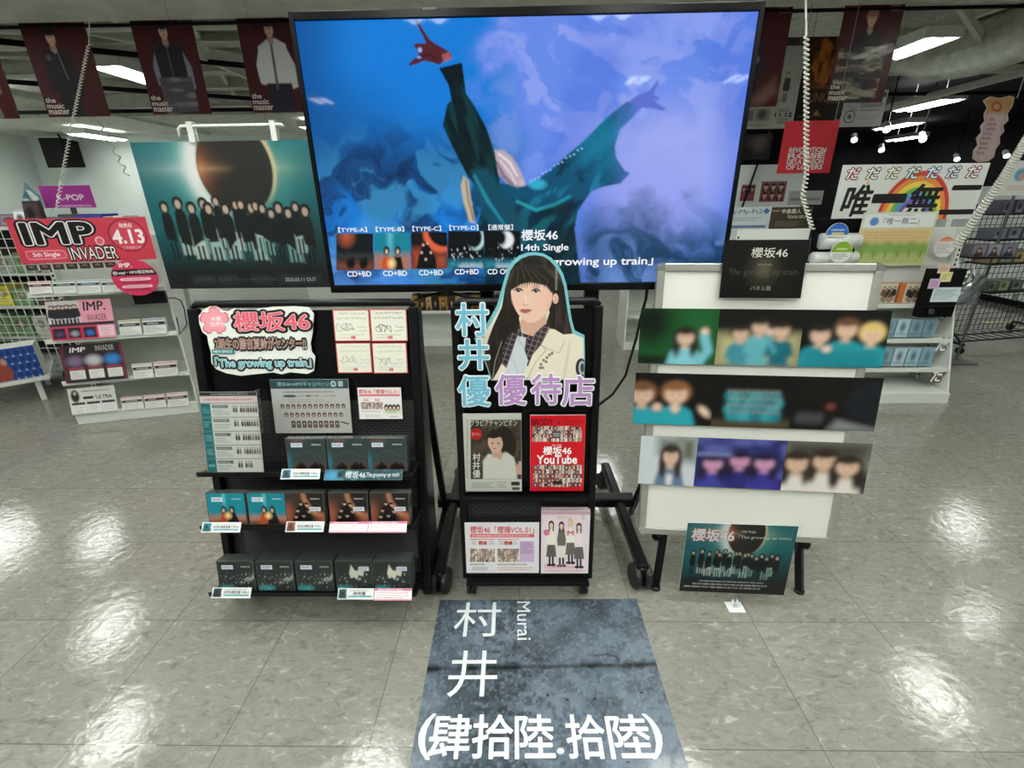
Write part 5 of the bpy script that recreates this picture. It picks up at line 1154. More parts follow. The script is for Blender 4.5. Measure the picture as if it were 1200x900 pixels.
# poster stood against the board's foot
def eclipse(a, group_y=(0.40, 0.78), sun=(0.54, 0.16, 0.2, 0.37), lobe=1.0):
    X, Y = a.X, a.Y; ar = a.p.w / a.p.h
    a.fill((16, 100, 110)); sx, sy, rx, ry = sun
    a.mix(sstep(0.75, 0.0, np.hypot(X - sx, (Y - sy) / 1.1)) * 0.55, (26, 128, 132))
    a.mix(sstep(0.42, 0.95, Y) * 0.93, (14, 20, 22))
    a.mix(sstep(0.62, 0.9, X) * sstep(0.2, 0.7, Y) * 0.6, (16, 36, 42))
    d = np.hypot((X - sx) / rx, (Y - sy) / ry)
    lx = sx - rx * 0.95
    a.mix(np.exp(-((d - 1.25) / 0.45) ** 2) * sstep(0.3, -0.5, (X - sx) / rx) * 0.6, (70, 170, 170)); a.mix(np.exp(-((d - 1.2) / 0.35) ** 2) * sstep(0.2, 0.8, (X - sx) / rx) * 0.5, (60, 150, 144))
    a.mix(np.exp(-np.abs(Y - sy) / 0.07 - np.abs(X - lx) / 0.16) * 0.95, (214, 226, 222))
    a.mix(np.exp(-((d - 1.14) / 0.2) ** 2) * sstep(0.1, -0.5, (X - sx) / rx) * sstep(1.25, 0.6, (Y - sy) / ry) * 1.0, (216, 222, 222))

    a.mix(np.exp(-np.hypot((X - lx) / 0.07, (Y - sy) / 0.16) ** 2), (232, 226, 226))
    a.mix(np.exp(-((d - 1.03) / 0.07) ** 2) * sstep(0.2, 0.8, (X - sx) / rx) * sstep(1.0, 0.0, (Y - sy) / ry - 0.1) * 0.9, (214, 190, 150))
    a.mix(np.exp(-np.abs(Y - sy) / 0.05 - np.abs(X - sx - rx) / 0.07) * 0.6, (200, 196, 150))
    a.mix(sstep(1.03, 0.95, d), (34, 31, 30))
    a.mix(sstep(1.0, 0.95, d) * np.exp(-np.hypot((X - lx - 0.01) / 0.026, (Y - sy) / 0.07)) * 0.95, (214, 120, 70))
    a.mix(sstep(1.0, 0.96, d) * np.exp(-np.abs(Y - sy) / 0.025) * sstep(sx + rx * 0.2, lx, X) * 0.7, (190, 150, 110))
    rg = random.Random(11); y0, y1 = group_y
    xs = [0.09, 0.17, 0.24, 0.31, 0.335, 0.385, 0.43, 0.49, 0.52, 0.575, 0.60, 0.635, 0.68, 0.725, 0.775, 0.82, 0.87]
    for k, x in enumerate(xs):
        h = (y1 - y0) * rg.uniform(0.85, 1.08); tp = y0 + rg.uniform(-0.03, 0.03) + (0.03 if k > 9 else 0)
        w = h * 0.085 / ar * 1.1
        if rg.random() < 0.75: a.rect(x - w * 1.1, tp + h * 0.62, x + w * 1.2, tp + h * 0.62 + 0.13, rg.choice([(166, 190, 188), (120, 164, 164), (196, 204, 200)]), 0.008)
        a.poly([(x - w * 0.5, tp + h * 0.18), (x + w * 0.5, tp + h * 0.18), (x + w * 0.95, tp + h * 0.26), (x + w * 1.05, tp + h * 0.5), (x + w * rg.uniform(0.7, 1.2), tp + h * rg.uniform(0.6, 0.8)), (x - w * rg.uniform(0.7, 1.2), tp + h * rg.uniform(0.6, 0.8)), (x - w * 1.05, tp + h * 0.5), (x - w * 0.95, tp + h * 0.26)], (15, 18, 19), 0.005)
        for q in (-0.4, 0.4): a.rect(x + w * (q - 0.2), tp + h * 0.7, x + w * (q + 0.2), tp + h, (18, 20, 21), 0.004)
        a.ell(x, tp + h * 0.10, w * 0.95, h * 0.1, (20, 18, 18), 0.004); a.ell(x, tp + h * 0.12, w * 0.5, h * 0.065, (196, 170, 152), 0.004)
        if rg.random() < 0.5: a.stroke([(x + w, tp + h * 0.5), (x + w * 1.6, tp + h * 0.95)], 0.004, (160, 176, 174), 0.003, 0.7)
        if rg.random() < 0.6: a.rect(x - w, y1 + 0.10, x + w, y1 + 0.17, (110, 146, 148), 0.01, 0.8)
p = pxpanel(*lean((0, 1.488, 0.006), 3, 3), (804, 613), (932, 616), (922.5, 697), (797.5, 693)); a = Art(p, 190, 124, unit=True); eclipse(a, (0.38, 0.75), (0.55, 0.13, 0.17, 0.30))
a.mix(sstep(0.76, 0.84, a.Y), (30, 30, 32))
a.text('櫻坂46', 0.05, 0.075, 0.44, 0.245, (240, 236, 236), 0.02, layers=((0.05, (206, 96, 110)),)); a.text('14th Single', 0.5, 0.08, 0.63, 0.12, (224, 224, 220)); a.text('「The growing up train」', 0.48, 0.145, 0.96, 0.205, (220, 224, 222), 0.0)
a.lines(0.18, 0.815, 0.82, 0.85, 1, (206, 208, 208), 0.55, 3); a.lines(0.12, 0.86, 0.86, 0.895, 1, (206, 208, 208), 0.55, 4); a.lines(0.04, 0.905, 0.95, 0.94, 1, (206, 208, 208), 0.55, 5)
t = poster('poster_stand', a, 'low eclipse poster leaning on the floor before the whiteboard', 'poster', th=0.003, m=GLOSS)
q = Panel(p.c, p.u, p.v, p.w + 0.014, p.h + 0.014); mb = MB(); pf(q, -q.w/2, -q.h/2 + 0.002, q.w/2, q.h/2, 0.004, 0.002, mb); pf(q, -q.w/2, -q.h/2 + 0.002, q.w/2, -q.h/2 + 0.006, 0.002, -0.05, mb); mb.build('clear_stand', CLEAR, t)
g = onZ(861, 711, 0.0); mb = MB(); mb.box((g[0] - 0.034, g[1] - 0.03, 0), (g[0] + 0.032, g[1] + 0.022, 0.004))
for q in (-0.008, 0.01): mb.tube([(g[0] + q, g[1] - 0.005, 0.004), (g[0] + q, g[1] - 0.002, 0.02), (g[0] + q, g[1] + 0.012, 0.024)], 0.004, 8)
tag(mb.build('plastic_clip', mat('white_plastic', (226, 228, 230), 0.3), bevel=0.001), 'small white plastic clip lying on the floor before the low poster', 'clip')
# ================================================================ FLOOR MAT
c4 = [onZ(515.5, 703.5), onZ(746, 702), onZ(802, 900), onZ(478, 900)]
u = (c4[1] - c4[0]); w = np.linalg.norm(u); u /= w; v = np.cross((0, 0, 1.0), u); ln = 0.66
mp_ = Panel((c4[0] + c4[1]) / 2 - v * ln / 2 + (0, 0, 0.0016), u, v, w, ln)
a = Art(mp_, 330, 270); X, Y = a.A * 100, a.B * 100
a.fill((86, 97, 109)); n1 = fbm(X, Y, 22, 5, 2); n2 = fbm(X, Y, 5, 4, 7); n3 = fbm(X, Y, 1.6, 3, 9)
a.mix(sstep(0.42, 0.68, n1) * 0.75, (104, 116, 130)); a.mix(sstep(0.52, 0.34, n1) * 0.8, (60, 68, 74)); a.mix(sstep(0.5, 0.72, n2) * 0.25, (112, 124, 140)); a.mix(sstep(0.50, 0.34, n2) * 0.4, (54, 60, 66))
a.mix(sstep(12, -8, np.abs(X + 12 + 0.1 * Y) - 10) * sstep(0.45, 0.62, n3) * 0.55, (40, 44, 46)); a.mix(sstep(0.60, 0.72, n3) * 0.35, (40, 46, 50)); a.mix(sstep(0.62, 0.72, fbm(X, Y, 0.9, 2, 3)) * 0.35, (128, 140, 150))
a.C = np.where(np.isnan(a.C), 0.1, a.C)
yl = a.B - np.interp(a.A, [-0.4, 0.4], [mp_.loc(500, 784)[1], mp_.loc(766, 779)[1]])
a.mix(np.exp(-(yl * 100 / (0.7 + 1.2 * sstep(0.4, 0.7, n2))) ** 2) * (0.5 + 0.5 * sstep(0.3, 0.6, n2)), (30, 34, 36))
a.ell(691, 723, 12, 5, (56, 62, 68), 4, 0.6); a.stroke([(697, 768), (712, 767), (724, 770), (726, 776)], 1.4, (34, 38, 42), 1, 0.8)
for x, y in ((665, 820), (697, 819), (752, 812), (736, 893), (642, 815), (621, 792), (582, 858)): a.ell(x, y, 1.8, 1.3, (26, 28, 32), 0.6)
WL = (214, 218, 220)
a.text('村', 533, 706, 587, 746, WL, 0.0); a.text('井', 526, 762.5, 583, 817, WL, 0.0); a.text('Murai', 606, 705, 622, 750, WL, 0.0, rot=90)
a.text('(', 491, 837, 507, 890, WL, 0.012)
for ch, x0, x1 in (('肆', 504, 551), ('拾', 554, 601), ('陸', 604, 649), ('拾', 664, 709), ('陸', 713, 762)): a.text(ch, x0, 838, x1, 889, WL, 0.016)
a.ell(657, 880, 4.2, 3.6, WL); a.text(')', 759, 837, 775, 889, WL, 0.012)
mb = MB(); slab(mb, mp_, 0.0014, (84, 94, 108)); a.to(mb)
tag(mb.build('floor_sticker', VINYL), 'blue-grey concrete patterned floor sticker with white kanji lettering', 'floor sticker')
# ================================================================ HANGING BANNERS
YB = 4.72
CLOTHP = print_mat('banner_print', 0.6, spec=0.25)
def banner(tl, tr, br, bl, label, paint, title=True, Y=YB, name='hanging_banner', m=None):
    p = pxpanel((0, Y, 0), (0, -1, 0), tl, tr, br, bl)
    a = Art(p, 90, 130, unit=True); a.fill((62, 10, 17)); a.mix(sstep(0.5, 0.8, fbm(a.X, a.Y, .3, 3)) * 0.3, (60, 10, 18)); paint(a)
    if title:
        for k, t in enumerate(('the', 'music', 'master')): a.text(t, 0.03, 0.80 + 0.06 * k, 0.03 + (0.16, 0.27, 0.33)[k], 0.85 + 0.06 * k, (196, 190, 186), 0.014)
        a.lines(0.03, 0.018, 0.26, 0.032, 1, (150, 130, 130), 0.8, 4); a.lines(0.76, 0.012, 0.98, 0.035, 1, (170, 160, 160), 0.8, 5); a.lines(0.78, 0.06, 0.98, 0.08, 1, (150, 140, 140), 0.7, 6)
    t = poster(name, a, label, 'banner', th=0.001, m=CLOTHP if m is None else m, edge=(50, 14, 20))
    mb = MB()
    for q in (0.2, 0.8): c = p.at((q - 0.5) * p.w, p.h / 2); mb.tube([c + (0, 0.003, -0.01), c + (0, 0.003, 0.05)], 0.004, 6)
    mb.build('hanger', GREY, t)
def stand_fig(a, cx, top, coat, skin=(196, 158, 138), hair=(22, 16, 16), trousers=(24, 20, 24), tie=None, sleeve=None, w=1.0):
    sl = sleeve or coat
    a.poly([(cx - 0.13 * w, 0.66), (cx + 0.16 * w, 0.66), (cx + 0.2 * w, 1.0), (cx - 0.14 * w, 1.0)], trousers, 0.008)
    a.poly([(cx - 0.16 * w, top + 0.2), (cx - 0.24 * w, top + 0.4), (cx - 0.22 * w, top + 0.58), (cx - 0.15 * w, top + 0.6), (cx - 0.13 * w, top + 0.3)], sl, 0.008); a.poly([(cx + 0.16 * w, top + 0.18), (cx + 0.27 * w, top + 0.4), (cx + 0.27 * w, top + 0.62), (cx + 0.2 * w, top + 0.64), (cx + 0.13 * w, top + 0.3)], sl, 0.008)
    a.poly([(cx - 0.05 * w, top + 0.15), (cx + 0.06 * w, top + 0.14), (cx + 0.19 * w, top + 0.2), (cx + 0.2 * w, top + 0.58), (cx - 0.16 * w, top + 0.58), (cx - 0.18 * w, top + 0.22)], coat, 0.008)
    a.poly([(cx - 0.04, top + 0.09), (cx + 0.04, top + 0.09), (cx + 0.05, top + 0.18), (cx, top + 0.21), (cx - 0.05, top + 0.17)], tuple(int(k * .8) for k in skin), 0.006)
    a.ell(cx - 0.005, top + 0.02, 0.1, 0.068, hair, 0.008); a.ell(cx, top + 0.055, 0.068, 0.07, skin, 0.008); a.ell(cx, top + 0.0, 0.09, 0.035, hair, 0.008)
    a.stroke([(cx - 0.03, top + 0.05), (cx - 0.015, top + 0.05)], 0.008, (60, 40, 36), 0.006); a.stroke([(cx + 0.015, top + 0.05), (cx + 0.03, top + 0.05)], 0.008, (60, 40, 36), 0.006); a.stroke([(cx - 0.015, top + 0.092), (cx + 0.015, top + 0.092)], 0.008, (140, 84, 80), 0.006)
    if tie: a.poly([(cx - 0.02, top + 0.2), (cx + 0.02, top + 0.2), (cx + 0.015, top + 0.62), (cx - 0.03, top + 0.66)], tie, 0.006)
def b1(a): stand_fig(a, 0.42, 0.16, (22, 20, 24)); a.stroke([(0.46, 0.36), (0.5, 0.62)], 0.014, (120, 112, 116), 0.006); a.ell(0.3, 0.4, 0.04, 0.03, (84, 76, 80), 0.01)
def b2(a):
    stand_fig(a, 0.5, 0.12, (26, 24, 30), sleeve=(120, 118, 134), w=1.25); a.rect(0.25, 0.62, 0.8, 0.98, (70, 66, 72), 0.01)
    m = (a.X > 0.25) & (a.X < 0.8) & (a.Y > 0.62); a.mix(m * sstep(0.5, 0.7, fbm(a.X * 0.4, a.Y * 2, .1, 3)) * 0.7, (120, 116, 120)); a.stroke([(0.5, 0.3), (0.5, 0.6)], 0.02, (80, 76, 84), 0.01)
def b3(a): stand_fig(a, 0.5, 0.12, (186, 184, 188), trousers=(26, 26, 40), tie=(84, 82, 88), w=1.25)
def b0(a): stand_fig(a, 0.5, 0.12, (110, 112, 120), trousers=(90, 88, 94), w=1.3)
def br1(a): stand_fig(a, 0.42, 0.14, (34, 28, 34)); a.ell(0.48, 0.52, 0.09, 0.035, (170, 136, 120), 0.02); a.poly([(0.5, 0.95), (0.9, 0.7), (0.98, 0.86), (0.7, 1)], (96, 66, 62), 0.05)
def br2(a):
    stand_fig(a, 0.5, 0.1, (24, 20, 26), hair=(150, 96, 90), w=1.3); m = (a.Y > 0.42) & (a.Y < 0.96) & (a.X > 0.05) & (a.X < 0.86)
    a.mix(m * sstep(0.42, 0.66, fbm(a.X * 0.35, a.Y * 1.8, .12, 4, 2)) * 0.9, (150, 140, 122)); a.mix(m * sstep(0.5, 0.3, fbm(a.X * 0.35, a.Y * 1.8, .12, 4, 9)) * 0.8, (34, 26, 28))
MB_ = MB().tube([(-6.2, YB + 0.01, 2.945), (6.2, YB + 0.01, 2.945)], 0.014, 8); o = struct('trim_60', MB_, BLACKM)
banner((-113, 20), (-37, 18.5), (41, 138.5), (-34, 140), 'leftmost red banner, mostly cut off by the picture edge', b0)
banner((17.5, 18), (92, 16.5), (133, 136), (58, 137.5), 'red banner of a figure all in black, second from the left', b1)
banner((148, 16), (221, 14.5), (249, 133), (181, 134.5), 'red banner of a long-haired figure in vest and pale sleeves', b2)
banner((273, 13), (347, 11.5), (366, 131), (298, 132.5), 'red banner of a figure in white shirt beside the screen', b3)
banner((858, 6), (932, 5), (908, 125), (839, 126), 'red banner half hidden by the screen\'s right edge', br1)
banner((992, 4), (1064, 3), (1031, 122), (967, 119), 'crumpled shiny red banner at right with large silvery figure', br2, m=GLOSS)
# ================================================================ CURLY CORDS
def coil(pts, r, turns, w, label, name='coiled_cord', lead=0):
    P = [np.asarray(p, float) for p in pts]; seg = [np.linalg.norm(P[k + 1] - P[k]) for k in range(len(P) - 1)]; T = sum(seg)
    def pos(t):
        d = t * T
        for k, s_ in enumerate(seg):
            if d <= s_ or k == len(seg) - 1: return P[k] + (P[k + 1] - P[k]) * min(d / s_, 1)
            d -= s_
    out = []
    n = turns * 8
    for k in range(n + 1):
        t = k / n; q = pos(t); a = 2 * math.pi * turns * t; rr = r if t > lead else 0.0
        out.append(q + np.array([math.cos(a) * rr, math.sin(a) * rr * 0.8, math.sin(a) * rr * 0.35]))
    return tag(MB().tube(out, w, 6).build(name, CORD, smooth=True), label, 'cord')
coil([onY(105, 17, 4.4), onY(104, 52, 4.3), onY(88, 130, 4.0), onY(75, 195, 3.75), onY(66, 250, 3.62)], 0.013, 60, 0.0032, 'long pale curly cord crossing the second banner at left', lead=0.15)
coil([(onY(114, 137, 5.2)[0], 5.2, 3.3), onY(114, 137, 5.2), onY(121, 156, 5.2), onY(134, 176, 5.2), onY(150, 206, 5.2)], 0.02, 16, 0.006, 'short pale curly cord beside the eclipse poster corner')
coil([onY(944, -8, 3.3), onY(945, 50, 3.3), onY(945, 205, 3.3), onY(941, 232, 3.3), onY(952, 268, 3.3)], 0.013, 52, 0.006, 'pale twisted cord hanging in front of the red flag', lead=0.16)
coil([onY(1206, 158, 3.6), onY(1178, 205, 3.5), onY(1150, 245, 3.45), onY(1120, 289, 3.42)], 0.022, 40, 0.008, 'thick pale curly cord at the right by the grid rack')
# ================================================================ ECLIPSE POSTER
p = pxpanel((0, 2.6, 0), (0, -1, 0), (149, 168), (398, 162), (398, 337), (200, 338))
p.w = (onY(398, 338, 2.6) - onY(200, 338, 2.6))[0]; p.c = np.array([(onY(200, 338, 2.6)[0] + onY(398, 338, 2.6)[0]) / 2, 2.6, p.c[2]])
a = Art(p, 330, 240, unit=True); eclipse(a, (0.37, 0.80), (0.53, 0.17, 0.205, 0.30))
a.mix(sstep(0.78, 0.9, a.Y) * 0.9, (22, 20, 22))
a.text('SAKURAZAKA46 The growing up train', 0.16, 0.915, 0.64, 0.955, (84, 82, 82), -0.006); a.text('2026.03.11 OUT', 0.69, 0.925, 0.87, 0.952, (206, 206, 204), 0.0)
t = poster('eclipse_poster', a, 'large dark teal eclipse poster in a clear sleeve left of the screen', 'poster', th=0.003, m=PAPER, edge=(60, 64, 64))
q = Panel(p.c, p.u, p.v, p.w + 0.05, p.h + 0.05); mb = MB(); pf(q, -q.w/2, -q.h/2, q.w/2, q.h/2, 0.008, 0.005, mb); pf(q, -q.w/2, q.h/2 - 0.02, q.w/2, q.h/2, 0.008, -0.012, mb); mb.build('clear_sleeve', CLEAR, t)
hz = p.c[2] + p.h / 2 + 0.025
zt = onY(270, 147, 2.6)[2]; xa, xb = onY(208, 147, 2.6)[0], onY(332, 147, 2.6)[0]
FROST = mat('frosted_plastic', (206, 210, 208), 0.2, 0, 0.05, 20, coat=0.4)
mb = MB(); mb.tube([(xa, 2.6, zt - 0.05), (xa, 2.6, zt - 0.012), (xa + 0.015, 2.6, zt), (xb - 0.01, 2.6, zt), (xb, 2.6, zt - 0.01)], 0.008, 8); mb.build('hanging_bar', FROST, t, smooth=True)
for px in (224, 321):
    x = onY(px, 150, 2.6)[0]; mb = MB(); mb.box((x - 0.014, 2.585, hz - 0.03), (x + 0.014, 2.59, zt + 0.014)); mb.box((x - 0.014, 2.612, hz - 0.03), (x + 0.014, 2.617, zt + 0.014)); mb.box((x - 0.014, 2.585, zt + 0.012), (x + 0.014, 2.617, zt + 0.018)); mb.build('bar_clip', FROST, t)
mb = MB()
for x in (xa + 0.08, xb - 0.08): mb.tube([(x, 2.6, zt), (x, 2.6, ZC)], 0.0006, 4)
mb.build('hanging_wire', BLACKM, t)
# ================================================================ WHITE SHOP SHELVES
SLOT = mat('slotted_upright', (176, 180, 174), 0.4, 0.2)
def gondola(A, B, h, shelves, label, depth=0.42, base=True, name='shop_shelf', group=None, back=True):
    """white gondola whose front feet stand at A (left) and B (right)"""
    A = np.array([A[0], A[1], 0.0]); B = np.array([B[0], B[1], 0.0]); u = B - A; w = np.linalg.norm(u); u /= w; n = np.cross(u, (0, 0, 1.0))   # n points to the viewer
    fr = lambda v: A + np.outer(v[:, 0], u) - np.outer(v[:, 1], n) + np.outer(v[:, 2], (0, 0, 1.0))
    c = (A + B) / 2 - n * depth / 2
    t = empty(name, c, label, 'shelf', group)
    if back: MB().box((0.0, depth - 0.03, 0.0), (w, depth, h), fr=fr).build('back_panel', WHITE, t)
    MB().box((0.0, 0.02, 0.0), (w, depth, 0.085), fr=fr).build('base', WHITE, t, bevel=0.003)
    for x in (0.0, w - 0.03):
        mb = MB(); mb.box((x, depth - 0.34 if depth > 0.36 else 0.06, 0.085), (x + 0.03, depth - 0.03, h), fr=fr) if False else mb.box((x, depth - 0.10, 0.085), (x + 0.03, depth - 0.03, h), fr=fr)
        k = 0; z = 0.12
        while z < h - 0.04: mb.box((x + 0.009, depth - 0.1015, z), (x + 0.021, depth - 0.1, z + 0.018), mi=1, fr=fr); z += 0.036
        mb.build('upright', [WHITE, BLACKM], t)
    for z, d in shelves:
        mb = MB(); mb.box((0.0, depth - 0.03 - d, z - 0.022), (w, depth - 0.03, z - 0.002), fr=fr); mb.box((-0.004, depth - 0.036 - d, z - 0.024), (w + 0.004, depth - 0.03 - d, z + 0.012), fr=fr); mb.build('shelf', WHITE, t, bevel=0.002)
    return t, fr, w, u, n
gA, gB = onZ(90, 499), onZ(233, 484)
u_ = (gB - gA) / np.linalg.norm(gB - gA); gn = np.cross(u_, (0, 0, 1.0))
def gz(px, py, off=0.0): return onplane(px, py, gA + gn * off, gn)
zs = [gz(31, 346)[2], gz(51, 401)[2], gz(65, 451)[2], gz(79, 488)[2]]
imp, fr, gw, gu, gn = gondola(gA, gB, 1.36, [(z + 0.0, 0.36) for z in zs], 'white slotted shop shelf at left carrying pink and black signs', depth=0.42)
mb = MB(); mb.box((gw - 0.012, 0.05, 0.085), (gw, 0.42, 1.34), fr=fr); mb.build('side_panel', WHITE, imp)
def gpanel(tl, tr, br, bl, off=0.0, tilt=0.0):
    n = gn * math.cos(R(tilt)) + np.array([0, 0, math.sin(R(tilt))]); c = gz(*bl, off)
    return pxpanel(c, n, tl, tr, br, bl)
# header sign
p = gpanel((8.5, 258), (170, 253), (184, 305), (23, 308), 0.05); a = Art(p, 230, 80, unit=True); a.fill((208, 66, 84)); a.mix(sstep(0.5, 0.7, fbm(a.X * 2, a.Y, .4, 3)) * 0.25, (190, 56, 76))
BKK = (26, 24, 26); WW = (232, 228, 226)
a.text('IMP', 0.085, 0.1, 0.575, 0.56, BKK, 0.03, shear=0.0, layers=((0.12, BKK), (0.065, WW)))
a.ell(0.61, 0.53, 0.032, 0.1, WW); a.ell(0.61, 0.53, 0.026, 0.08, (222, 96, 122))
a.poly(smooth_loop([(0.05, 0.74), (0.06, 0.7), (0.32, 0.7), (0.335, 0.76), (0.335, 0.86), (0.32, 0.92), (0.06, 0.92), (0.05, 0.88)], 1), (232, 150, 160)); a.poly(smooth_loop([(0.056, 0.75), (0.064, 0.725), (0.316, 0.725), (0.328, 0.77), (0.328, 0.85), (0.316, 0.895), (0.064, 0.895), (0.056, 0.87)], 1), (214, 80, 104)); a.text('5th Single', 0.1, 0.755, 0.29, 0.875, (250, 232, 234), 0.02)
a.text('INVADER', 0.36, 0.66, 0.715, 0.95, (236, 232, 230), 0.0, layers=((0.09, BKK),))
a.ell(0.83, 0.42, 0.142, 0.38, (110, 24, 40)); a.ell(0.83, 0.42, 0.134, 0.355, (214, 76, 98)); a.text('発売日', 0.785, 0.14, 0.88, 0.24, (250, 236, 236), 0.02); a.text('4.13', 0.715, 0.29, 0.945, 0.60, (250, 240, 240), 0.03); a.text('ご予約受付中', 0.765, 0.67, 0.905, 0.74, (246, 220, 224), 0.0)
t = poster('header_sign', a, 'wide red and pink header sign with date atop the white shelf', 'sign', th=0.006, m=GLOSS)
p = gpanel((130, 304), (185, 303), (186, 346.5), (131, 347), 0.075); a = Art(p, 80, 80, unit=True); a.fill((212, 58, 98)); a.rect(0.0, 0.27, 1, 0.44, (30, 26, 28)); a.text('IMP.', 0.24, 0.1, 0.5, 0.21, WW, 0.03); a.text('@Loppi・HMV限定特典!', 0.06, 0.3, 0.94, 0.41, WW, 0.02)
for y in (0.5, 0.7): a.poly(smooth_loop([(0.2, y), (0.8, y), (0.84, y + 0.04), (0.8, y + 0.08), (0.2, y + 0.08), (0.16, y + 0.04)], 1), (244, 206, 218)); a.lines(0.24, y + 0.015, 0.76, y + 0.065, 1, (180, 60, 90), 0.6, 3); a.lines(0.2, y + 0.1, 0.8, y + 0.16, 1, (60, 20, 34), 0.6, 4)
C_ = [(0.5 + 0.497 * math.cos(R(t)), 0.5 + 0.497 * math.sin(R(t))) for t in range(0, 360, 8)]; a.cut(C_, -0.004)
mb = MB(); prism(mb, p, [((x - 0.5) * p.w, (0.5 - y) * p.h) for x, y in C_][::-1], 0.004, (212, 58, 98)); a.to(mb); tag(mb.build('round_sign', GLOSS, loc=p.at(0, -p.h / 2)), 'round pink sign overlapping the lower right of the red header', 'sign')
p = gpanel((28, 309.5), (137, 306.5), (139, 314), (30, 317), 0.02); a = Art(p, 110, 12, unit=True); a.fill((216, 212, 208))
for k in range(7): a.rect(0.01 + k * 0.142, 0.1, 0.13 + k * 0.142, 1, (34, 30, 32)); a.ell(0.07 + k * 0.142, 0.5, 0.03, 0.3, (150, 120, 112), 0.01); a.ell(0.07 + k * 0.142, 0.75, 0.05, 0.2, (60, 52, 60), 0.01)
poster('picture_strip', a, 'strip of seven tiny dark pictures under the red header', 'sign', th=0.002)
mb = MB(); q = gpanel((155, 343), (193, 341), (194, 355), (157, 357), 0.015); pf(q, -q.w/2, -q.h/2, q.w/2, q.h/2, 0, -0.03, mb); pf(q, -q.w/2 + 0.01, -q.h/2 + 0.008, q.w/2 - 0.01, q.h/2 - 0.008, 0.001, 0, mb); tag(mb.build('small_monitor', BLACKP, bevel=0.002), 'small black monitor under the round pink sign', 'monitor')
def imp_sign(tl, tr, br, bl, label, paint):
    p = gpanel(tl, tr, br, bl, 0.0, 14); a = Art(p, 110, 66, unit=True); paint(a); poster('shelf_sign', a, label, 'sign', 'signs on the white shelf', th=0.003)
def sA(a):
    a.fill((226, 150, 172)); a.rect(0, 0, 0.5, 0.62, (196, 190, 190)); 
    for k in range(7): figure(a, 0.08 + k * 0.058, 0.1 + 0.02 * (k % 2), 0.5, coat=(22, 22, 26), legs=(24, 24, 28))
    a.rect(0, 0.58, 1, 0.66, (40, 36, 40)); a.rect(0, 0.66, 0.72, 1, (196, 40, 80))
    for k, c in enumerate(((70, 60, 100), (150, 150, 170), (40, 110, 190))): a.rect(0.03 + k * 0.235, 0.7, 0.22 + k * 0.235, 0.96, (30, 22, 34)); a.ell(0.125 + k * 0.235, 0.85, 0.06, 0.07, c, 0.03)
    a.rect(0.74, 0.7, 0.97, 0.95, (240, 200, 212)); a.lines(0.76, 0.72, 0.95, 0.92, 4, (150, 90, 110), 0.4, 3)
    a.text('IMP.', 0.56, 0.06, 0.9, 0.28, (36, 30, 34), 0.02, shear=0.1); a.text('INVADER', 0.6, 0.38, 0.9, 0.54, (70, 44, 54), 0.0)
def sB(a):
    a.fill((40, 30, 36)); a.rect(0.0, 0.0, 0.06, 1, (90, 30, 46)); a.rect(0.94, 0, 1, 1, (110, 40, 56)); a.text('IMP', 0.15, 0.08, 0.4, 0.2, WW, 0.02, shear=0.15); a.text('INVADER', 0.56, 0.06, 0.86, 0.2, (206, 196, 190), 0.0)
    for k, c in enumerate(((120, 100, 130), (190, 184, 190), (50, 130, 206))): a.ell(0.2 + k * 0.3, 0.44, 0.12, 0.13, c, 0.06); a.rect(0.09 + k * 0.3, 0.6, 0.33 + k * 0.3, 0.66, (150, 50, 70)); a.rect(0.09 + k * 0.3, 0.68, 0.33 + k * 0.3, 0.92, (216, 212, 208)); a.lines(0.11 + k * 0.3, 0.72, 0.3 + k * 0.3, 0.9, 4, (150, 146, 144), 0.4, k)
def sC(a):
    a.fill((206, 206, 202)); a.ell(0.14, 0.3, 0.09, 0.24, (32, 30, 32), 0.02); a.ell(0.14, 0.2, 0.035, 0.07, (196, 160, 146), 0.01); a.lines(0.28, 0.1, 0.92, 0.18, 1, (80, 76, 76), 0.7, 3); a.rect(0.3, 0.34, 0.52, 0.44, (40, 38, 40)); a.text("'ULTRA", 0.56, 0.32, 0.92, 0.46, (44, 42, 44), 0.02)
    for k in range(3): a.rect(0.04 + k * 0.32, 0.55, 0.32 + k * 0.32, 0.64, (60, 58, 60)); a.rect(0.04 + k * 0.32, 0.66, 0.32 + k * 0.32, 0.95, (222, 222, 220)); a.lines(0.06 + k * 0.32, 0.7, 0.3 + k * 0.32, 0.92, 3, (150, 148, 148), 0.4, k + 4)
imp_sign((54.5, 353), (131, 350), (135, 395), (59, 399.5), 'pink sign with row of figures on the second shelf of white unit', sA)
imp_sign((70, 404.5), (144, 400.5), (149, 443), (76, 450), 'black sign with three blurred discs on the third shelf of white unit', sB)
imp_sign((79, 456), (134, 451), (138, 481), (84, 487), 'white sign with a dark figure on the lowest shelf of white unit', sC)
sh_n = ['top', 'second', 'third', 'lowest']; ct = {}
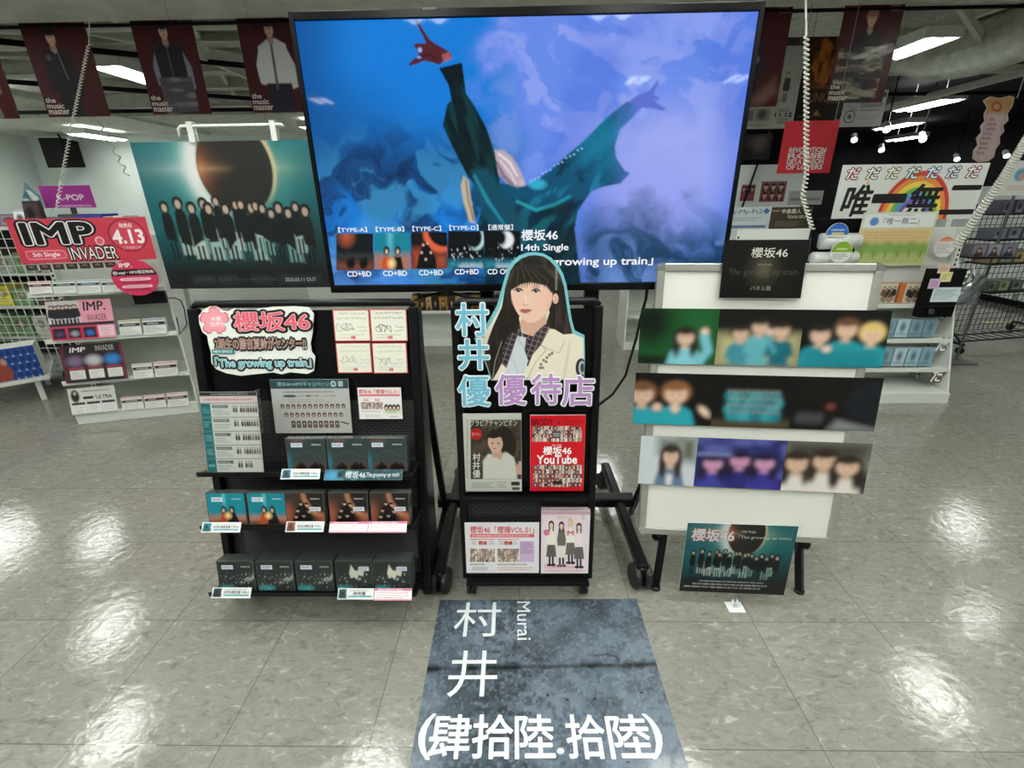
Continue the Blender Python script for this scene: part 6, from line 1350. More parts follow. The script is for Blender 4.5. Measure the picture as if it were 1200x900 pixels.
for k, (x0, y0, x1, y1, s_, c) in enumerate(((32.5, 330, 59, 345, 0, (196, 60, 90)), (60.5, 329, 87, 344.5, 0, (30, 60, 56)), (88.5, 328, 116, 344, 0, (70, 120, 160)), (117.5, 327.5, 145, 343, 0, (90, 120, 130)), (138, 375, 163.5, 393.5, 1, (120, 110, 40)), (166, 373, 193, 392, 1, (50, 60, 110)), (154, 426.5, 177.5, 443.5, 2, (150, 130, 70)), (179.5, 424, 206.5, 441.5, 2, (170, 40, 60)), (141, 465.5, 166, 480.5, 3, (196, 80, 100)), (168, 463, 192.5, 479, 3, (190, 60, 84)), (194.5, 460.5, 219, 477, 3, (196, 90, 110)))):
    p = gpanel((x0, y0), (x1, y0 - 1), (x1 + 3, y1 - 1.5), (x0 + 3, y1), -0.01, 12); a = Art(p, 34, 24, unit=True); a.fill((218, 220, 216)); a.rect(0.02, 0.04, 0.98, 0.14, tuple(int((q + 230) / 2) for q in c)); a.rect(0.02, 0.24, 0.98, 0.44, tuple(int(q * .4) for q in c)); a.lines(0.2, 0.28, 0.8, 0.4, 1, (220, 220, 220), 0.5, k); a.lines(0.06, 0.5, 0.92, 0.9, 4, tuple(int((q + 150) / 2) for q in c), 0.35, k + 7)
    ct[s_] = ct.get(s_, 0) + 1
    poster('stock_card', a, 'white stock card box, %s from left on the %s shelf of the white unit' % (ORD[ct[s_] - 1], sh_n[s_]), 'card box', 'stock card boxes on the white shelf', th=0.035, edge=(206, 206, 200))
mb = MB(); c0 = gz(208, 345, -0.02); mb.tube([gz(192, 350, 0.0), gz(205, 349, 0.02), gz(212, 352, 0.03), gz(216, 362, 0.03), gz(219, 380, 0.01), gz(211, 392, 0.01), gz(207, 372, 0.0)], 0.004, 6); tag(mb.build('black_cable', RUBBER, smooth=True), 'thin black cable dangling down the right side of the white shelf', 'cable')
# ================================================================ FAR LEFT WIRE RACK AND GOODS
wr = empty('wire_rack', (-5.0, 4.15, 0), 'white wire grid rack at the far left stacked with packaged goods', 'rack')
xA, xB, yw = -6.6, -3.7, 4.0
mb = MB()
for k in range(40): x = xA + (xB - xA) * k / 39; mb.tube([(x, yw, 0.12), (x, yw, 1.36)], 0.0035, 5)
for k in range(18): z = 0.12 + 1.24 * k / 17; mb.tube([(xA, yw, z), (xB, yw, z)], 0.0035, 5)
mb.build('wire_grid', WHITE, wr)
for z in (0.16, 0.44, 0.72, 1.0, 1.38): mb = MB(); mb.box((xA, yw + 0.02, z - 0.02), (xB, yw + 0.42, z)); mb.build('shelf', WHITE, wr)
mb = MB(); mb.box((xA, yw + 0.42, 0.1), (xB, yw + 0.44, 1.38)); mb.build('back_panel', DGREY, wr)
for x in (xA + 0.2, -5.2, -4.3): caster(wr, x, yw + 0.1, 0.12, 0.05)
rg = random.Random(21); n_ = 0
GN = {(186, 176, 156): 'beige', (150, 160, 150): 'grey-green', (206, 204, 196): 'white', (120, 150, 110): 'green', (84, 70, 66): 'brown', (170, 150, 160): 'mauve', (214, 200, 60): 'yellow'}
def pack(lo, hi, col, label, group, seed):
    rg2 = random.Random(seed); mb = MB(); w_, h_ = hi[0] - lo[0], hi[2] - lo[2]
    mb.box(lo, (hi[0], hi[1], lo[2] + h_ * 0.86), col); q = Panel(((lo[0] + hi[0]) / 2, lo[1] - 0.001, lo[2] + h_ * 0.43), (1, 0, 0), (0, 0, 1), w_ * 0.94, h_ * 0.8)
    a = Art(q, 16, 16, unit=True); a.fill(col); a.rect(0.08, 0.5, 0.92, 0.92, tuple(min(255, int(c * 1.2)) for c in col)); a.ell(0.5, 0.36, 0.3, 0.22, tuple(int(c * .6) for c in col), 0.05); a.ell(0.5, 0.36, 0.15, 0.14, (206, 180, 160), 0.05); a.lines(0.15, 0.6, 0.85, 0.85, 2, (70, 70, 70), 0.4, seed); a.to(mb)
    x0, x1 = lo[0] + w_ * 0.3, hi[0] - w_ * 0.3; y = (lo[1] + hi[1]) / 2; mb.box((x0, y - 0.004, lo[2] + h_ * 0.86), (x1, y + 0.004, lo[2] + h_), tuple(int(c * .9) for c in col))
    tag(mb.build('goods_pack', GLOSS, bevel=0.003), label, 'packaged goods', group)
for si, z in enumerate((0.44, 0.72, 1.0)):
    x = -5.9; k = 0
    while x < -3.95:
        w_ = rg.uniform(0.13, 0.2); col = rg.choice(list(GN)[:6]) if not (si == 1 and k % 3 == 1) else (214, 200, 60); h_ = rg.uniform(0.16, 0.24)
        pack((x, yw + 0.04, z), (x + w_, yw + 0.3, z + h_), col, '%s pack, %s from left on the %s shelf of the wire rack' % (GN[col], ORD[min(k, 11)], ('lower', 'middle', 'upper')[si]), 'packs on the far left wire rack', n_); n_ += 1; k += 1; x += w_ + 0.02
# goods on top
zt = 1.38
def topbox(px, Y, w_, d_, h_, col, name, label, cat, tilt=0.0):
    x = onY(px, 250, Y)[0]; mb = MB(); c, s_ = math.cos(tilt), math.sin(tilt)
    v = np.array([(-w_/2, 0, 0), (w_/2, 0, 0), (w_/2, d_, 0), (-w_/2, d_, 0), (-w_/2 * .9, 0.03, h_), (w_/2 * .9, 0.03, h_), (w_/2 * .9, d_, h_), (-w_/2 * .9, d_, h_)])
    v = np.stack([v[:, 0] * c - v[:, 1] * s_ + x, v[:, 0] * s_ + v[:, 1] * c + Y, v[:, 2] + zt], 1)
    mb.add(v, [(0, 3, 2, 1), (4, 5, 6, 7), (0, 1, 5, 4), (1, 2, 6, 5), (2, 3, 7, 6), (3, 0, 4, 7)], col)
    q = Panel((v[0] + v[1] + v[4] + v[5]) / 4 - np.array([0, 0.004, 0]), v[1] - v[0], v[4] - v[0], w_ * .8, h_ * .8); a = Art(q, 14, 12, unit=True); a.fill(tuple(min(255, int(k * 1.25 + 8)) for k in col)); a.ell(0.4, 0.5, 0.25, 0.3, tuple(int(k * .5) for k in col), 0.1); a.lines(0.1, 0.7, 0.9, 0.95, 1, (190, 190, 190), 0.5, 2); a.to(mb)
    return tag(mb.build(name, GLOSS, bevel=0.004), label, cat)
topbox(8, 4.1, 0.22, 0.2, 0.10, (120, 100, 112), 'goods_bag', 'mauve goods bag at the left end on top of the wire rack', 'bag')
topbox(22, 4.1, 0.13, 0.2, 0.13, (190, 192, 194), 'goods_bag', 'shiny white goods bag on top of the wire rack', 'bag', 0.2)
topbox(36, 4.08, 0.16, 0.05, 0.20, (60, 44, 44), 'photo_stand', 'dark framed photo on top of the wire rack beside purple sign', 'photo')
topbox(58, 4.1, 0.15, 0.2, 0.07, (40, 96, 140), 'goods_bag', 'small blue bag on top of the wire rack below the purple sign', 'bag')
topbox(74, 4.12, 0.18, 0.2, 0.09, (52, 62, 66), 'goods_bag', 'dark green bag on top of the wire rack under curly cord', 'bag')
topbox(100, 4.1, 0.25, 0.2, 0.09, (36, 52, 132), 'folded_towel', 'folded deep blue towel on top of the wire rack', 'towel')
topbox(121, 4.1, 0.1, 0.2, 0.07, (150, 160, 140), 'goods_bag', 'pale green bag right of the folded blue towel', 'bag')
topbox(134, 4.1, 0.1, 0.2, 0.075, (190, 196, 200), 'goods_bag', 'white bag nearest the eclipse poster on top of the wire rack', 'bag')
p = pxpanel((0, 4.3, 0), (0, -1, 0), (25, 214), (46, 214), (46, 245), (25, 245)); a = Art(p, 40, 50, unit=True); a.fill((96, 140, 150)); a.poly([(0.35, 0.25), (0.6, 0.3), (0.95, 0.6), (0.6, 0.75)], (214, 216, 214)); a.rect(0.5, 0.7, 0.95, 1, (176, 130, 124)); a.poly([(0.1, 0.5), (0.4, 0.3), (0.4, 0.6)], (60, 110, 120)); T_ = [(0.45, 0.0), (0.98, 0.5), (1.0, 1.0), (0.35, 1.0), (0.3, 0.62), (0.0, 0.6)]; a.cut(T_, -0.01)
mb = MB(); prism(mb, p, [((x - .5) * p.w, (.5 - y) * p.h) for x, y in T_][::-1], 0.01, (110, 150, 158)); a.to(mb); tag(mb.build('goods_pennant', PAPER), 'pale teal pointed cut-out beside the purple sign', 'cut-out')
p = pxpanel((0, 4.42, 0), (0, -1, 0), (44, 216), (106, 219), (112, 244), (53, 243)); a = Art(p, 80, 34, unit=True); a.fill((166, 52, 146)); a.mix(sstep(.4, .7, fbm(a.X, a.Y, .4, 3)) * .25, (140, 40, 130)); a.text('K-POP', 0.3, 0.4, 0.82, 0.66, (240, 226, 238), 0.02); a.lines(0.3, 0.86, 0.95, 0.98, 1, (226, 190, 220), 0.8, 3); mb = MB(); slab(mb, p, 0.006, (166, 52, 146)); a.to(mb)
mb.box((p.c[0] - 0.02, 4.43, 1.38), (p.c[0] + 0.02, 4.45, p.c[2]), (60, 60, 60)); tag(mb.build('genre_sign', PAPER), 'purple genre sign standing on top of the far left rack', 'sign')
# blue patterned display box and the ledge it stands on
n = np.array([math.sin(R(40)), -math.cos(R(40)), 0.0]); c = onplane(25, 425, (onY(25, 425, 3.55)), n)
p = pxpanel(c, n, (-30, 424), (34, 395), (49, 432), (-12, 459)); a = Art(p, 90, 60, unit=True); a.fill((34, 82, 160))
for i in range(8):
    for j in range(4): a.ell(0.06 + i * 0.125 + 0.06 * (j % 2), 0.14 + j * 0.24, 0.048, 0.1, (22, 52, 116), 0.015); a.ell(0.12 + i * 0.125 + 0.06 * (j % 2), 0.26 + j * 0.24, 0.016, 0.03, (190, 206, 226), 0.01)
a.poly([(0, 0.3), (0.4, 0.25), (0.52, 0.75), (0.45, 1), (0, 1)], (150, 66, 50)); a.ell(0.42, 0.4, 0.05, 0.1, (190, 150, 130), 0.02)
poster('patterned_box', a, 'blue circle-patterned display box with red corner at the left edge', 'box', th=0.22)
q2 = Panel(p.c + p.v * (p.h * 1.02 ) - p.n * 0.25 - p.u * 0.25, p.u, p.v, p.w * 0.8, p.h); a = Art(q2, 60, 50, unit=True); a.fill((40, 92, 110))
for i in range(6):
    for j in range(4): a.ell(0.08 + i * 0.165 + 0.08 * (j % 2), 0.14 + j * 0.24, 0.06, 0.1, (26, 62, 78), 0.015)
poster('patterned_box', a, 'dim teal patterned box above and behind the blue one', 'box', th=0.2)
b0_ = p.c - p.v * p.h / 2; fr2 = lambda v: b0_ + np.outer(v[:, 0], p.u) - np.outer(v[:, 1], p.n) + np.outer(v[:, 2], (0, 0, 1.0))
tt = empty('low_display_stand', (b0_[0], b0_[1], 0), 'low white display stand under the blue patterned box', 'stand')
MB().box((-p.w, -0.03, -0.035), (p.w / 2 + 0.03, 0.55, -0.004), fr=fr2).build('top_board', WHITE, tt, bevel=0.003)
for x in (-p.w * .8, p.w / 2 - 0.08):
    for d in (0.03, 0.48): MB().box((x, d, -b0_[2] + 0.0), (x + 0.035, d + 0.035, -0.035), fr=fr2).build('leg', WHITE, tt)
# wall loudspeaker
s0 = onY(73, 180, 11.6); t = empty('wall_speaker', (s0[0], 11.75, s0[2] - 0.3), 'black loudspeaker hung high near the pale wall at left', 'speaker')
mb = MB(); w_, h_, d_ = 0.26, 0.3, 0.3
v = np.array([(-w_, -d_, -h_), (w_, -d_, -h_), (w_ * .8, d_ * .6, -h_ * .9), (-w_ * .8, d_ * .6, -h_ * .9), (-w_, -d_, h_), (w_, -d_, h_), (w_ * .8, d_ * .6, h_ * .9), (-w_ * .8, d_ * .6, h_ * .9)]) + np.array([s0[0], 11.7, s0[2]])
mb.add(v, [(0, 3, 2, 1), (4, 5, 6, 7), (0, 1, 5, 4), (1, 2, 6, 5), (2, 3, 7, 6), (3, 0, 4, 7)]); mb.build('cabinet', BLACKM, t, bevel=0.01)
mb = MB(); mb.box((s0[0] - w_ * .92, 11.385, s0[2] - h_ * .93), (s0[0] + w_ * .92, 11.4, s0[2] + h_ * .93)); mb.build('grille', mat('speaker_grille', (18, 18, 19), 0.8, 0, 0.4, 300), t)
MB().tube([(s0[0], 11.7, s0[2] + h_ * .9), (s0[0] - 0.05, 11.7, 3.03)], 0.02, 8).build('bracket', BLACKM, t)
# ================================================================ RIGHT: POSTERS AND FLAGS OVERHEAD
def sheet(tl, tr, br, bl, Y, name, label, cat, paint, nx=80, ny=80, m=None, edge=(210, 210, 206), hang=True, base=(216, 216, 212)):
    p = pxpanel((0, Y, 0), (0, -1, 0), tl, tr, br, bl); a = Art(p, nx, ny, unit=True); a.fill(base); paint(a)
    t = poster(name, a, label, cat, th=0.0015, m=m or CLOTHP, edge=edge)
    if hang:
        mb = MB()
        for q in (0.1, 0.9): c = p.at((q - 0.5) * p.w, p.h / 2); mb.tube([c + (0, 0.003, -0.01), (c[0], c[1] + 0.003, ZC - 0.005)], 0.0025, 5)
        mb.build('hanging_string', GREY, t)
    return p
def q1(a):
    a.fill((168, 168, 162)); 
    for x, c in ((0.42, (60, 60, 90)), (0.62, (110, 106, 104)), (0.8, (70, 66, 70))): figure(a, x, 0.3, 0.36, coat=c, legs=(40, 38, 40))
    a.text('レシピ', 0.62, 0.62, 0.84, 0.675, (40, 40, 40), 0.01); a.rect(0.2, 0.76, 0.36, 0.9, (120, 118, 112)); a.rect(0.4, 0.75, 0.62, 0.9, (140, 136, 126)); a.ell(0.5, 0.82, 0.06, 0.06, (90, 88, 84), 0.02); a.lines(0.1, 0.93, 0.6, 0.97, 1, (110, 110, 108), 0.5, 3)
    a.text('2025', 0.74, 0.755, 0.9, 0.785, (50, 50, 50), 0.01); a.text('11.12', 0.7, 0.80, 0.96, 0.85, (24, 24, 24), 0.03); a.text('Release', 0.74, 0.865, 0.92, 0.89, (60, 60, 60), 0.0); a.rect(0.75, 0.9, 0.88, 0.94, (150, 130, 90))
sheet((862, 56), (945, 52), (929, 150), (858, 152), 5.3, 'release_poster', 'pale hanging poster dated 11.12 right of the screen\'s top corner', 'poster', q1)
def q2(a):
    a.fill((36, 22, 16)); a.ell(0.5, 0.3, 0.44, 0.32, (110, 56, 20), 0.05); a.mix((np.hypot((a.X - .5) / .44, (a.Y - .3) / .32) < 0.95) * sstep(.45, .65, fbm(a.X, a.Y, .12, 4)) * .8, (176, 104, 36)); a.mix((np.hypot((a.X - .5) / .44, (a.Y - .3) / .32) < 0.95) * sstep(.5, .34, fbm(a.X, a.Y, .12, 4)) * .9, (50, 24, 12))
    a.text('DUNK', 0.14, 0.66, 0.62, 0.78, (120, 92, 50), 0.02); a.lines(0.2, 0.57, 0.7, 0.62, 1, (110, 84, 50), 0.7, 2); a.poly([(0.4, 0.95), (0.47, 0.88), (0.56, 0.95)], (150, 100, 40)); a.lines(0.1, 0.94, 0.4, 0.98, 1, (90, 84, 80), 0.5, 5)
sheet((946, 44), (1006, 42), (984, 139), (930, 141), 5.34, 'disc_poster', 'dark brown poster with orange disc behind the crumpled red banner', 'poster', q2, base=(36, 22, 16), edge=(30, 20, 16))
def q3(a):
    a.fill((186, 188, 184)); a.text('WARHINO', 0.42, 0.34, 0.94, 0.47, (60, 60, 58), 0.0, mirror=True); a.lines(0.42, 0.52, 0.92, 0.58, 1, (90, 90, 88), 0.6, 3); a.lines(0.44, 0.68, 0.9, 0.82, 2, (140, 140, 138), 0.4, 4)
    a.ell(0.2, 0.72, 0.14, 0.18, (90, 90, 90)); a.ell(0.2, 0.72, 0.115, 0.15, (186, 188, 184)); a.ell(0.2, 0.72, 0.05, 0.07, (90, 90, 90)); a.stroke([(0.05, 0.4), (0.36, 0.55), (0.05, 0.55)], 0.012, (90, 90, 90)); a.rect(0.86, 0.06, 0.97, 0.2, (80, 80, 80))
sheet((992, 107), (1043, 104), (1031, 147), (983, 150), 5.6, 'notice_poster', 'white notice with mirrored lettering hanging under the crumpled banner', 'poster', q3)
def q4(a):
    a.fill((178, 20, 34)); a.mix(sstep(.45, .7, fbm(a.X, a.Y * .5, .3, 3)) * .4, (140, 12, 26))
    for k, t in enumerate(('REVOLUTION', 'ROSE', 'DE LA MAISON', 'OF LOVERS')):
        y = 0.5 + k * 0.11; a.text(t, 0.16, y, 0.84, y + 0.095, (206, 196, 190), -0.012, layers=((0.05, (80, 14, 22)), (0.03, (190, 180, 176))))
    a.stroke([(0.2, 0.85), (0.45, 0.55), (0.6, 0.7), (0.85, 0.55)], 0.02, (206, 190, 190), 0.01)
pf4 = sheet((919.5, 142), (984.5, 141), (972.5, 202), (911, 204), 4.6, 'hanging_flag', 'bright red hanging flag with ornate white lettering', 'flag', q4, base=(178, 20, 34), edge=(170, 20, 34), m=PAPER)
def q5(a): a.fill((26, 22, 24)); a.rect(0.4, 0.1, 0.9, 0.5, (60, 50, 50), 0.1); a.text('the', 0.1, 0.66, 0.2, 0.74, (160, 156, 152)); a.text('music', 0.1, 0.76, 0.28, 0.84, (160, 156, 152)); a.ell(0.7, 0.4, 0.14, 0.3, (90, 70, 70), 0.1)
sheet((858, 158), (908, 156), (900, 186), (852, 188), 6.6, 'dark_poster', 'small dark poster partly behind the screen above pale boards', 'poster', q5, base=(26, 22, 24), edge=(26, 22, 24))
# scalloped pink pendant
pp = pxpanel((0, 5.2, 0), (0, -1, 0), (1140, 112), (1189, 112), (1189, 192), (1140, 192))
L_ = [(1152, 118), (1160, 113), (1172, 115), (1183, 112), (1189, 114), (1187, 124), (1181, 133), (1182, 141), (1176, 147), (1177, 154), (1172, 160), (1172, 168), (1167, 175), (1165, 184), (1158, 189), (1147, 190), (1140, 186), (1141, 176), (1146, 170), (1144, 162), (1150, 155), (1149, 148), (1154, 142), (1153, 134), (1157, 126)]
a = Art(pp, 70, 110); a.fill((196, 172, 172)); a.rect(1140, 110, 1190, 133, (176, 140, 84), 3); a.ell(1168, 125, 6, 6, (150, 70, 50), 1); a.ell(1168, 125, 3.5, 3.5, (196, 150, 110), 1)
inner = [(x + (1164 - x) * 0.22, y + (152 - y) * 0.06 + 2) for x, y in L_]; a.stroke(inner + [inner[0]], 1.0, (150, 110, 120), 0.5, 0.7)
for k in range(8): a.lines(1166 - k * 2.1 - 7, 138 + k * 5.6, 1166 - k * 2.1 + 4, 142 + k * 5.6, 1, (120, 80, 96), 0.7, k)
a.cut(L_, -0.3); mb = MB(); prism(mb, pp, [pp.loc(*q) for q in L_][::-1], 0.006, (196, 176, 176)); a.to(mb)
c = pp.at(pp.w * .3, pp.h * .46); mb.tube([c, (c[0], c[1], ZC - 0.005)], 0.003, 5, (180, 180, 176))
tag(mb.build('hanging_pendant', PAPER), 'long scalloped pink and gold pendant hanging at far right', 'pendant')
# ================================================================ BACKGROUND SHELVES SEEN BETWEEN
A1, B1 = (1.13, 4.85), (1.93, 4.85)
bg, *_ = gondola(A1, B1, 1.3, [(z, 0.3) for z in (0.35, 0.7, 1.05)], 'white shop shelf standing behind the whiteboard and screen')
MB().box((1.115, 4.87, 0.0), (1.13, 5.27, 1.3)).build('end_panel', WHITE, bg)
rg = random.Random(8)
def disc_box(lo, hi, col, label, group, seed, name='disc_case', cat='disc case'):
    mb = MB(); mb.box(lo, hi, tuple(int(c * .8) for c in col)); q = Panel(((lo[0] + hi[0]) / 2, lo[1] - 0.0012, (lo[2] + hi[2]) / 2), (1, 0, 0), (0, 0, 1), (hi[0] - lo[0]) * .94, (hi[2] - lo[2]) * .94)
    a = Art(q, 18, 18, unit=True); a.fill(col); bust(a, 0.5, 0.42, 0.18, coat=tuple(int(c * .5) for c in col), hair=(40, 32, 30)); a.lines(0.1, 0.86, 0.9, 0.96, 1, (40, 40, 44), 0.6, seed); a.to(mb)
    return tag(mb.build(name, GLOSS), label, cat, group)
for si, z in enumerate((0.7, 1.05)):
    for k in range(4): disc_box((1.2 + k * 0.17, 4.98, z), (1.34 + k * 0.17, 5.02, z + 0.13), rg.choice([(150, 170, 190), (190, 180, 180), (120, 130, 150)]), 'disc case, %s from left on the %s shelf behind the whiteboard' % (ORD[k], ('middle', 'upper')[si]), 'disc cases behind the whiteboard', k)
bk, *_ = gondola((-1.25, 5.05), (-0.12, 5.05), 1.3, [(z, 0.3) for z in (0.38, 0.62, 0.95)], 'white shop shelf of gold-spined books between the two black racks')
GOLD = [(150, 116, 54), (60, 48, 34), (176, 150, 96), (40, 34, 30)]
for si, z in enumerate((0.38, 0.62)):
    x = -1.2; k = 0
    while x < -0.2 and k < 12:
        w_ = rg.uniform(0.06, 0.1); h_ = rg.uniform(0.15, 0.19); disc_box((x, 5.14, z), (x + w_, 5.3, z + h_), GOLD[(k + si) % 4], 'gold and black book, %s from left on the %s shelf between the racks' % (ORD[k], ('lower', 'upper')[si]), 'books between the racks', k, 'book', 'book'); x += w_ + 0.004; k += 1
cb = empty('shop_counter', (-1.7, 7.2, 0), 'long white counter in the distance under the screen', 'counter')
MB().box((-3.2, 7.0, 0.0), (-0.9, 7.6, 0.9)).build('cabinet', WHITE, cb); MB().box((-3.24, 6.96, 0.9), (-0.86, 7.64, 0.94)).build('worktop', DGREY, cb, bevel=0.004)
for k, x in enumerate((-2.6, -2.0, -1.45)): disc_box((x, 7.02, 0.94), (x + 0.3, 7.1, 1.14), [(170, 176, 180), (60, 90, 130), (206, 206, 204)][k], '%s display board on the distant white counter' % ('pale grey', 'blue', 'white')[k], 'boards on the distant counter', k, 'display_board', 'display board')
# ================================================================ RIGHT GONDOLA WITH THE RAINBOW SIGN
RA, RB = (1.65, 3.42), (3.36, 3.40)
rz = lambda px, py, Y=3.40: onY(px, py, Y)
YF = lambda z: 3.45 + 0.28 * z                        # the unit's front slopes back towards its top
zsr = [rz(1060, 357, YF(0.77))[2], rz(1060, 398, YF(0.5))[2], rz(1060, 432, YF(0.28))[2]]
rgd, *_ = gondola(RA, RB, 1.30, [(z, 3.82 - YF(z)) for z in zsr], 'white shop shelf of discs behind the whiteboard\'s right side', depth=0.44)
mb = MB(); E_ = [(3.43, 0.0), (3.84, 0.0), (3.84, 1.3), (YF(1.3), 1.3)]
mb.add([(x, y, z) for x in (3.36, 3.375) for y, z in E_], [(0, 3, 2, 1), (4, 5, 6, 7), (0, 1, 5, 4), (1, 2, 6, 5), (2, 3, 7, 6), (3, 0, 4, 7)]); mb.build('end_panel', WHITE, rgd)
def rp(tl, tr, br, bl, Y): return pxpanel((0, Y, 0), (0, -1, 0), tl, tr, br, bl)
p = rp((988, 193.5), (1163, 190.5), (1137, 257), (974, 258), 3.93); a = Art(p, 220, 90, unit=True); a.fill((218, 220, 216))
cx_, cy_ = 0.565, 0.98
for k, c in enumerate(((206, 64, 48), (232, 140, 60), (236, 206, 80), (110, 178, 84), (76, 150, 206), (120, 90, 170))):
    r_ = 0.86 - k * 0.095; a.ell(cx_, cy_, r_ * 0.29, r_, c); a.ell(cx_, cy_, (r_ - 0.095) * 0.29, r_ - 0.095, (218, 220, 216))
DC = [(190, 70, 84), (150, 110, 100), (170, 160, 90), (90, 140, 120), (80, 140, 180), (110, 120, 170), (170, 80, 110)]
for k in range(7):
    x = 0.04 + k * 0.137; a.text('だ', x, 0.06, x + 0.085, 0.25, (244, 244, 242), 0.0, layers=((0.10, tuple(int(c * .75) for c in DC[k])), (0.02, (244, 244, 242))), shear=0.1)
for ch, x0, y0, x1, y1 in (('唯', 0.05, 0.36, 0.25, 0.92), ('一', 0.26, 0.55, 0.49, 0.66), ('無', 0.5, 0.36, 0.73, 0.93), ('二', 0.75, 0.40, 0.99, 0.9)): a.text(ch, x0, y0, x1, y1, (26, 26, 26), 0.022, shear=0.15)
for x, y in ((0.2, 0.32), (0.75, 0.26)): a.poly([(x, y - 0.07), (x + 0.005, y - 0.01), (x + 0.02, y), (x + 0.005, y + 0.01), (x, y + 0.07), (x - 0.005, y + 0.01), (x - 0.02, y), (x - 0.005, y - 0.01)], (220, 160, 90))
t = poster('rainbow_sign', a, 'wide white sign with rainbow and heavy black kanji', 'sign', th=0.006)
mb = MB()
for q in (-0.35, 0.35): c = p.at(q * p.w, -p.h / 2); mb.box((c[0] - 0.02, c[1] + 0.007, 1.25), (c[0] + 0.02, c[1] + 0.02, c[2] + 0.05)); mb.box((c[0] - 0.02, 3.842, 1.25), (c[0] + 0.02, c[1] + 0.02, 1.275))
mb.build('post', WHITE, t)
p = rp((1008.5, 250), (1095.5, 248.5), (1085, 310), (1003, 311), 3.76); a = Art(p, 110, 80, unit=True); a.fill((206, 208, 194)); a.rect(0, 0.3, 1, 1, (206, 190, 130), 0.05); a.rect(0, 0.62, 1, 1, (176, 190, 120), 0.1); a.rect(0.02, 0.3, 0.98, 0.6, (214, 180, 130), 0.08, 0.6)
for k in range(6): a.ell(0.1 + k * 0.165, 0.66 + 0.03 * (k % 2), 0.1, 0.12, (124, 160, 74), 0.04, 0.9); a.rect(0.09 + k * 0.165, 0.74, 0.11 + k * 0.165, 0.86, (110, 96, 60), 0.01, 0.7)
a.lines(0.05, 0.34, 0.95, 0.56, 4, (190, 150, 110), 0.35, 3); a.lines(0.05, 0.8, 0.95, 0.96, 3, (150, 150, 110), 0.35, 4); a.rect(0.02, 0.02, 0.98, 0.27, (222, 226, 224)); a.ell(0.16, 0.16, 0.06, 0.08, (80, 130, 190), 0.01); a.text('『唯一無二』', 0.28, 0.09, 0.78, 0.22, (50, 60, 70), 0.0); a.lines(0.35, 0.03, 0.7, 0.06, 1, (150, 150, 150), 0.6, 4)
poster('info_board', a, 'info board with green trees drawn below the rainbow sign', 'sign', th=0.004, edge=(206, 206, 180), grow=0.006)
def disc_sign(cx_, cy_, r, Y, label, paint):
    p = rp((cx_ - r, cy_ - r), (cx_ + r, cy_ - r), (cx_ + r, cy_ + r), (cx_ - r, cy_ + r), Y); p.w = p.h = (p.w + p.h) / 2
    a = Art(p, 50, 50, unit=True); a.fill((222, 222, 218)); paint(a); C_ = [(0.5 + 0.49 * math.cos(R(t)), 0.5 + 0.49 * math.sin(R(t))) for t in range(0, 360, 12)]; a.cut(C_, -0.005); mb = MB(); prism(mb, p, [((x - .5) * p.w, (.5 - y) * p.h) for x, y in C_][::-1], 0.004, (222, 222, 218)); a.to(mb)
    tag(mb.build('round_sign', PAPER, loc=p.at(0, -p.h / 2)), label, 'sign')
def dA(a): a.rect(0, 0, 1, 0.52, (40, 100, 186)); a.lines(0.2, 0.25, 0.8, 0.38, 1, (200, 216, 236), 0.6, 2); a.rect(0.25, 0.42, 0.8, 0.5, (220, 206, 90)); a.lines(0.15, 0.58, 0.85, 0.8, 2, (60, 64, 70), 0.5, 3)
def dB(a): a.rect(0, 0, 1, 0.5, (132, 176, 46)); a.lines(0.25, 0.3, 0.75, 0.42, 1, (226, 236, 200), 0.6, 2); a.lines(0.12, 0.56, 0.88, 0.8, 3, (60, 64, 60), 0.5, 5)
def dC(a): a.rect(0, 0, 1, 0.2, (214, 120, 90)); a.rect(0, 0.1, 1, 0.24, (226, 150, 110), 0.05); a.lines(0.12, 0.34, 0.88, 0.8, 5, (150, 110, 106), 0.4, 5)
disc_sign(981, 274.5, 13.5, 3.71, 'round blue and white sign left of the tree info board', dA)
disc_sign(986, 295.5, 13, 3.69, 'round green and white sign below the round blue one', dB)
disc_sign(1107, 289.5, 12.5, 3.74, 'round white sign with orange top right of the info board', dC)
mb = MB(); q = rp((952, 257), (1008, 256), (1004, 316), (944, 316), 3.80); pf(q, -q.w/2, -q.h/2, q.w/2, q.h/2, 0, -0.05, mb); pf(q, -q.w/2 + .02, -q.h/2 + .02, q.w/2 - .02, q.h/2 - .02, 0.003, 0, mb); tag(mb.build('black_display_panel', BLACKP, bevel=0.003), 'black panel behind the round blue and green signs', 'panel')
def roll(x0, y0, x1, y1, Y, label):
    q = rp((x0, y0), (x1, y0), (x1, y1), (x0, y1), Y); a_, b_ = q.at(-q.w / 2, 0), q.at(q.w / 2, 0); r = q.h / 2
    mb = MB(); mb.tube([a_, a_ + (b_ - a_) * 0.02, b_ - (b_ - a_) * 0.02, b_], [r * .9, r, r, r * .9], 20); tag(mb.build('plastic_bin', FROST, smooth=True), label, 'bin')
roll(961, 273, 1006, 292, 3.765, 'upper translucent plastic bin behind the round blue sign'); roll(951, 295, 1003, 309, 3.75, 'lower translucent plastic bin behind the round green sign')
p = rp((1086, 273), (1122, 272), (1114, 316), (1080, 317), 3.80); a = Art(p, 30, 36, unit=True); a.fill((214, 214, 208)); a.lines(0.1, 0.85, 0.6, 0.95, 1, (170, 168, 160), 0.5, 3); poster('blank_board', a, 'blank white board behind the round sign with orange top', 'board', th=0.006)
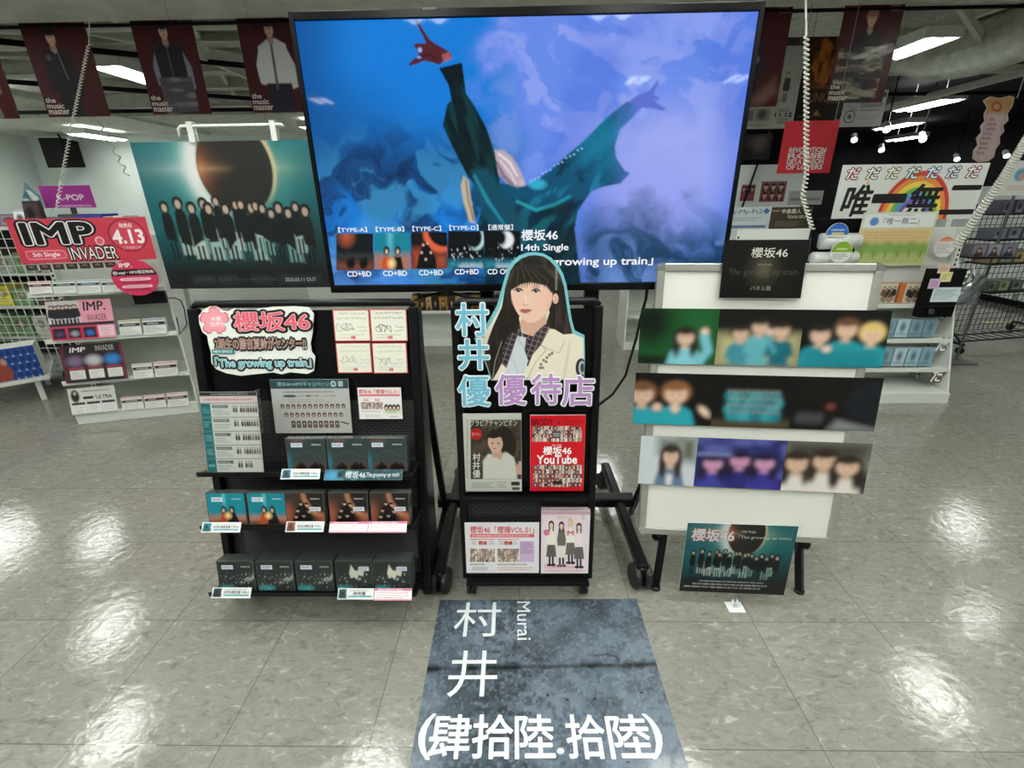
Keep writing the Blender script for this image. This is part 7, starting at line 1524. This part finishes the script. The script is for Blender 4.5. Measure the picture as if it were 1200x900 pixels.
# orange-spined discs on the ledge
for k, (x0, x1) in enumerate(((1025, 1051), (1054, 1082))):
    p = rp((x0, 332.5), (x1, 331.5), (x1 - 1, 354.5), (x0 - 1, 355.5), YF(0.8) + 0.01); a = Art(p, 40, 34, unit=True); a.fill((206, 196, 176)); a.rect(0, 0, 0.22, 1, (196, 110, 52)); rg2 = random.Random(k)
    for j in range(5): figure(a, 0.4 + j * 0.12, 0.15 + 0.1 * (j % 2), 0.75, coat=rg2.choice([(60, 48, 36), (110, 84, 50), (36, 32, 30)]), legs=(50, 40, 34))
    poster('disc_box', a, ('left', 'right')[k] + ' orange-spined disc box with standing figures on the white ledge', 'disc box', 'orange-spined disc boxes', th=0.04, edge=(190, 110, 60))
for si, (y0, y1) in enumerate(((374, 395), (408, 429))):
    for k in range(6):
        x0 = 1002 + k * 16.2 - si * 4; p = rp((x0, y0), (x0 + 14.6, y0), (x0 + 14.2, y1), (x0 - .4, y1), YF((0.5, 0.28)[si]) + 0.02); a = Art(p, 16, 16, unit=True); a.fill(rg.choice([(150, 186, 200), (176, 200, 208), (130, 160, 176), (200, 204, 204)])); a.ell(0.5, 0.45, 0.2, 0.25, (90, 120, 130), 0.1); a.lines(0.1, 0.75, 0.9, 0.9, 1, (90, 96, 100), 0.5, k)
        poster('disc_case', a, 'pale blue disc case, %s from left on the %s disc shelf under the rainbow sign' % (ORD[k], ('upper', 'lower')[si]), 'disc case', 'pale disc cases under the rainbow sign', th=0.03, edge=(150, 170, 176))
# listening station
lt = empty('listening_station', (3.35, 3.57, rz(1104, 370)[2] - 0.05), 'black listening station with paper label and sticky notes', 'listening station')
q = rp((1085, 316), (1128, 315), (1122, 371), (1082, 373), YF(0.7) - 0.07)
mb = MB(); pf(q, -q.w/2, -q.h/2, q.w/2, q.h/2, 0, -0.06, mb); mb.build('body', BLACKM, lt, bevel=0.004)
mb = MB(); pf(q, -q.w/2 + .01, -q.h/2 + .01, q.w/2 - .01, -q.h/2 + q.h * .25, 0.012, 0, mb); plf = mb.build('player_front', BLACKP, lt, bevel=0.003); MB().disc(q.at(-q.w * .22, -q.h * .36, 0.02), q.n, 0.022, 0.02, 18).build('knob', DGREY, plf)
MB().tube([q.at(q.w * .1, -q.h * .5, 0.0), q.at(q.w * .2, -q.h * .56, 0.01), q.at(q.w * .3, -q.h * .5, 0.0)], 0.004, 6).build('lead', RUBBER, lt)
p = rp((1093, 337), (1125, 336.5), (1123.5, 353.5), (1091, 354), YF(0.7) - 0.078); a = Art(p, 40, 22, unit=True); a.fill((206, 218, 224)); a.lines(0.08, 0.15, 0.92, 0.88, 5, (80, 86, 92), 0.4, 3); mb = MB(); slab(mb, p, 0.001, (206, 218, 224)); a.to(mb); mb.build('paper_label', PAPER, lt)
for k, (x0, y0, x1, y1, c) in enumerate(((1100, 310, 1114, 320, (226, 190, 170)), (1102, 319, 1116, 330, (224, 214, 150)), (1089, 327, 1102, 338, (206, 176, 206)))):
    p = rp((x0, y0), (x1, y0 - .5), (x1 - 1, y1), (x0 - 1, y1 + .5), YF(0.7) - 0.080 - k * 0.001); a = Art(p, 14, 12, unit=True); a.fill(c); a.lines(0.15, 0.2, 0.85, 0.8, 3, tuple(int(q_ * .6) for q_ in c), 0.35, k); mb = MB(); slab(mb, p, 0.0008, c); a.to(mb); mb.build('sticky_note', PAPER, lt)
def da(cx_, cy_, r, Y, col, edge, label):
    p = rp((cx_ - r, cy_ - r), (cx_ + r, cy_ - r), (cx_ + r, cy_ + r), (cx_ - r, cy_ + r), Y); a = Art(p, 2, 2, unit=True); a.keep = np.zeros(4, bool); a.text('だ', 0.12, 0.1, 0.88, 0.9, col, 0.03, layers=((0.14, edge),), shear=0.12)
    mb = MB(); g, fs, c_, l = a.txt[0]; mb.add(p.at(g[:, 0], g[:, 1], l - 0.003), fs, c_); a.to(mb); tag(mb.build('cutout_letter', PAPER, loc=p.at(0, -p.h / 2)), label, 'cut-out letter', 'small hiragana cut-outs')
W_ = (238, 238, 232)
da(1127, 325, 10, YF(0.7) - 0.06, W_, (70, 104, 50), 'green edged hiragana cut-out beside the listening station'); da(1104.5, 404, 8.5, YF(0.48) - 0.008, W_, (110, 120, 130), 'grey edged hiragana cut-out on the shelf end, upper of two'); da(1098.5, 440, 8.5, YF(0.26) - 0.008, W_, (90, 70, 70), 'brown edged hiragana cut-out on the shelf end, lower of two')
da(1094.5, 470, 8.5, YF(0.04) - 0.008, W_, (176, 50, 60), 'red edged hiragana cut-out near the floor on the shelf end')
# boards left of the rainbow sign
bb, *_ = gondola((1.98, 4.6), (3.6, 4.6), 1.18, [(0.5, 0.3), (0.85, 0.3), (1.18, 0.39)], 'white shop shelf carrying the name boards right of the screen')
p = rp((846, 244), (902, 242), (899, 280), (838, 281), 4.64); a = Art(p, 80, 56, unit=True); a.fill((196, 204, 208)); a.text('Kis-My-Ft2', 0.12, 0.06, 0.84, 0.24, (60, 76, 100), 0.0); a.poly([(0.92, 0.02), (0.99, 0.12), (0.92, 0.22), (0.85, 0.12)], (60, 110, 170)); a.lines(0.06, 0.3, 0.9, 0.44, 2, (110, 120, 130), 0.5, 3)
for y in (0.56, 0.74): a.rect(0.05, y, 0.95, y + 0.08, (90, 116, 150))
poster('name_board', a, 'pale blue-white name board beside the screen\'s lower right edge', 'sign', th=0.005)
p = rp((902.5, 243), (951, 242), (948, 279.5), (900, 280.5), 4.63); a = Art(p, 80, 60, unit=True); a.fill((64, 58, 46)); a.text('中島健人', 0.26, 0.06, 0.72, 0.2, (226, 220, 206), 0.02); a.rect(0.02, 0.1, 0.2, 0.13, (190, 150, 90)); a.rect(0.78, 0.1, 0.98, 0.13, (190, 150, 90)); a.text('「IDOL1ST」', 0.42, 0.25, 0.84, 0.36, (226, 220, 206), 0.02); a.lines(0.15, 0.42, 0.85, 0.62, 4, (150, 140, 116), 0.4, 3)
for k in range(3): a.rect(0.03 + k * 0.33, 0.72, 0.31 + k * 0.33, 0.97, (190, 184, 176)); a.ell(0.17 + k * 0.33, 0.88, 0.06, 0.1, (60, 50, 46), 0.02)
poster('name_board', a, 'dark brown name board with white lettering and three small pictures', 'sign', th=0.005)
mb = MB(); c1, c2 = rz(848, 274, 4.615), rz(950, 272, 4.615)
mb.tube([c1, c2], 0.010, 8); [mb.tube([c1 + (c2 - c1) * t, c1 + (c2 - c1) * t - np.array([0, 0, 0.06])], 0.008, 8) for t in (0.03, 0.3, 0.5, 0.97)]; mb.tube([c1 - (0, 0, .06), c2 - (0, 0, .06)], 0.008, 8); tag(mb.build('shelf_rail', FROST, smooth=True), 'translucent rail in front of the two name boards', 'rail')
def grp(x0, y0, x1, y1, Y, col, label, n):
    p = rp((x0, y0), (x1, y0 - 1), (x1 - 3, y1 - 1), (x0 - 4, y1), Y); a = Art(p, 40, 36, unit=True); a.fill(col)
    for k in range(n): bust(a, 0.2 + 0.3 * (k % 3), 0.25 + 0.42 * (k // 3), 0.13, hair=(50, 28, 30), coat=(150, 70, 84))
    poster('group_poster', a, label, 'poster', 'small posters on the far pale wall', th=0.003)
grp(893, 213, 922, 237, 12.592, (150, 90, 104), 'pink group poster on the distant pale wall', 6); grp(870, 217, 886, 236, 12.592, (150, 60, 80), 'small reddish group poster nearest the screen on the far wall', 3)
p = rp((925, 226), (966, 221), (963, 238), (922, 242), 9.0); a = Art(p, 60, 26, unit=True); a.fill((176, 180, 176)); a.lines(0.06, 0.5, 0.94, 0.7, 1, (50, 56, 60), 0.8, 6); mb = MB(); slab(mb, p, 0.01, (176, 180, 176)); a.to(mb); mb.box((p.c[0] - 0.03, 9.02, 0), (p.c[0] + 0.03, 9.06, p.c[2]), (150, 152, 150)); mb.box((p.c[0] - .25, 8.9, 0), (p.c[0] + .25, 9.2, 0.02), (150, 152, 150)); tag(mb.build('shelf_end_sign', PAPER), 'pale distant sign on a post left of the rainbow sign', 'sign')
MB_ = MB().bar(rz(869, 245, 12.55), rz(888, 192, 12.55), 0.05, 0.03); struct('trim_61', MB_, BLACKM)
# ================================================================ BLACK GRID RACK ON THE RIGHT
gr = empty('grid_rack', (5.25, 5.1, 0), 'black wire grid rack on castors at the right with hanging goods', 'rack')
G0, G1 = np.array([4.45, 4.95, 0.0]), np.array([5.95, 5.25, 0.0]); gu_ = (G1 - G0) / np.linalg.norm(G1 - G0); gl = np.linalg.norm(G1 - G0); gn_ = np.cross(gu_, (0, 0, 1.0)); ZT = 1.42
mb = MB()
for k in range(1, 24): mb.tube([G0 + gu_ * gl * k / 24 + (0, 0, 0.14), G0 + gu_ * gl * k / 24 + (0, 0, ZT)], 0.003, 5)
for k in range(22): z = 0.14 + (ZT - 0.14) * k / 21; mb.tube([G0 + (0, 0, z), G1 + (0, 0, z)], 0.003, 5)
mb.build('wire_grid', BLACK, gr)
for e in (G0, G1):
    MB().tube([e + (0, 0, 0.1), e + (0, 0, ZT + 0.02)], 0.014, 8).build('post', BLACK, gr, smooth=True)
    mb = MB(); mb.tube([e + gn_ * 0.32 + (0, 0, 0.1), e - gn_ * 0.32 + (0, 0, 0.1)], 0.016, 8); mb.tube([e + gn_ * 0.30 + (0, 0, 0.1), e + (0, 0, 0.34)], 0.010, 8); mb.build('foot_bar', BLACK, gr, smooth=True)
    for s_ in (-1, 1): c = e + gn_ * 0.31 * s_; caster(gr, c[0], c[1], 0.1, 0.035)
mb = MB()
for d in (0.10, 0.3): mb.tube([G0 + gn_ * d + (0, 0, 0.13), G1 + gn_ * d + (0, 0, 0.13)], 0.008, 6)
for k in range(14): c = G0 + gu_ * gl * k / 13; mb.tube([c + gn_ * 0.02 + (0, 0, 0.13), c + gn_ * 0.32 + (0, 0, 0.13)], 0.004, 5)
mb.build('bottom_rack', BLACK, gr)
def grid_shelf(px0, px1, py, d=0.26):
    c = onplane(px0, py, G0, gn_); e = onplane(px1, py, G0, gn_); t0 = (c - G0) @ gu_; t1 = (e - G0) @ gu_; z = c[2]
    mb = MB(); fr3 = lambda v: G0 + np.outer(v[:, 0], gu_) + np.outer(v[:, 1], gn_) + np.outer(v[:, 2], (0, 0, 1.0))
    mb.box((t0, 0.012, z - 0.012), (t1, d, z), fr=fr3); mb.build('shelf', BLACK, gr, bevel=0.002); return t0, t1, z, fr3
for si, (px0, px1, py, cols, hh) in enumerate(((1128, 1196, 250, [(60, 110, 80), (90, 84, 100), (70, 100, 76)], 0.12), (1128, 1196, 279, [(96, 106, 116), (60, 70, 84)], 0.1), (1128, 1196, 306, [(150, 130, 96), (110, 110, 104), (120, 100, 80)], 0.1), (1128, 1176, 338, [(110, 120, 90), (84, 90, 84)], 0.1))):
    t0, t1, z, fr3 = grid_shelf(px0, px1, py); t = max(t0, 0.02) + 0.03; k = 0
    while t < t1 - 0.1 and k < 7:
        w_ = rg.uniform(0.1, 0.16); col = rg.choice(cols); mb = MB(); mb.box((t, 0.05, z), (t + w_, 0.2, z + hh), col, fr=fr3); c = G0 + gu_ * (t + w_ / 2) + gn_ * 0.2015 + np.array([0, 0, z + hh / 2]); q = Panel(c, gu_, (0, 0, 1), w_ * .9, hh * .9); a = Art(q, 12, 10, unit=True); a.fill(tuple(min(255, int(c_ * 1.3)) for c_ in col)); a.ell(0.4, 0.45, 0.22, 0.3, tuple(int(c_ * .6) for c_ in col), 0.06); a.lines(0.1, 0.75, 0.9, 0.95, 1, (180, 180, 176), 0.5, k); a.to(mb)
        tag(mb.build('goods_box', GLOSS, bevel=0.003), 'goods box, %s from left on the %s shelf of the black grid rack' % (ORD[k], ORD[si]), 'goods box', 'goods boxes on the grid rack'); k += 1; t += w_ + 0.03
# disc cases on the small black arm shelf, and the silver bag under it
ax = rz(1098, 298, 4.25); mb = MB(); q0, q1_ = rz(1126, 300, 4.25), rz(1180, 297, 4.25)
mb.box((q0[0], 4.12, q0[2] - 0.012), (q1_[0], 4.4, q0[2])); mb.tube([(q0[0] + 0.05, 4.38, q0[2] - 0.01), (q0[0] + 0.05, 4.38, 0.06)], 0.012, 8); mb.box((q0[0] - 0.1, 4.25, 0), (q0[0] + 0.2, 4.5, 0.06)); tag(mb.build('arm_shelf', BLACK, bevel=0.002), 'small black arm shelf holding a row of discs right of white board', 'shelf')
for k in range(3):
    x = q0[0] + 0.02 + k * 0.125; disc_box((x, 4.18, q0[2] + 0.001), (x + 0.115, 4.30, q0[2] + 0.10), [(136, 130, 140), (150, 150, 156), (120, 124, 140)][k], 'grey disc case, %s from left on the small black arm shelf' % ORD[k], 'discs on the arm shelf', k)
c = rz(1136, 340, 4.2); mb = MB(); rg3 = np.random.default_rng(4); n_, m_ = 9, 10; V = []
for s_ in (-1, 1):
    for j in range(m_):
        for i in range(n_):
            x = (i / (n_ - 1) - .5); z = (j / (m_ - 1) - .5); b = (1 - (2 * x) ** 2) * (1 - (2 * z) ** 4); V.append((c[0] + x * 0.22, c[1] + s_ * (0.03 * b + rg3.normal(0, .005) * (b > .05)), c[2] + z * 0.26))
F = []
for s_ in range(2):
    for j in range(m_ - 1):
        for i in range(n_ - 1): k = s_ * n_ * m_ + j * n_ + i; f = (k, k + 1, k + n_ + 1, k + n_); F.append(f if s_ == 0 else f[::-1])
mb.add(V, F); mb.tube([(c[0], c[1], c[2] + 0.125), (c[0], c[1] + 0.06, q0[2] - 0.012)], 0.003, 6); tag(mb.build('foil_bag', mat('silver_foil', (150, 156, 160), 0.22, 0.7, 0.2, 20)), 'crinkled silver bag hanging beside the green hiragana cut-out', 'bag')
# white picture board at the picture's right edge
p = rp((1178, 189), (1225, 187), (1216, 228), (1170, 230), 4.4); a = Art(p, 60, 50, unit=True); a.fill((206, 208, 202)); a.ell(0.45, 0.4, 0.16, 0.18, (96, 150, 170), 0.03); a.ell(0.5, 0.45, 0.08, 0.1, (190, 150, 140), 0.03); a.lines(0.2, 0.7, 0.8, 0.85, 2, (200, 130, 120), 0.5, 3); mb = MB(); slab(mb, p, 0.005); a.to(mb); mb.tube([(p.c[0], 4.41, p.c[2]), (p.c[0], 4.41, 0.01)], 0.01, 8, (90, 90, 90)); mb.box((p.c[0] - .12, 4.3, 0), (p.c[0] + .12, 4.52, 0.015), (90, 90, 90)); tag(mb.build('picture_board', PAPER), 'white picture board cut by the right edge of the picture', 'sign')
c = onplane(1190, 348, (7.118, 0, 0), (1, 0, 0)); mb = MB(); mb.box((7.11, c[1] - 0.05, c[2] - 0.06), (7.12, c[1] + 0.05, c[2] + 0.06), (190, 190, 170)); mb.box((7.106, c[1] - 0.02, c[2] - 0.035), (7.111, c[1] + 0.02, c[2] + 0.035), (150, 150, 134)); tag(mb.build('wall_outlet', PAPER, bevel=0.002), 'cream wall outlet low on the white wall at right', 'outlet')
f = onZ(1186, 380, 0.0); mb = MB(); mb.box((f[0] - 0.15, f[1] - 0.16, 0), (f[0] + 0.5, f[1] - 0.10, 0.001), (190, 186, 110)); mb.box((f[0] - 0.25, f[1] + 0.08, 0), (f[0] + 0.5, f[1] + 0.14, 0.001), (190, 186, 110)); tag(mb.build('floor_tape', PAPER), 'yellow tape on the floor near the right wall', 'floor tape')
# cables behind the racks
mb = MB(); mb.tube([onY(759, 331, 1.83), onY(757, 350, 1.85), onY(751, 372, 1.88), onY(746, 395, 1.92), onY(733, 440, 1.95), onY(718, 462, 1.97), onY(700, 476, 1.97), onY(680, 484, 1.97)], 0.006, 8); tag(mb.build('power_cable', RUBBER, smooth=True), 'black cable hanging from the screen down behind the centre rack', 'cable')
mb = MB(); mb.tube([onY(486, 352, 1.80), onY(500, 347, 1.82), onY(515, 343, 1.84), onY(528, 342, 1.86), onY(540, 347, 1.87), onY(560, 350, 1.89)], 0.005, 8); tag(mb.build('thin_cable', RUBBER, smooth=True), 'thin black cable running from the left rack to the screen stand', 'cable')
for o_ in (_to, _toe): bpy.data.objects.remove(o_)
